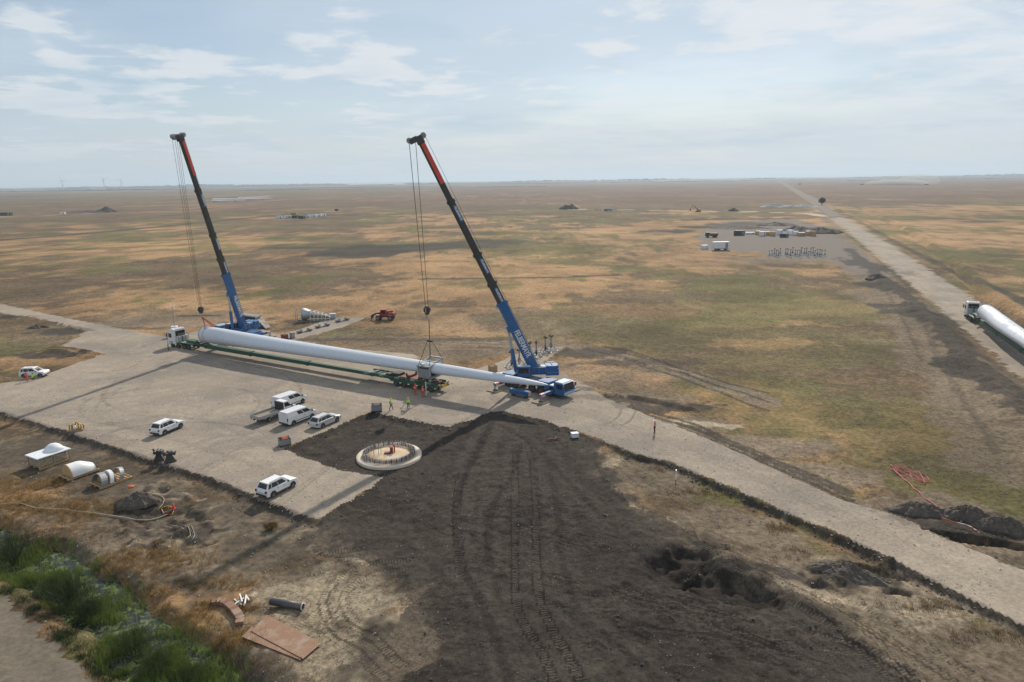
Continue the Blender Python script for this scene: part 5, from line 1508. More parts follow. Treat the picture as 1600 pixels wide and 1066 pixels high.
# ------------------------------------------------------------------ blade stands (tripod posts)
def make_stand(hgt_=2.6):
    t = thing('blade_stand', '', 'stand', (0, 0, 0))
    one('post', M['steel'], t, lambda m: m.tube((0, 0, 0.35), (0, 0, hgt_ - 0.15), 0.13, 0.10, 10))
    one('sleeve', M['darksteel'], t, lambda m: m.tube((0, 0, 0.55), (0, 0, 1.25), 0.18, 0.18, 10))
    one('head_plate', M['darksteel'], t, lambda m: [m.box((0, 0, hgt_ - 0.08), (0.75, 0.34, 0.14), bevel=0.03), m.box((0.30, 0, hgt_ + 0.05), (0.12, 0.32, 0.2)), m.box((-0.30, 0, hgt_ + 0.05), (0.12, 0.32, 0.2))])
    for k in range(4):
        a = PI / 4 + PI / 2 * k
        lg = one('leg', M['galv'], t, lambda m: m.bar((0.12 * math.cos(a), 0.12 * math.sin(a), 1.15), (0.95 * math.cos(a), 0.95 * math.sin(a), 0.08), 0.10, 0.12))
        one('foot_pad', M['galv'], lg, lambda m: m.box((0.98 * math.cos(a), 0.98 * math.sin(a), 0.04), (0.30, 0.30, 0.05)))
        one('brace', M['galv'], t, lambda m: m.bar((0.10 * math.cos(a), 0.10 * math.sin(a), 0.42), (0.62 * math.cos(a), 0.62 * math.sin(a), 0.50), 0.06))
    return t
st0 = make_stand()
spots = [(799.5, 575, 'grey blade stand behind the crane cab, hidden lowest by the boom'), (811.5, 572, 'grey blade stand next to the luffing cylinder of the crane'),
         (828, 560, 'grey blade stand just right of the crane boom, first of its strip'), (838, 559, 'grey blade stand right of the boom, second of its strip'),
         (852, 551, 'grey blade stand third of the strip beyond the crane counterweight'), (861, 548, 'grey blade stand at the far end of the gravel strip behind the crane')]
for i, (px, py, lb) in enumerate(spots):
    o = st0 if i == 0 else copy_tree(st0)
    o.scale = (1.2, 1.2, 1.15)
    x, y, z = on(px, py)
    o.location = (x, y, max(z, 0) + 0.01); o.rotation_euler = (0, 0, 0.4 + i * 0.37)
    tag(o, lb, 'stand', 'blade stands behind the crane')

# low steel supports on the strip behind the blade
def make_support():
    t = thing('steel_support', '', 'support')
    one('foot_beam', M['steel'], t, lambda m: m.box((0, 0, 0.16), (3.4, 0.45, 0.24), bevel=0.04))
    for s in (-1, 1):
        one('pad', M['darksteel'], t, lambda m: [m.box((s * 1.4, 0, 0.32), (0.9, 1.1, 0.24), bevel=0.06)])
        one('bracket', M['galv'], t, lambda m: m.prism([(s * 0.9 - 0.35, 0.42), (s * 0.9 + 0.35, 0.42), (s * 0.9 + 0.12, 0.85), (s * 0.9 - 0.12, 0.85)], -0.15, 0.15))
    return t
su0 = make_support()
for i, (px, py, lb) in enumerate([(476, 519, 'low grey steel support nearest the blade on the gravel strip'), (504, 511, 'low grey steel support in the middle of the gravel strip'), (535, 502, 'low grey steel support at the far end of the gravel strip')]):
    o = su0 if i == 0 else copy_tree(su0)
    x, y, z = on(px, py)
    o.location = (x, y, max(z, 0)); o.rotation_euler = (0, 0, 0.95)
    tag(o, lb, 'support', 'supports on the gravel strip')
x, y, z = on(457, 528)
gb = thing('grey_bin', 'tall grey metal bin beside the dark red box behind the blade', 'bin', (x, y, 0), 0.3)
one('drum', M['galv'], gb, lambda m: m.tube((0, 0, 0.1), (0, 0, 1.15), 0.55, 0.6, 14))
one('rim', M['steel'], gb, lambda m: m.tube((0, 0, 1.15), (0, 0, 1.25), 0.64, 0.64, 14))
one('frame', M['darksteel'], gb, lambda m: [m.box((0, 0, 0.06), (1.1, 1.1, 0.1))])
stillage(445, 531, 0.4, 'dark red brown box on the gravel beside the tall grey bin behind the blade', 'maroon', 1.2, 'maroon')

# ------------------------------------------------------------------ conical steel frame and block on the grass
x, y, z = on(474, 502)
cf = thing('hub_transport_frame', 'grey conical steel hub on a transport frame on the dry grass', 'steel hub', (x, y, z), R(8))
one('cone', M['galv'], cf, lambda m: m.lathe([(0.02, -0.4), (1.35, -0.25), (1.55, 0.0), (1.5, 0.4), (1.15, 1.4), (0.6, 2.0), (0.02, 2.1)], 20, frame((0, 0, 1.7), (0, 1, 0), (0, 0, 1), (1, 0, 0))))
for k in range(6):
    xx = 1.8 + 0.9 * k; hh_ = 2.5 - 0.30 * k
    one('frame_post', M['plate'], cf, lambda m: [m.bar((xx, s * 0.9, 0.1), (xx, s * 0.9, hh_), 0.14) for s in (-1, 1)] + [m.bar((xx, -0.9, hh_), (xx, 0.9, hh_), 0.14)])
for s in (-1, 1):
    one('top_rail', M['galv'], cf, lambda m: m.bar((1.6, s * 0.9, 2.6), (6.6, s * 0.9, 0.95), 0.14))
    one('skid', M['steel'], cf, lambda m: m.bar((-1.4, s * 0.9, 0.12), (6.8, s * 0.9, 0.12), 0.2))
    one('leg', M['galv'], cf, lambda m: m.bar((-1.5, s * 1.2, 0.1), (-1.5, s * 1.2, 3.1), 0.14))
one('shaft', M['steel'], cf, lambda m: m.tube((2.0, 0, 1.3), (6.2, 0, 0.9), 0.55, 0.35, 12))
x, y, z = on(520, 498)
gbk = thing('grey_container', 'small grey box beside the conical steel hub on the dry grass', 'container', (x, y, z), R(10))
one('box', M['galv'], gbk, lambda m: m.box((0, 0, 0.62), (1.45, 1.2, 1.15), bevel=0.05))
one('lid', M['silver'], gbk, lambda m: m.box((0, 0, 1.23), (1.5, 1.25, 0.08), bevel=0.03))
one('skid', M['wood'], gbk, lambda m: m.box((0, 0, 0.03), (1.4, 1.1, 0.08)))
# dark wedge with pipes behind the far crane
x, y, z = on(392, 515)
dw = thing('pipe_rack', 'grey pipes racked over a dark sloping tarpaulin behind the far crane', 'pipe rack', (x, y + 2, z), R(-6))
one('tarpaulin', M['boomdark'], dw, lambda m: m.prism([(-2.4, 0.0), (3.4, 0.0), (1.4, 2.3), (-1.6, 2.9)], -1.2, 1.2))
for k in range(5):
    one('pipe', M['galv'], dw, lambda m: m.tube((-2.2, -1.0 + 0.42 * k, 3.15 - 0.03 * k), (1.6, -1.0 + 0.42 * k, 2.65), 0.20, 0.20, 9))
for s in (-1.6, 1.3):
    one('post', M['plate'], dw, lambda m: [m.bar((s, y_, 0), (s, y_, 3.6 if s < 0 else 3.2), 0.12) for y_ in (-1.3, 1.3)] + [m.bar((s, -1.3, 2.4), (s, 1.3, 2.4), 0.12)])

# ------------------------------------------------------------------ red telehandler
x, y, z = on(601, 501)
th = thing('telehandler', 'red telehandler parked on the worn grass behind the blade', 'telehandler', (x, y + 1, z + 0.02), R(172))
one('chassis', M['darkred'], th, lambda m: [m.box((0, 0, 1.0), (4.2, 1.2, 0.6), bevel=0.1), m.box((-1.7, 0, 1.45), (1.5, 2.1, 0.8), bevel=0.15), m.box((0.3, -0.85, 1.3), (1.5, 0.6, 0.7), bevel=0.1)])
tc_ = one('cab', M['darkred'], th, lambda m: m.prism([(-0.6, 1.2), (0.9, 1.2), (1.05, 1.7), (0.75, 2.55), (-0.5, 2.55)], 0.15, 1.0))
one('cab_window', M['glass'], tc_, lambda m: m.prism([(-0.45, 1.65), (0.92, 1.65), (0.68, 2.42), (-0.42, 2.42)], 0.13, 1.02))
one('roof', M['red'], tc_, lambda m: m.box((0.12, 0.58, 2.59), (1.3, 0.9, 0.07)))
one('boom', M['darkred'], th, lambda m: m.bar((-2.0, -0.15, 2.0), (2.6, -0.15, 1.35), 0.42, 0.5))
one('boom_extension', M['darksteel'], th, lambda m: m.bar((2.4, -0.15, 1.38), (3.2, -0.15, 0.9), 0.32, 0.38))
one('carriage', M['darksteel'], th, lambda m: m.box((3.25, 0, 0.75), (0.15, 1.5, 1.0)))
for s in (-1, 1):
    one('fork', M['darksteel'], th, lambda m: m.box((3.85, s * 0.45, 0.22), (1.2, 0.14, 0.06)))
    for xx in (-1.5, 1.5):
        wheel(th, xx, s * 0.98, 0.62, 0.42, s)
        one('fender', M['plate'], th, lambda m: m.box((xx, s * 0.98, 1.32), (0.9, 0.42, 0.05)))

# ------------------------------------------------------------------ light mast by the tractor
x, y, z = on(266, 532)
lm = thing('light_tower', 'white and red lighting tower with a tall mast behind the tractor truck', 'light tower', (x - 0.5, y + 4.0, 0), 0.3)
one('case', M['red'], lm, lambda m: m.box((0, 0, 0.75), (2.2, 1.3, 0.9), bevel=0.08))
one('hood', M['white'], lm, lambda m: m.box((-0.3, 0, 1.75), (1.3, 1.2, 1.1), bevel=0.08))
one('mast', M['steel'], lm, lambda m: m.tube((-0.2, 0, 2.2), (-0.2, 0, 6.6), 0.07, 0.05, 8))
one('lamp_head', M['plate'], lm, lambda m: m.box((-0.2, 0, 6.65), (0.9, 0.3, 0.16), bevel=0.04))
for s in (-1, 1): wheel(lm, 0.1, s * 0.75, 0.32, 0.2, s)

# ------------------------------------------------------------------ nacelle covers on pallets
def pallet(t, L, W, z=0.0):
    n = max(5, int(L / 0.34))
    for k in range(n):
        one('slat', M['wood'], t, lambda m: m.box((-L / 2 + L * (k + .5) / n, 0, 0.24), (L / n * 0.62, W, 0.06)))
    for s in (-1, 0, 1):
        one('runner', M['wood'], t, lambda m: m.box((0, s * (W / 2 - 0.08), 0.12), (L, 0.14, 0.18)))
x, y, z = on(78, 724)
n1 = thing('cover_panel', 'pale glossy cover panel with a raised hump on a timber frame, leftmost of three', 'cover panel', (x, y, z + 0.02), R(60), 'packed cover panels')
pallet(n1, 3.6, 2.6)
one('panel', M['film'], n1, lambda m: [m.box((0, 0, 1.46), (3.9, 2.8, 0.12), bevel=0.05)])
hump = []
for u in np.linspace(0, 1, 7):
    r_ = math.sin(u * PI) ** 0.6
    hump.append([(-0.2 + 1.9 * u, math.cos(a) * 1.15 * (0.55 + 0.45 * r_), 1.50 + math.sin(a) * (0.08 + 0.75 * r_)) for a in np.linspace(0, PI, 10)])
one('hump', M['film'], n1, lambda m: m.loft(hump, True, True))
one('wrapping', M['hose'], n1, lambda m: m.box((0, 0, 0.75), (3.2, 2.2, 0.9), bevel=0.1))
for sx in (-1, 0, 1):
    for sy in (-1, 1):
        one('post', M['wood'], n1, lambda m: m.bar((sx * 1.7, sy * 1.25, 0.2), (sx * 1.7, sy * 1.25, 1.4), 0.12))
for sy in (-1, 1):
    one('brace', M['plywood'], n1, lambda m: m.bar((-1.6, sy * 1.28, 0.35), (0.0, sy * 1.28, 1.35), 0.09))
    one('brace', M['plywood'], n1, lambda m: m.bar((1.6, sy * 1.28, 0.35), (0.1, sy * 1.28, 1.3), 0.09))
x, y, z = on(124, 741)
n2 = thing('cover_panel', 'white rounded cover shell with a plywood end on a pallet, middle of three', 'cover panel', (x, y, z + 0.02), R(58), 'packed cover panels')
pallet(n2, 3.7, 2.2)
sh = []
for u in np.linspace(0, 1, 8):
    w_ = 1.15 - 0.35 * max(0, u - 0.6) / 0.4; h_ = 1.30 * (1 - 0.55 * max(0, u - 0.5) / 0.5)
    sh.append([(-1.2 + 2.8 * u, math.cos(a) * w_, 0.30 + math.sin(a) * h_) for a in np.linspace(0, PI, 12)])
one('shell', M['white'], n2, lambda m: m.loft(sh, False, True, closed_ring=False))
one('end_board', M['plywood'], n2, lambda m: m.prism([(math.cos(a) * 1.15, 0.30 + math.sin(a) * 1.33) for a in np.linspace(0, PI, 14)], -0.05, 0.05, M=Matrix.Translation((-1.25, 0, 0)) @ Matrix.Rotation(PI / 2, 4, 'Z')))
one('end_board', M['plywood'], n2, lambda m: m.prism([(math.cos(a) * 0.75, 0.30 + math.sin(a) * 0.58) for a in np.linspace(0, PI, 14)], -0.05, 0.05, M=Matrix.Translation((1.62, 0, 0)) @ Matrix.Rotation(PI / 2, 4, 'Z')))
one('flange', M['darksteel'], n2, lambda m: m.path([(1.66, math.cos(a) * 0.86, 0.30 + math.sin(a) * 0.66) for a in np.linspace(0, PI, 12)], 0.06, 6))
x, y, z = on(174, 753)
n3 = thing('cover_panel', 'grey curved cover halves standing on edge on a slatted pallet, rightmost of three', 'cover panel', (x, y, z + 0.02), R(57), 'packed cover panels')
pallet(n3, 3.7, 2.4)
def arch(m, x0, x1, r0, r1, th, lean, z0=0.3):
    rings = []
    for (xx, r) in ((x0, r0), (x1, r1)):
        rings.append([(xx + (0.3 + math.sin(a) * r) * lean, math.cos(a) * r, z0 + math.sin(a) * r) for a in np.linspace(0, PI, 14)] + [(xx + (0.3 + math.sin(a) * (r - th)) * lean, math.cos(a) * (r - th), z0 + math.sin(a) * (r - th)) for a in np.linspace(PI, 0, 14)])
    m.loft(rings, True, False)
one('half_shell', M['steel'], n3, lambda m: arch(m, -1.7, -1.0, 1.18, 1.12, 0.10, 0.25))
one('half_shell', M['film'], n3, lambda m: arch(m, -0.75, -0.35, 1.16, 1.14, 0.20, 0.30))
one('half_shell', M['steel'], n3, lambda m: arch(m, 0.25, 0.75, 1.10, 1.02, 0.12, 0.45))
one('former', M['plywood'], n3, lambda m: m.prism([(math.cos(a) * 0.98, 0.30 + math.sin(a) * 0.98) for a in np.linspace(0, PI, 14)], -0.04, 0.04, M=Matrix.Translation((-0.95, 0, 0)) @ Matrix.Rotation(PI / 2, 4, 'Z')))
one('former', M['plywood'], n3, lambda m: m.prism([(math.cos(a) * 0.92, 0.30 + math.sin(a) * 0.92) for a in np.linspace(0, PI, 14)], -0.04, 0.04, M=Matrix.Translation((0.15, 0, 0)) @ Matrix.Rotation(PI / 2, 4, 'Z')))
for s in (-1, 1):
    one('brace', M['wood'], n3, lambda m: m.bar((1.7, s * 0.9, 0.3), (0.75, s * 0.75, 1.0), 0.10))

# ------------------------------------------------------------------ rigging gear on the pad's edge
x, y, z = on(119, 673)
yg = thing('rigging_pallet', 'yellow brown rigging pieces upright on a small pallet at the pad edge', 'rigging gear', (x, y, 0.02), 0.35)
pallet(yg, 1.9, 0.9)
for k, (dx, dy, h_) in enumerate(((-0.6, 0, 0.6), (-0.25, 0.15, 0.75), (0.15, 0.1, 0.95), (0.5, -0.1, 0.7), (0.75, 0.15, 0.5))):
    one('shackle', M['yellow' if k % 2 else 'excav'], yg, lambda m: m.path([(dx - 0.13, dy, 0.3), (dx - 0.16, dy, 0.3 + h_ * 0.7), (dx, dy, 0.3 + h_), (dx + 0.16, dy, 0.3 + h_ * 0.7), (dx + 0.13, dy, 0.3)], 0.09, 7))
one('bag', M['white'], yg, lambda m: m.lathe([(0.02, 0.27), (0.22, 0.27), (0.26, 0.5), (0.16, 0.78), (0.02, 0.82)], 10, Matrix.Translation((-0.05, -0.25, 0))))
for (px, py, lb, k0) in ((249, 719, 'black steel fixture standing upright on the pad, nearer the pallets', 0), (266, 722, 'black steel fixture standing upright on the pad, nearer the parked suv', 1)):
    x, y, z = on(px, py)
    bf = thing('steel_fixture', lb, 'fixture', (x, y, 0.02), 0.3 + 0.5 * k0, 'black fixtures')
    one('base', M['boomdark'], bf, lambda m: m.box((0, 0, 0.12), (1.2, 0.9, 0.18), bevel=0.03))
    one('column', M['darksteel'], bf, lambda m: [m.prism([(-0.5, 0.2), (0.5, 0.2), (0.22, 0.9), (-0.22, 0.9)], -0.3, 0.3)])
    for k in range(3):
        one('roller', M['boomdark'], bf, lambda m: m.tube((-0.35 + 0.35 * k, -0.42, 1.05 + 0.1 * (k % 2)), (-0.35 + 0.35 * k, 0.42, 1.05 + 0.1 * (k % 2)), 0.19, 0.19, 12))
    one('arm', M['darksteel'], bf, lambda m: [m.bar((-0.5, 0.3, 0.8), (-0.62, 0.4, 1.35), 0.14), m.bar((0.5, -0.3, 0.8), (0.62, -0.35, 1.3), 0.14)])

# ------------------------------------------------------------------ scrap steel in the near corner
pl = [on(px, py) for px, py in ((378, 1000), (420, 967), (503, 1012), (470, 1037))]
cx_, cy_ = sum(p[0] for p in pl) / 4, sum(p[1] for p in pl) / 4
zz = max(p[2] for p in pl) + 0.10
def slab(name, pts, z, th, label, mat):
    o = thing(name, label, 'steel plate', (cx_, cy_, z), 0, 'rusty steel plates')
    q = [(p[0] - cx_, p[1] - cy_) for p in pts]
    m = MB(); m.add([(a, b, 0) for a, b in q] + [(a, b, th) for a, b in q], [(3, 2, 1, 0), (4, 5, 6, 7), (0, 1, 5, 4), (1, 2, 6, 5), (2, 3, 7, 6), (3, 0, 4, 7)])
    m.build('sheet', M[mat], o)
    m = MB()
    for a, b in q:
        m.lathe([(0.02, th + 0.012), (0.05, th + 0.008), (0.05, th)], 8, Matrix.Translation((a * 0.93, b * 0.93, 0)))
    m.build('bolt_heads', M['rustdark'], o)['kind'] = 'stuff'
P_ = lambda px, py: gp(px, py, -0.7)
slab('steel_plate', [P_(378, 1000), P_(394, 984), P_(472, 1030), P_(470, 1037)], zz, 0.03, 'lower rusty steel plate, showing as a strip beside the larger plate', 'rust')
slab('steel_plate', [P_(392, 992), P_(418, 967), P_(503, 1011), P_(474, 1036)], zz + 0.05, 0.035, 'large rusty steel plate lying on top near the black pipe', 'rust')
x0, y0, z0 = on(424, 947); x1, y1, z1 = on(474, 953)
bp = thing('plastic_pipe', 'short thick dark pipe lying on the worked earth beside the rusty plates', 'pipe', ((x0 + x1) / 2, (y0 + y1) / 2, max(z0, z1) + 0.28), heading((x0, y0), (x1, y1)))
Lp = math.hypot(x1 - x0, y1 - y0) / 2
one('tube', M['pipe'], bp, lambda m: m.lathe([(0.24, -Lp), (0.29, -Lp), (0.29, Lp), (0.24, Lp), (0.24, -Lp)], 18, frame((0, 0, 0), (0, 1, 0), (0, 0, 1), (1, 0, 0))))
one('end_ring', M['plate'], bp, lambda m: m.lathe([(0.245, Lp + 0.002), (0.30, Lp + 0.002), (0.30, Lp - 0.05)], 18, frame((0, 0, 0), (0, 1, 0), (0, 0, 1), (1, 0, 0))))
# curved flange segment made of blocks
arc = smooth_line(gpoly([(331, 943), (345, 941), (358, 947), (369, 958), (376, 970), (374, 977)], -0.6), 0.12)
zz2 = max(on(350, 948)[2], on(372, 970)[2])
ax0, ay0 = arc[len(arc) // 2]
fl = thing('flange_segment', 'curved rusty flange segment lying on dry grass beside the pale offcuts', 'flange segment', (ax0, ay0, zz2 + 0.05))
nseg = 12
for k in range(nseg):
    i0 = int(k * (len(arc) - 1) / nseg); i1 = int((k + 1) * (len(arc) - 1) / nseg)
    p, q = arc[i0], arc[i1]
    c_ = (p + q) / 2; h_ = heading(p, q); Ls = math.hypot(*(q - p))
    one('block', M['rust' if k % 3 else 'rustdark'], fl, lambda m: m.box((c_[0] - ax0, c_[1] - ay0, 0.18), (Ls * 0.99, 0.62, 0.34), rz=h_))
rr = random.Random(4)
x, y, z = on(380, 943)
for k in range(7):
    o = thing('timber_offcut', 'pale timber offcut in the small heap by the rusty flange segment', 'timber offcut', (x + rr.uniform(-.45, .45), y + rr.uniform(-.35, .35), z + 0.10 + 0.07 * k), rr.uniform(0.7, 2.6), 'pale offcuts')
    one('stick', M['plate'], o, lambda m: m.box((0, 0, 0), (rr.uniform(0.8, 1.3), 0.11, 0.09), bevel=0.01))

# ------------------------------------------------------------------ small marker post, hoses, netting
x, y, z = on(1056, 750)
mp_ = thing('marker_post', 'thin grey marker post standing on the grass verge below the road', 'post', (x, y, z - 0.05))
one('post', M['plate'], mp_, lambda m: m.box((0, 0, 0.6), (0.10, 0.10, 1.2)))
one('cap', M['galv'], mp_, lambda m: m.box((0, 0, 1.22), (0.12, 0.12, 0.05)))
def hose(name, pts, r, mat, label, cat, lift=0.05, grp=None, z=-0.6, sag=0.0):
    ln = smooth_line(gpoly(pts, z), 0.35)
    hz_ = zgrid(ln[:, 0], ln[:, 1])
    o = MB().path([(a, b, c + r + lift) for (a, b), c in zip(ln, hz_)], r, 6).build(name, M[mat])
    return tag(o, label, cat, grp)
hose('drain_hose', [(-20, 795), (25, 790), (60, 797), (105, 800), (150, 805), (190, 811), (212, 812), (240, 806), (262, 798)], 0.055, 'hose', 'long pale hose running over the dry grass to the dug earth', 'hose', 0.08)
for k, (dx, dy) in enumerate(((0, 0), (6, 2), (10, -2), (15, 1))):
    hose('cable_end', [(255 + dx, 818 + dy), (278 + dx, 822 + dy), (292 + dx * .6, 828 + dy), (298 + dx * .7, 838 + k), (292 + dx * 1.1 - k * 2, 846 + k)], 0.035, 'pipe' if k % 2 else 'hose', 'thin cable end fanning out of the dug earth', 'cable', 0.10, 'cable ends')
hose('dug_hose', [(225, 772), (245, 775), (256, 780), (254, 788), (246, 795)], 0.04, 'hose', 'pale curled hose in the dug earth below the pad', 'hose', 0.06)
hose('yellow_hose', [(252, 792), (262, 790), (270, 792), (268, 797), (256, 797), (252, 793)], 0.03, 'yellow', 'small yellow hose loop in the dug earth', 'hose', 0.05)
x, y, z = on(271, 796)
cn = thing('traffic_cone', 'small red cone standing in the dug earth beside the yellow hose', 'cone', (x, y, z + 0.02))
one('cone', M['red'], cn, lambda m: m.lathe([(0.20, 0.04), (0.16, 0.10), (0.05, 0.62), (0.01, 0.63)], 12))
one('base', M['red'], cn, lambda m: m.box((0, 0, 0.02), (0.45, 0.45, 0.04)))
x, y, z = on(262, 804)
pu = thing('water_pump', 'small red pump lying in the dug earth near the cable ends', 'pump', (x, y, z + 0.02), 0.5)
one('motor', M['maroon'], pu, lambda m: m.tube((-0.3, 0, 0.2), (0.2, 0, 0.2), 0.16, 0.16, 10))
one('housing', M['darksteel'], pu, lambda m: m.tube((0.2, 0, 0.22), (0.4, 0, 0.22), 0.22, 0.22, 10))
x, y, z = on(206, 773)
oc_ = thing('orange_sack', 'small orange sack lying on top of the dark spoil heap', 'sack', (x, y, z + 0.75), 0.3)
one('sack', M['orange'], oc_, lambda m: m.lathe([(0.02, 0), (0.3, 0.05), (0.36, 0.16), (0.2, 0.28), (0.02, 0.3)], 10))
# pink barrier netting dragged over the ground
nb_ = thing('barrier_netting', 'pink plastic barrier netting lying in a tangle on the grass by the trench', 'netting', (0, 0, 0))
rr = random.Random(8)
def gl(pts, lift=0.06):
    ln = smooth_line(gpoly(pts, -0.3), 0.3); hh2 = zgrid(ln[:, 0], ln[:, 1])
    return [(a, b, c + lift + 0.05 * math.sin(i * 0.9)) for i, ((a, b), c) in enumerate(zip(ln, hh2))]
one('strand', M['pink'], nb_, lambda m: m.path(gl([(1392, 724), (1405, 738), (1420, 752), (1440, 772), (1462, 788), (1480, 800)]), 0.055, 5))
for k in range(9):
    a0 = rr.uniform(0, 6)
    one('strand', M['pink'], nb_, lambda m: m.path(gl([(1396 + rr.uniform(-4, 10), 726 + rr.uniform(-3, 6)), (1412 + rr.uniform(-8, 14), 735 + rr.uniform(-6, 8)), (1432 + rr.uniform(-8, 12), 742 + rr.uniform(-6, 8)), (1455 + rr.uniform(-10, 4), 752 + rr.uniform(-6, 6))], 0.05 + 0.02 * k), 0.030, 5))
hose('barrier_tape', [(1470, 818), (1490, 824), (1510, 828), (1530, 838)], 0.05, 'hazard', 'red and white barrier tape strung along the edge of the trench', 'barrier tape', 0.3)

# ------------------------------------------------------------------ heaps of spoil
def mound(px, py, rx, ry, h, rz, label, mat='clod', seed=0, group='spoil heaps', name='spoil_heap', n=34):
    x, y, z = on(px, py)
    o = thing(name, label, 'soil heap', (x, y, z - 0.05), rz, group)
    rings = 22
    n = 56
    ang = np.linspace(0, 2 * PI, n, endpoint=False)
    U, A = np.meshgrid(np.arange(1, rings + 1) / rings, ang, indexing='ij')
    ex = 1 + 0.75 * (fbm(np.cos(A) * 2 + seed * 3.1, np.sin(A) * 2, 0.9, 4, seed) - 0.5) * 2 * 0.6
    X_, Y_ = np.cos(A) * rx * U * ex, np.sin(A) * ry * U * ex
    sc_ = max(0.6, min(rx, ry) * 0.55)
    ridge = fbm(X_ + seed * 7, Y_, sc_, 5, seed + 3, 0.6)
    Z_ = h * np.clip(1 - U ** 1.5, 0, 1) ** 0.8 * (0.35 + 1.25 * ridge) + (fbm(X_, Y_, sc_ * 0.25, 3, seed + 9) - 0.5) * h * 0.35 * np.sqrt(np.clip(1 - U, 0, 1))
    Z_[-1] = -0.2
    vs = [(0, 0, float(Z_[0].mean()))] + list(zip(X_.ravel().tolist(), Y_.ravel().tolist(), Z_.ravel().tolist()))
    fs = []
    for i in range(n):
        fs.append((0, 1 + i, 1 + (i + 1) % n))
    for k in range(rings - 1):
        for i in range(n):
            j = (i + 1) % n
            a, b = 1 + k * n, 1 + (k + 1) * n
            fs.append((a + i, b + i, b + j, a + j))
    m = MB(); m.add(vs, fs, False)
    m.build('heap', M[mat], o)
    return o
mound(212, 785, 2.0, 1.4, 1.0, 0.2, 'dark heap of broken earth with an orange sack below the pallets', seed=1)
mound(1320, 896, 3.0, 1.5, 0.9, -0.5, 'low grey brown spoil heap beside the open trench at the verge', seed=2)
mound(1440, 800, 2.6, 1.4, 0.9, -0.3, 'dark spoil heap at the edge of the gravel road by the netting', seed=3)
mound(1512, 808, 2.8, 1.4, 1.3, -0.3, 'dark spoil heap behind the trench, nearer the netting', seed=4)
mound(1565, 826, 2.6, 1.2, 1.2, -0.4, 'dark spoil heap behind the trench, nearer the picture edge', seed=5)
mound(57, 513, 2.2, 1.3, 0.8, 0.2, 'dark rubble heap between the two gravel branches at far left', seed=6)
mound(1368, 435, 3.2, 2.6, 1.3, 0.3, 'small dark spoil heap alone beside the dirt road', seed=7)

# ------------------------------------------------------------------ the storage yard and the far plain
def box_thing(name, px, py, size, rz, label, cat, mat, roof=None, wheels=False, group=None):
    x, y, z = on(px, py)
    L, W, Hh = size
    t = thing(name, label, cat, (x, y, z), rz, group)
    z0 = 0.9 if wheels else 0.12
    one('body', M[mat], t, lambda m: m.box((0, 0, z0 + Hh / 2), (L, W, Hh), bevel=0.08))
    one('roof', M[roof or mat], t, lambda m: m.box((0, 0, z0 + Hh + 0.04), (L * 0.98, W * 0.98, 0.08)))
    one('frame', M['darksteel'], t, lambda m: [m.box((0, s * W * 0.42, z0 - 0.06), (L * 0.96, 0.16, 0.16)) for s in (-1, 1)])
    one('door', M['steel'], t, lambda m: m.box((L * 0.3, -W / 2 - 0.012, z0 + Hh * 0.45), (L * 0.16, 0.03, Hh * 0.8)))
    if wheels:
        for xx in (-L * 0.28, -L * 0.12, L * 0.3):
            for s in (-1, 1):
                wheel(t, xx, s * (W / 2 - 0.25), 0.48, 0.3, s)
    return t
def far_truck(px, py, rz, label, cabm, bodym, L=7.5, hb=1.5, group=None):
    x, y, z = on(px, py)
    t = thing('dump_truck', label, 'truck', (x, y, z), rz, group)
    b = MB(); side_shell(b, [(L * .5 - 2.0, 0.7), (L * .5, 0.6), (L * .5 + .05, 1.6), (L * .5 - .2, 2.8), (L * .5 - 1.9, 2.85)], 2.4, 0.08)
    c = b.build('cab', M[cabm], t)
    one('windscreen', M['glass'], c, lambda m: m.box((L * .5 - 0.07, 0, 2.05), (0.12, 2.0, 0.75)))
    one('side_window', M['glass'], c, lambda m: m.box((L * .5 - 0.8, 0, 2.1), (0.8, 2.42, 0.6)))
    one('load_body', M[bodym], t, lambda m: m.box((-1.2, 0, 1.2 + hb / 2), (L - 2.6, 2.45, hb), bevel=0.1, taper=(1.03, 1.0)))
    one('chassis', M['darksteel'], t, lambda m: m.box((0, 0, 0.95), (L * .95, 1.0, 0.3)))
    for xx in (-L * .33, -L * .16, L * .33):
        for s in (-1, 1):
            wheel(t, xx, s * 1.0, 0.5, 0.34, s, 'rimd')
    return t
far_truck(1112, 371, R(175), 'dark truck with a white topped load at the left end of the storage yard', 'boomdark', 'maroon', 6.8, 1.2)
box_thing('tank_trailer', 1126, 391, (7.6, 2.5, 2.9), R(4), 'large white box trailer on wheels at the near left corner of the yard', 'trailer', 'white', 'film', True)
box_thing('site_container', 1101, 389, (2.8, 1.6, 1.6), R(4), 'small white container on the grass beside the box trailer', 'container', 'white')
box_thing('site_container', 1155, 368, (5.6, 2.5, 2.6), R(6), 'dark green grey container standing before the yard heaps', 'container', 'darksteel', group='yard containers')
rr = random.Random(3)
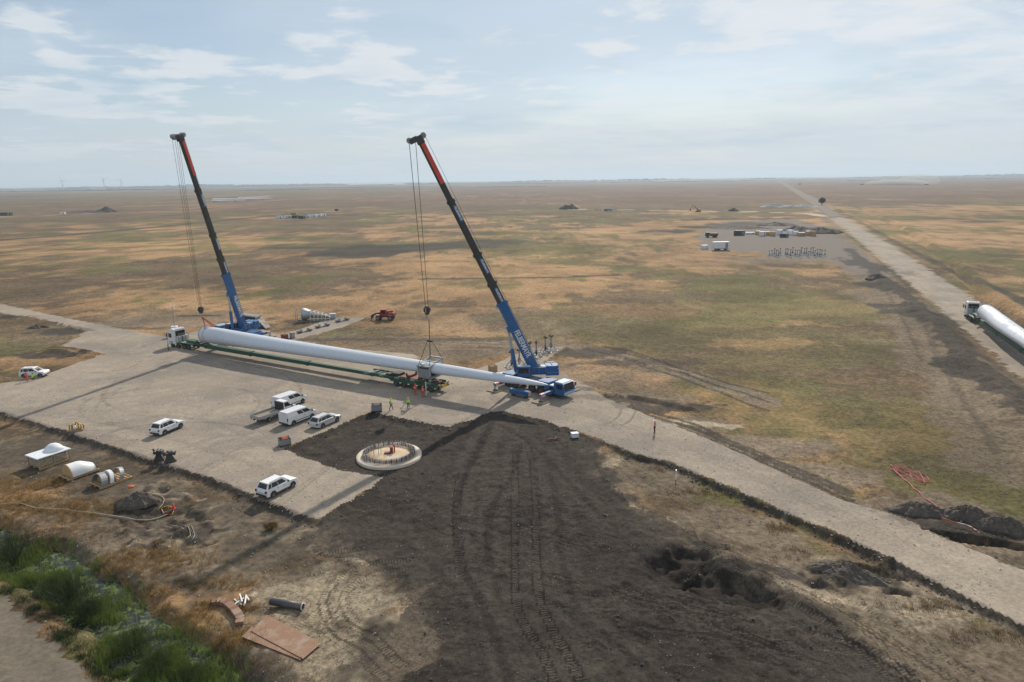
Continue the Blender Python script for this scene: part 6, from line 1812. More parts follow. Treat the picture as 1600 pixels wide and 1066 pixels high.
row = [(1172, 366, 'white', (5.0, 2.4, 0.9), 'low white pack lying right of the dark container'), (1184, 367, 'plywood', (2.4, 2.2, 2.0), 'tan crate next to the low white pack'), (1191, 369, 'white', (3.0, 2.2, 2.4), 'white pack in the yard row, first white after the tan crate'),
       (1199, 368, 'wood', (2.6, 2.4, 2.0), 'tan crate in the yard row between two white packs'), (1207, 369, 'plywood', (2.8, 2.4, 2.2), 'pale tan crate in the middle of the yard row'), (1218, 367, 'film', (3.0, 2.4, 2.6), 'bluish white pack in the yard row'),
       (1225, 371, 'darksteel', (4.2, 2.2, 2.0), 'dark box standing in front of the white packs'), (1234, 367, 'film', (3.4, 2.4, 2.6), 'tall bluish white pack behind the dark box'), (1243, 368, 'white', (2.6, 2.2, 2.2), 'white pack just right of the tall bluish pack'),
       (1252, 369, 'wood', (4.0, 2.4, 1.8), 'low tan crate in the right half of the yard row'), (1263, 368, 'plywood', (3.2, 2.4, 2.3), 'tan crate next to the last one of the row'), (1270, 369, 'wood', (2.8, 2.4, 2.6), 'last tan crate of the yard row, by the dark heap')]
for px, py, mat, sz, lb in row:
    box_thing('packed_crate', px, py, sz, R(rr.uniform(-8, 8)), lb, 'crate', mat, 'film' if mat in ('plywood', 'wood') and rr.random() < .5 else None, group='yard crates')
for k in range(24):
    o = copy_tree(st0)
    px = 1202 + 3.55 * k + rr.uniform(-1.2, 1.2) + (4 if k > 5 else 0)
    x, y, z = on(px, 401 + rr.uniform(-3.5, 1.5))
    o.location = (x, y, z); o.rotation_euler = (0, 0, rr.uniform(0, 1.5)); s_ = rr.uniform(0.95, 1.2)
    o.scale = (s_, s_, s_)
    tag(o, 'dark blade stand in the long row along the near side of the yard', 'stand', 'blade stands in the yard')
mound(1283, 364, 12, 8, 3.4, 0.0, 'big dark rounded heap at the right end of the yard', seed=11)
mound(1248, 360, 9, 7, 2.4, 0.1, 'dark heap just left of the big rounded one', seed=12)
mound(1212, 352, 16, 8, 1.7, 0.0, 'low dark heap behind the yard crates', seed=13)
mound(1160, 357, 18, 8, 1.5, 0.0, 'long low dark heap behind the dark container', seed=14)
mound(1212, 324, 18, 8, 3.6, 0.0, 'grey long heap beyond the pale track, left one', 'stone', 15)
mound(1245, 324, 22, 8, 3.2, 0.0, 'grey long heap beyond the pale track, beside the dirt road', 'stone', 16)
mound(889, 327, 12, 8, 5.2, 0.0, 'dark green heap at the left end of the pale far track', seed=17)
mound(167, 331, 12, 8, 5.0, 0.0, 'tall dark heap on the far plain at left', seed=18)
mound(140, 333, 30, 9, 2.2, 0.0, 'long low dark heap spreading left of the tall one', seed=19)
mound(1146, 330, 6, 5, 2.6, 0.0, 'small dark heap on the far pale track right of the excavator', seed=20)
# excavator
x, y, z = on(1091, 331)
ex = thing('excavator', 'ochre tracked excavator with raised arm working on the far track', 'excavator', (x, y, z), R(180))
for s in (-1, 1):
    one('crawler_track', M['rubber'], ex, lambda m: m.prism([(-2.4, 0.5), (-2.0, 0.05), (2.0, 0.05), (2.4, 0.5), (2.0, 1.05), (-2.0, 1.05)], s * 1.3 - 0.35, s * 1.3 + 0.35))
one('house', M['excav'], ex, lambda m: m.box((-0.7, 0, 2.0), (3.8, 2.9, 1.5), bevel=0.25))
eb = one('cab', M['excav'], ex, lambda m: m.prism([(0.2, 1.4), (1.7, 1.4), (1.8, 2.2), (1.4, 3.3), (0.2, 3.3)], 0.4, 1.4))
one('cab_window', M['glass'], eb, lambda m: m.prism([(0.4, 2.1), (1.66, 2.1), (1.35, 3.1), (0.4, 3.1)], 0.38, 1.42))
one('boom', M['excav'], ex, lambda m: [m.bar((1.0, 0, 1.9), (3.6, 0, 5.6), 0.55, 0.8), m.bar((3.5, 0, 5.5), (6.0, 0, 6.0), 0.5, 0.7)])
one('dipper_arm', M['excav'], ex, lambda m: m.bar((5.9, 0, 6.1), (7.8, 0, 2.6), 0.42, 0.55))
one('bucket', M['darksteel'], ex, lambda m: m.prism([(7.4, 2.7), (8.3, 2.6), (8.5, 1.4), (7.7, 1.1), (7.2, 1.7)], -0.7, 0.7))
far_truck(950, 330, R(0), 'blue grey truck standing on the far pale track', 'bluelight', 'steel', 8.5, 1.8)
for k, px in enumerate((931, 934, 938)):
    x, y, z = on(px, 329.5)
    o = thing('fence_post', 'thin dark post by the far track left of the blue truck', 'post', (x, y, z), 0, 'posts on the far track')
    one('post', M['timber'], o, lambda m: m.box((0, 0, 1.0), (0.5, 0.3, 2.0)))
# tree beside the dirt road
def leaf_cloud(mb, c, rad, n, size, rnd, squash=1.0, hollow=0.35):
    for _ in range(n):
        d = Vector((rnd.gauss(0, 1), rnd.gauss(0, 1), rnd.gauss(0, 1))).normalized()
        r = rad * (hollow + (1 - hollow) * rnd.random() ** 0.6)
        p = Vector(c) + Vector((d.x * r, d.y * r, d.z * r * squash))
        u = Vector((rnd.gauss(0, 1), rnd.gauss(0, 1), rnd.gauss(0, 1))).normalized(); v = u.orthogonal().normalized(); s = size * rnd.uniform(.6, 1.4)
        mb.add([p - u * s, p + v * s * .5, p + u * s, p - v * s * .5], [(0, 1, 2, 3)])
def leaf_mat(name, a, b):
    m, t, bs = new_mat(name)
    g = nd(t, 'ShaderNodeNewGeometry')
    n1 = nnoise(t, g.outputs['Position'], 1.7, 3); n2 = nnoise(t, g.outputs['Position'], 9.0, 2)
    c = nmix(t, nrange(t, nmath(t, 'ADD', nmath(t, 'MULTIPLY', n1, .6), nmath(t, 'MULTIPLY', n2, .4)), .35, .65), a, b)
    t.links.new(c, bs.inputs['Base Color'])
    bs.inputs['Roughness'].default_value = 0.7
    bs.inputs['Specular IOR Level'].default_value = 0.2
    tr = t.nodes.new('ShaderNodeBsdfTranslucent'); t.links.new(c, tr.inputs[0])
    mx = t.nodes.new('ShaderNodeMixShader'); mx.inputs[0].default_value = 0.3
    t.links.new(bs.outputs[0], mx.inputs[1]); t.links.new(tr.outputs[0], mx.inputs[2])
    t.links.new(mx.outputs[0], [n for n in t.nodes if n.type == 'OUTPUT_MATERIAL'][0].inputs[0])
    return m
M['leaf'] = leaf_mat('green_leaves', (0.035, 0.062, 0.018), (0.095, 0.13, 0.035))
M['leafd'] = leaf_mat('dark_leaves', (0.022, 0.036, 0.014), (0.055, 0.075, 0.026))
M['reed'] = leaf_mat('reed_leaves', (0.070, 0.115, 0.022), (0.18, 0.23, 0.05))
M['straw'] = leaf_mat('dry_grass', (0.19, 0.12, 0.05), (0.38, 0.25, 0.10))
M['strawd'] = leaf_mat('brown_grass', (0.12, 0.085, 0.045), (0.24, 0.165, 0.08))
M['belt'] = leaf_mat('far_woodland', (0.030, 0.042, 0.022), (0.050, 0.062, 0.030))
M['bark'] = paint('bark', (0.09, 0.07, 0.05), 0.95, 0, 0.2, scale=4)
rnd = random.Random(21)
x, y, z = on(1284, 321)
tr_ = thing('tree', 'lone round dark green tree beside the dirt road far away', 'tree', (x, y, z))
one('trunk', M['bark'], tr_, lambda m: [m.tube((0, 0, -0.3), (0.2, 0, 2.8), 0.5, 0.32, 10), m.tube((0.2, 0, 2.6), (1.6, 0.4, 4.8), 0.26, 0.1, 8), m.tube((0.2, 0, 2.6), (-1.4, -0.3, 5.0), 0.26, 0.1, 8), m.tube((0.2, 0, 2.7), (0.2, 0.6, 6.0), 0.22, 0.08, 8)])
cm = MB()
for (cx_, cy_, cz_, rr_) in ((0, 0, 5.4, 3.0), (2.0, 0.3, 4.8, 2.3), (-2.2, -0.2, 4.9, 2.4), (0.6, 1.0, 7.0, 2.0), (-1.0, -0.8, 6.6, 2.1), (1.6, -1.0, 6.2, 1.9), (-0.4, -1.6, 4.2, 2.0)):
    leaf_cloud(cm, (cx_, cy_, cz_), rr_, 330, 0.36, rnd)
cm.build('crown', M['leafd'], tr_, fix=False)
# stored blades lying far out on the plain
for k, (px, py, L_, nm) in enumerate(((331, 316, 62, 'front row, nearer the crane boom'), (380, 313, 58, 'front row, farther from the boom'), (332, 313.5, 64, 'back row, nearer the crane boom'), (372, 311, 66, 'back row, farther from the boom'))):
    x, y, z = on(px, py)
    dv = Vector((0.80, 0.60, 0))
    t = thing('blade_of_turbine', 'stored white blade lying far out on the plain, ' + nm, 'turbine blade', (x, y, z + 2.2), math.atan2(dv.y, dv.x), 'turbine blades')
    rings = [[(u * L_ / B_LEN if False else px_ * L_ / B_LEN, py_, pz_) for (px_, py_, pz_) in r] for r in blade_mesh(B_LEN) for u in (0,)]
    m = MB(); m.loft(rings, True, True); m.build('blade_shell', M['white'], t)
    for s_ in (0.06, 0.65):
        one('stand', M['darksteel'], t, lambda m: m.box((L_ * s_, 0, -1.2), (1.6, 2.6, 2.0)))
# far camp
camp = [(437, 342, 'white'), (450, 341.5, 'silver'), (462, 341, 'boomdark'), (472, 342, 'darksteel'), (480, 341, 'bluelight'), (488, 339.5, 'film'), (497, 338.5, 'white'), (505, 338, 'film'), (459, 336, 'excav'), (526, 330, 'darksteel')]
for k, (px, py, mat) in enumerate(camp):
    box_thing('site_cabin', px, py, (rr.uniform(4, 8), 2.6, rr.uniform(1.8, 3.0)), R(rr.uniform(-15, 15)), 'small %s cabin in the far camp, %s from the left' % ({'white': 'white', 'silver': 'silver', 'boomdark': 'black', 'darksteel': 'dark', 'bluelight': 'blue grey', 'film': 'pale', 'excav': 'ochre'}[mat], ('first second third fourth fifth sixth seventh eighth ninth tenth'.split())[k]), 'cabin', mat, group='far camp cabins')
box_thing('site_cabin', 10, 337, (12, 4, 3.4), 0, 'dark long shed beside the pale far track at far left', 'shed', 'darksteel')
box_thing('site_cabin', 98, 335, (6, 3, 2.4), 0, 'small white van like cabin at the end of the far left track', 'cabin', 'white')
for k, (px, py, rz_) in enumerate(((1448, 289.5, 0), (1347, 289, PI), (1250, 288.5, 0))):
    far_truck(px, py, rz_, ('dark truck raising dust near the right of the horizon', 'dark truck leading the dust trail near the horizon', 'dark truck near the vanishing point of the dirt road')[k], 'boomdark', 'darksteel', 12, 2.6, 'trucks on the horizon')
# dust behind the trucks
def dust(px0, px1, py, h, dens, label):
    x0, y0 = gp(px0, py); x1, y1 = gp(px1, py)
    L_ = math.hypot(x1 - x0, y1 - y0)
    o = MB().add([tuple(p) for p in [(math.cos(a) * math.cos(b) * .5, math.sin(a) * math.cos(b) * .5, math.sin(b) * .5) for b in (-1.2, -.6, 0, .6, 1.2) for a in np.linspace(0, 2 * PI, 16, endpoint=False)]],
                 [(k * 16 + i, k * 16 + (i + 1) % 16, k * 16 + 16 + (i + 1) % 16, k * 16 + 16 + i) for k in range(4) for i in range(16)] + [tuple(range(15, -1, -1)), tuple(range(64, 80))]).build('dust', [])
    o.location = ((x0 + x1) / 2, (y0 + y1) / 2, h * .42); o.scale = (L_, 60, h * 1.6); o.rotation_euler = (0, 0, heading((x0, y0), (x1, y1)))
    m = bpy.data.materials.new('dust_air'); m.use_nodes = True
    t = m.node_tree; t.nodes.clear()
    vo = t.nodes.new('ShaderNodeVolumePrincipled'); out = t.nodes.new('ShaderNodeOutputMaterial')
    vo.inputs['Color'].default_value = (0.95, 0.92, 0.86, 1)
    vo.inputs['Density'].default_value = dens
    t.links.new(vo.outputs[0], out.inputs['Volume'])
    o.data.materials.append(m)
    tag(o, label, None, None, 'stuff')
dust(1352, 1452, 288.5, 14, 0.05, 'pale dust trail hanging behind the far trucks')
dust(1400, 1470, 288.0, 30, 0.012, 'higher thin dust rising near the far right truck')
dust(540, 640, 289.0, 16, 0.02, 'pale dust drifting on the far plain left of centre')
# turbines on the horizon
def far_turbine(px, dist, hub, label, rot):
    d = ray(px, 285); k = dist / d[1]
    x, y = d[0] * k, dist
    t = thing('wind_turbine', label, 'wind turbine', (x, y, -0.5), 0.3, 'wind turbines on the horizon')
    one('tower', M['turbine'], t, lambda m: m.tube((0, 0, 0), (0, 0, hub), 3.2, 1.8, 12))
    one('nacelle', M['turbine'], t, lambda m: m.box((0, 0, hub + 1.5), (5, 11, 4.5), bevel=0.8))
    one('hub', M['turbine'], t, lambda m: m.tube((0, -5.5, hub + 1.5), (0, -8.5, hub + 1.5), 2.2, 1.0, 10))
    for k in range(3):
        a = rot + k * 2 * PI / 3
        one('blade', M['turbine'], t, lambda m: m.tube((0, -7, hub + 1.5), (math.cos(a) * 42, -7, hub + 1.5 + math.sin(a) * 42), 1.9, 0.5, 6))
for k, (px, ds_, hb, rt, lb) in enumerate(((97, 5600, 72, 1.9, 'faint wind turbine on the horizon, leftmost of the three'), (162, 5600, 78, 2.5, 'faint wind turbine on the horizon, middle of the three'), (189, 6000, 70, 3.0, 'faint wind turbine on the horizon, nearest the crane'))):
    far_turbine(px, ds_, hb, lb, rt)
# shelter belts that close the plain
tb = MB()
rnd2 = random.Random(9)
for (x0, x1, yy, hh_, step) in ((-9000, 9000, 8200, 24, 22), (-7000, 7000, 6600, 14, 60), (-3600, -300, 4300, 8, 28), (-2600, -1500, 2300, 6, 18), (-200, 2600, 5600, 9, 40), (2200, 5200, 4600, 10, 35), (-1250, 150, 3300, 6, 22)):
    xx = x0
    while xx < x1:
        w = step * rnd2.uniform(.8, 2.2); h_ = hh_ * rnd2.uniform(.6, 1.1) * (0.75 + 0.3 * math.sin(xx * .0013) + 0.2 * math.sin(xx * .0047)); yj = yy + 90 * math.sin(xx * .0021) + rnd2.uniform(-40, 40)
        if rnd2.random() < 0.86:
            n = 7
            ring = [[(xx + math.cos(a) * w * k_, yj + math.sin(a) * w * .6 * k_, -1 + h_ * zz_) for a in np.linspace(0, 2 * PI, n, endpoint=False)] for k_, zz_ in ((1.0, 0), (1.05, .5), (.7, .85), (.25, 1.0))]
            tb.loft(ring, True, False)
        xx += step
tbo = tb.build('treeline', M['belt'], None, fix=False)
tag(tbo, 'low dark tree belts along the hazy horizon', None, None, 'stuff')
# the dirt road beyond the surveyed sheet
fr_ = [(x_, y_) for x_, y_ in ((255, 552), (272.2, 598.2), (430, 1022), (640, 1586), (980, 2502), (2985, 7900))]
fr2 = [(270, 562), (313.4 - 22, 620), (449, 1022), (658, 1586), (997, 2490), (3003, 7900)]
m = MB(); m.add([(a, b, 0.12) for a, b in fr_] + [(a, b, 0.12) for a, b in fr2], [(i, i + 6, i + 7, i + 1) for i in range(5)])
fro = m.build('dirt_road', MG['gravel'], None)
fro['kind'] = 'structure'

# ------------------------------------------------------------------ people
def person(px, py, rz, label, pose, top, legs, head, extra=None, z=None):
    """one skinned body; x forward. Materials follow the nearest bone."""
    J, E, Rr, mt = {}, [], {}, []
    def j(n, x, y, z_, r): J[n] = Vector((x, y, z_)); Rr[n] = r
    cr = 1.0
    if pose == 'crouch':
        j('pel', 0, 0, 0.42, .15); j('wai', .08, 0, 0.58, .14); j('che', .20, 0, 0.84, .16); j('nec', .28, 0, 1.02, .065); j('hea', .32, 0, 1.12, .085); j('top', .36, 0, 1.24, .085)
        for s, k in ((1, 'l'), (-1, 'r')):
            j('sh' + k, .22, s * .19, 0.94, .075); j('el' + k, .40, s * .25, 0.70, .05); j('wr' + k, .58, s * .16, 0.55, .038)
            j('hi' + k, .02, s * .11, 0.42, .10); j('kn' + k, .40, s * .15, 0.46, .068); j('an' + k, .10, s * .13, 0.09, .05); j('to' + k, .30, s * .14, 0.05, .045)
    else:
        st = {'stand': 0.0, 'walk': 0.28, 'arms': 0.05}[pose]
        j('pel', 0, 0, 0.98, .145); j('wai', 0, 0, 1.12, .135); j('che', .01, 0, 1.36, .155); j('nec', .02, 0, 1.52, .062); j('hea', .035, 0, 1.62, .085); j('top', .05, 0, 1.74, .080)
        for s, k in ((1, 'l'), (-1, 'r')):
            sw = st * s
            j('sh' + k, 0, s * .20, 1.44, .075)
            if pose == 'arms' :
                j('el' + k, .14, s * .30, 1.22, .05); j('wr' + k, .34, s * .22, 1.24, .038)
            else:
                j('el' + k, -.03 - sw * .5, s * .27, 1.17, .05); j('wr' + k, .06 - sw * .7, s * .28, 0.93, .038)
            j('hi' + k, 0, s * .10, 0.94, .10); j('kn' + k, .04 + sw * .6, s * .115, 0.51, .07); j('an' + k, -.02 + sw, s * .12, 0.09, .05); j('to' + k, .17 + sw, s * .13, 0.045, .045)
    chain = [('pel', 'wai', top), ('wai', 'che', top), ('che', 'nec', top), ('nec', 'hea', 'skin'), ('hea', 'top', 'skin')]
    for k in 'lr':
        chain += [('che', 'sh' + k, top), ('sh' + k, 'el' + k, top), ('el' + k, 'wr' + k, extra or top), ('pel', 'hi' + k, legs), ('hi' + k, 'kn' + k, legs), ('kn' + k, 'an' + k, legs), ('an' + k, 'to' + k, 'boomdark')]
    names = list(J)
    me = bpy.data.meshes.new('skeleton')
    me.from_pydata([J[n] for n in names], [(names.index(a), names.index(b)) for a, b, _ in chain], [])
    o = bpy.data.objects.new('tmp_skeleton', me); COL.objects.link(o)
    md = o.modifiers.new('skin', 'SKIN'); md.use_smooth_shade = True; md.branch_smoothing = 0.4
    if not me.skin_vertices:
        bpy.context.view_layer.objects.active = o
    for i, n in enumerate(names):
        sv = me.skin_vertices[0].data[i]
        sv.radius = (Rr[n], Rr[n] * (0.8 if n in ('che', 'wai', 'pel') else 1.0))
        sv.use_root = (n == 'pel')
    o.modifiers.new('sub', 'SUBSURF').levels = 1
    bpy.context.view_layer.update()
    dg = bpy.context.evaluated_depsgraph_get()
    em = bpy.data.meshes.new_from_object(o.evaluated_get(dg))
    bpy.data.objects.remove(o)
    m = MB()
    mats = []
    def mi(k):
        if k not in mats: mats.append(k)
        return mats.index(k)
    segs = [(J[a], J[b], k) for a, b, k in chain]
    vs = [v.co.copy() for v in em.vertices]
    for p in em.polygons:
        c = p.center
        best = min(segs, key=lambda s_: (c - (s_[0] + (s_[1] - s_[0]) * max(0, min(1, (c - s_[0]).dot(s_[1] - s_[0]) / max((s_[1] - s_[0]).length_squared, 1e-9))))).length)
        m.cur = mi(best[2])
        m.f.append(tuple(p.vertices)); m.mi.append(m.cur); m.sm.append(True)
    m.v = [tuple(v) for v in vs]
    m.cur = mi('skin')
    for s, k in ((1, 'l'), (-1, 'r')):                       # palms and fingers
        w, e = J['wr' + k], J['el' + k]
        d = (w - e).normalized(); side = Vector((1, 0, 0)) if abs(d.x) < .8 else Vector((0, 0, 1))
        side = (side - d * side.dot(d)).normalized(); nn = d.cross(side)
        palm = w + d * 0.09
        m.path([w, w + d * .04, palm], [.030, .042, .036], 8)
        for f_, ln_ in ((-.030, .065), (-.010, .078), (.010, .074), (.030, .058)):
            p0 = palm + side * f_ - d * .01
            m.path([p0, p0 + d * ln_ * .5, p0 + d * ln_ * .85 + nn * s * -.022], [.009, .0085, .007], 5)
        p0 = w + d * .035 + side * .036
        m.path([p0, p0 + d * .035 + side * .022, p0 + d * .065 + side * .024], [.011, .010, .008], 5)
    hd = J['hea'].lerp(J['top'], 0.5); fw = Vector((1, 0, 0))
    m.tube(hd + fw * .07 + Vector((0, 0, -.01)), hd + fw * .115 + Vector((0, 0, -.03)), .012, .016, 6)     # nose
    for s in (-1, 1):
        m.tube(hd + Vector((0, s * .075, -.02)), hd + Vector((0, s * .098, -.01)), .025, .02, 7)           # ears
    m.cur = mi('boomdark')
    for s in (-1, 1):
        m.tube(hd + Vector((.072, s * .032, .005)), hd + Vector((.088, s * .032, .005)), .011, .009, 6)    # eyes
    m.tube(hd + Vector((.070, -.022, -.065)), hd + Vector((.070, .022, -.065)), .006, .006, 5)             # mouth
    x, y, zz_ = on(px, py)
    root = thing('person', label, 'person', (x, y, (zz_ if z is None else z)), rz)
    m.build('body', [M[k] for k in mats], root, fix=False)
    if head in ('helmet_yellow', 'helmet_white', 'helmet_orange'):
        hmat = {'helmet_yellow': 'yellow', 'helmet_white': 'white', 'helmet_orange': 'hiorange'}[head]
        T_ = Matrix.Translation(hd + Vector((-.005, 0, .035)))
        one('helmet', M[hmat], root, lambda q: [q.lathe([(.150, 0), (.125, .012), (.122, .05), (.095, .10), (.05, .128), (.001, .135)], 14, T_), q.box(hd + Vector((.135, 0, .04)), (.09, .15, .012))])
    else:
        one('hair', M['hair'], root, lambda q: q.lathe([(.098, -.02), (.105, .03), (.09, .08), (.05, .108), (.001, .112)], 12, Matrix.Translation(hd + Vector((-.018, 0, .01)))))
    if top in ('higreen', 'hiorange', 'hired') and pose != 'crouch':
        for zz2 in (1.13, 1.25):
            one('reflective_band', M['plate'], root, lambda q: q.lathe([(.172, -.02), (.176, 0), (.172, .02)], 16, Matrix.Translation((0.005, 0, zz2)) @ Matrix.Diagonal((1.0, 1.1, 1, 1))))
    return root
M['higreenl'] = M['higreen']
person(649, 617.5, R(60), 'worker in an orange vest and red trousers left of the survey staff', 'stand', 'hiorange', 'hired', 'helmet_orange')
person(661, 621, R(75), 'worker in an orange vest and red trousers right beside the survey staff', 'arms', 'hiorange', 'hired', 'helmet_orange')
person(611, 641, R(20), 'worker in lime vest and dark trousers with yellow helmet by the grey crate', 'walk', 'higreen', 'dark_cloth', 'helmet_yellow', 'dark_cloth')
person(638, 640, R(80), 'worker in lime vest and blue trousers seen from behind facing the trailer', 'stand', 'higreen', 'jeans', 'helmet_yellow')
person(1023, 677, R(150), 'worker in orange vest, dark trousers and white helmet alone on the gravel road', 'stand', 'hiorange', 'dark_cloth', 'helmet_white')
person(263, 547, R(30), 'worker in lime vest standing next to the white tractor cab', 'arms', 'higreen', 'dark_cloth', 'helmet_yellow')
person(42, 596, R(80), 'worker in full orange workwear standing at the side of the white suv', 'stand', 'hired', 'hired', 'hair')
person(51, 595, R(100), 'worker in lime vest crouching beside the front door of the white suv', 'crouch', 'higreen', 'dark_cloth', 'hair')
x, y, z = on(666, 619)
sf = thing('survey_staff', 'pale upright staff on the gravel between a worker and the trailer bogie', 'staff', (x, y, 0))
one('rod', M['plate'], sf, lambda m: m.box((0, 0, 1.15), (0.14, 0.06, 2.3)))
one('foot', M['darksteel'], sf, lambda m: m.box((0, 0, 0.03), (0.3, 0.2, 0.06)))

# ------------------------------------------------------------------ canal, reeds, bushes, dry grass, stones
wm, t, bs = new_mat('canal_water')
g = nd(t, 'ShaderNodeNewGeometry')
n1 = nnoise(t, g.outputs['Position'], 1.3, 9, 0.72, 0.6)
c = nmix(t, nrange(t, n1, 0.50, 0.56), (0.020, 0.024, 0.020), (0.115, 0.155, 0.042))
t.links.new(c, bs.inputs['Base Color'])
t.links.new(nrange(t, n1, 0.50, 0.56, 0.06, 0.8), bs.inputs['Roughness'])
cl_ = CANAL
tg = np.gradient(cl_, axis=0); tg /= np.linalg.norm(tg, axis=1)[:, None]
nr = np.stack([-tg[:, 1], tg[:, 0]], 1)
m = MB(); n = len(cl_)
m.add([(p[0] + q[0] * 3.2, p[1] + q[1] * 3.2, -1.42) for p, q in zip(cl_, nr)] + [(p[0] - q[0] * 3.2, p[1] - q[1] * 3.2, -1.42) for p, q in zip(cl_, nr)], [(i, i + 1, n + i + 1, n + i) for i in range(n - 1)])
m.build('canal_water', wm)['kind'] = 'structure'

vr = np.random.RandomState(77)
def blades(mb, x, y, z, n, h, spread, wdt, lean=0.35):
    V, F = mb
    for _ in range(n):
        a = vr.uniform(0, 2 * PI); hh_ = h * vr.uniform(.55, 1.25); l = vr.uniform(.1, 1) * lean * hh_
        ox, oy = x + vr.normal(0, spread), y + vr.normal(0, spread)
        dx, dy = math.cos(a), math.sin(a)
        w = wdt * vr.uniform(.6, 1.3)
        k = len(V)
        V += [(ox - dy * w, oy + dx * w, z - 0.05), (ox + dy * w, oy - dx * w, z - 0.05), (ox + dx * l * .4 + dy * w * .7, oy + dy * l * .4 - dx * w * .7, z + hh_ * .6), (ox + dx * l * .4 - dy * w * .7, oy + dy * l * .4 + dx * w * .7, z + hh_ * .6), (ox + dx * l, oy + dy * l, z + hh_)]
        F += [(k, k + 1, k + 2, k + 3), (k + 3, k + 2, k + 4)]
def scatter(name, mat, label, regions, h, spread, wdt, nb, lean=0.4, keep=None):
    mb = ([], [])
    for (px, py, rx, ry, n) in regions:
        cx_, cy_ = gp(px, py, -0.7)
        X_ = cx_ + vr.normal(0, rx * .5, n); Y_ = cy_ + vr.normal(0, ry * .5, n)
        dp_ = sdf(PAD, X_, Y_); ds_ = sdf(SOIL, X_, Y_); dt_ = sdf(TRACKCORNER, X_, Y_)
        nz = fbm(X_, Y_, 1.8, 3, 700)
        ok = (dp_ > 1.0) & (ds_ > 0.8) & (dt_ > 0.3) & (nz > 0.42)
        Z_ = zgrid(X_, Y_)
        for x_, y_, z_, k_ in zip(X_, Y_, Z_, ok):
            if k_ and (keep is None or keep(z_)):
                blades(mb, x_, y_, max(z_, -1.42), nb, h * vr.uniform(.6, 1.3), spread, wdt, lean)
    me = bpy.data.meshes.new(name); me.from_pydata(mb[0], [], mb[1]); me.materials.append(M[mat]); me.update()
    o = bpy.data.objects.new(name, me); COL.objects.link(o)
    return tag(o, label, None, None, 'stuff')
land = lambda z_: z_ > -1.25
scatter('dry_grass', 'straw', 'dry golden grass tufts in the near corner', [(60, 760, 7, 3.0, 520), (130, 800, 7, 3, 560), (215, 880, 7, 3, 600), (300, 930, 7, 3, 640), (255, 965, 6, 2.5, 460), (385, 945, 4, 1.6, 160), (330, 1000, 6, 2, 380), (20, 790, 6, 3, 300)], 0.34, 0.14, 0.016, 10, 0.8, land)
scatter('brown_grass', 'strawd', 'brown low grass on the verges', [(1150, 770, 8, 1.2, 500), (1250, 825, 8, 1.2, 480), (1060, 735, 4, 1, 220), (1480, 950, 8, 1.0, 260), (1570, 1000, 7, 1.0, 260), (1010, 715, 3, .8, 150), (150, 830, 8, 3, 300), (380, 1040, 5, 2, 200), (40, 800, 7, 3, 260), (1210, 865, 4, 1.4, 150)], 0.20, 0.16, 0.014, 9, 0.9, land)
scatter('reeds', 'reed', 'green reeds and water weed along the canal', [(60, 905, 5, 2.6, 420), (130, 940, 4, 2.5, 420), (215, 1010, 4, 2.5, 460), (290, 1060, 4, 2.5, 520), (20, 860, 5, 2.5, 360), (170, 975, 3, 1.8, 320), (255, 1030, 3, 1.6, 300)], 0.8, 0.20, 0.013, 14, 0.5, lambda z_: z_ < -0.75)
scatter('verge_grass', 'leafd', 'dark green low growth on the canal bank', [(100, 1000, 4, 2, 350), (160, 1040, 3, 2, 350), (40, 960, 4, 1.6, 260), (220, 1066, 3, 1.5, 250), (20, 930, 3, 1.4, 150)], 0.28, 0.16, 0.016, 12, 0.8)
def bush(px, py, sc_, label, mat, seed):
    rn = random.Random(seed)
    x, y = gp(px, py, -1.2)
    t = thing('bush', label, 'bush', (x, y, max(zat(x, y), -1.42) - 0.05), 0, 'bushes along the canal')
    st_ = MB(); lf = MB()
    for k in range(11):
        a = rn.uniform(0, 2 * PI); l = rn.uniform(.35, 1.1) * sc_
        tip = Vector((math.cos(a) * l, math.sin(a) * l * .8, rn.uniform(.75, 1.45) * sc_))
        st_.path([(math.cos(a) * .1, math.sin(a) * .1, 0), tip * .5 + Vector((0, 0, .15)), tip], [.03 * sc_, .02 * sc_, .008 * sc_], 5)
        for _ in range(4):
            leaf_cloud(lf, tip * rn.uniform(.55, 1.0) + Vector((rn.gauss(0, .22), rn.gauss(0, .22), rn.gauss(0, .16))) * sc_, .36 * sc_ * rn.uniform(.6, 1.3), 90, .034, rn, .9, 0.1)
    for _ in range(1100):                                     # fine upright sprays
        a = rn.uniform(0, 2 * PI); r_ = abs(rn.gauss(0, .7)) * sc_
        p = Vector((math.cos(a) * r_, math.sin(a) * r_ * .8, rn.uniform(.2, 1.1) * sc_))
        q = p + Vector((rn.gauss(0, .12), rn.gauss(0, .12), rn.uniform(.3, .75))) * sc_
        w = Vector((rn.gauss(0, 1), rn.gauss(0, 1), 0)).normalized() * .012
        lf.add([p - w, p + w, q], [(0, 1, 2)])
    st_.build('stems', M['bark'], t)['kind'] = 'stuff'
    lf.build('leaves', M[mat], t, fix=False)['kind'] = 'stuff'
bush(20, 880, 2.3, 'large dark green bush at the picture edge by the canal', 'leafd', 1)
bush(112, 945, 1.9, 'wide dark olive bush in the middle of the canal bank', 'leafd', 2)
bush(85, 925, 1.2, 'smaller green bush against the wide olive one', 'leaf', 3)
bush(140, 965, 1.2, 'low dark bush on the near side of the wide olive one', 'leafd', 4)
bush(215, 1015, 1.5, 'bright green bush on the canal bank nearer the rusty plates', 'leaf', 5)
bush(250, 1045, 1.3, 'fresh green bush at the bottom edge beside the canal', 'leaf', 6)
bush(300, 1068, 1.2, 'fresh green bush cut by the bottom edge, nearest the rusty plates', 'leaf', 7)
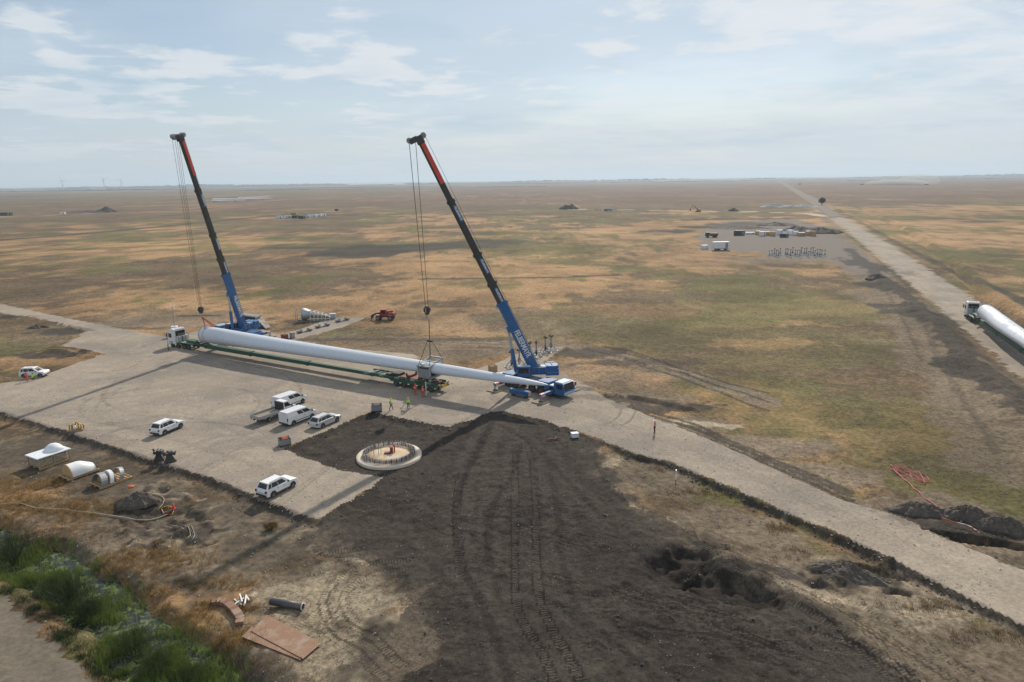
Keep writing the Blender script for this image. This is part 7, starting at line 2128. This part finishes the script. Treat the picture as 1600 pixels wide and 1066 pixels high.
bush(425, 838, 0.55, 'small brown weed in the crane boom shadow below the pad', 'strawd', 8)

# loose stones and clods
oct_v = np.array([(1, 0, 0), (0, 1, 0), (-1, 0, 0), (0, -1, 0), (0, 0, .8), (0, 0, -.5)])
oct_f = [(0, 1, 4), (1, 2, 4), (2, 3, 4), (3, 0, 4), (1, 0, 5), (2, 1, 5), (3, 2, 5), (0, 3, 5)]
def pebbles(name, mat, label, n, ok, size, seed, ylo=38, yhi=108):
    r_ = np.random.RandomState(seed)
    Y_ = ylo + (yhi - ylo) * r_.rand(n * 3) ** 1.5
    X_ = (r_.rand(n * 3) * 2 - 1) * Y_ * 0.80
    k = np.nonzero(ok(X_, Y_))[0][:n]
    X_, Y_ = X_[k], Y_[k]
    Z_ = zgrid(X_, Y_)
    S_ = size * (0.5 + r_.rand(len(k)) ** 4 * 3.0) * (Y_ / 60) ** 0.5
    A_ = r_.rand(len(k)) * 6.28
    c_, s_ = np.cos(A_), np.sin(A_)
    jit_ = 0.7 + 0.6 * r_.rand(len(k), 6, 3)
    P = oct_v[None] * jit_
    V_ = np.empty_like(P)
    V_[..., 0] = (P[..., 0] * c_[:, None] - P[..., 1] * s_[:, None]) * S_[:, None] + X_[:, None]
    V_[..., 1] = (P[..., 0] * s_[:, None] + P[..., 1] * c_[:, None]) * S_[:, None] + Y_[:, None]
    V_[..., 2] = P[..., 2] * S_[:, None] * .8 + Z_[:, None] + S_[:, None] * .2
    F_ = (np.arange(len(k))[:, None, None] * 6 + np.array(oct_f)[None]).reshape(-1, 3)
    me = bpy.data.meshes.new(name)
    me.from_pydata(V_.reshape(-1, 3).tolist(), [], F_.tolist()); me.materials.append(M[mat]); me.update()
    o = bpy.data.objects.new(name, me); COL.objects.link(o)
    tag(o, label, None, None, 'stuff')
insoil = lambda X_, Y_: (sdf(SOIL, X_, Y_) < -0.3) & (np.hypot(X_ - FOUND[0], Y_ - FOUND[1]) > 4.3)
pebbles('gravel', 'stone', 'pale stones scattered on the dark soil', 3600, lambda X_, Y_: insoil(X_, Y_) & (fbm(X_, Y_, 6, 3, 810) > 0.50), 0.02, 1)
pebbles('gravel_stones', 'stone', 'pale stones scattered on the gravel road and pad', 5200, lambda X_, Y_: sdf(PAD, X_, Y_) < 0.5, 0.035, 2, 45, 108)
pebbles('soil_clods', 'clod', 'dark clods of turned soil', 4200, lambda X_, Y_: insoil(X_, Y_) & (fbm(X_, Y_, 5, 3, 800) > 0.55), 0.05, 3)
pebbles('earth_clods', 'timber', 'brown clods on the worked earth', 3500, lambda X_, Y_: (sdf(SOIL, X_, Y_) > 0.2) & (sdf(PAD, X_, Y_) > 0.2) & (sdf(TRACKCORNER, X_, Y_) > 0.5), 0.045, 4, 38, 80)
edge = lambda X_, Y_: (np.abs(sdf(PAD, X_, Y_) - 0.9) < 0.55)
pebbles('edge_rubble', 'clod', 'dark rubble along the foot of the gravel pad', 6000, edge, 0.075, 5, 40, 105)

# ------------------------------------------------------------------ the air between here and the horizon
hz = MB().box((0, 22000 - 1000, 78.5), (90000, 48000 + 1000, 163)).build('haze', [], None)
hm = bpy.data.materials.new('haze_air'); hm.use_nodes = True
t = hm.node_tree; t.nodes.clear()
ho = t.nodes.new('ShaderNodeOutputMaterial')
hv = t.nodes.new('ShaderNodeVolumePrincipled')
hv.inputs['Color'].default_value = (0.72, 0.86, 1.0, 1)
hv.inputs['Density'].default_value = 1.1e-4
hv.inputs['Anisotropy'].default_value = 0.2
t.links.new(hv.outputs[0], ho.inputs['Volume'])
hz.data.materials.append(hm)
hz['kind'] = 'stuff'; hz['label'] = 'thin pale haze in the air over the plain'
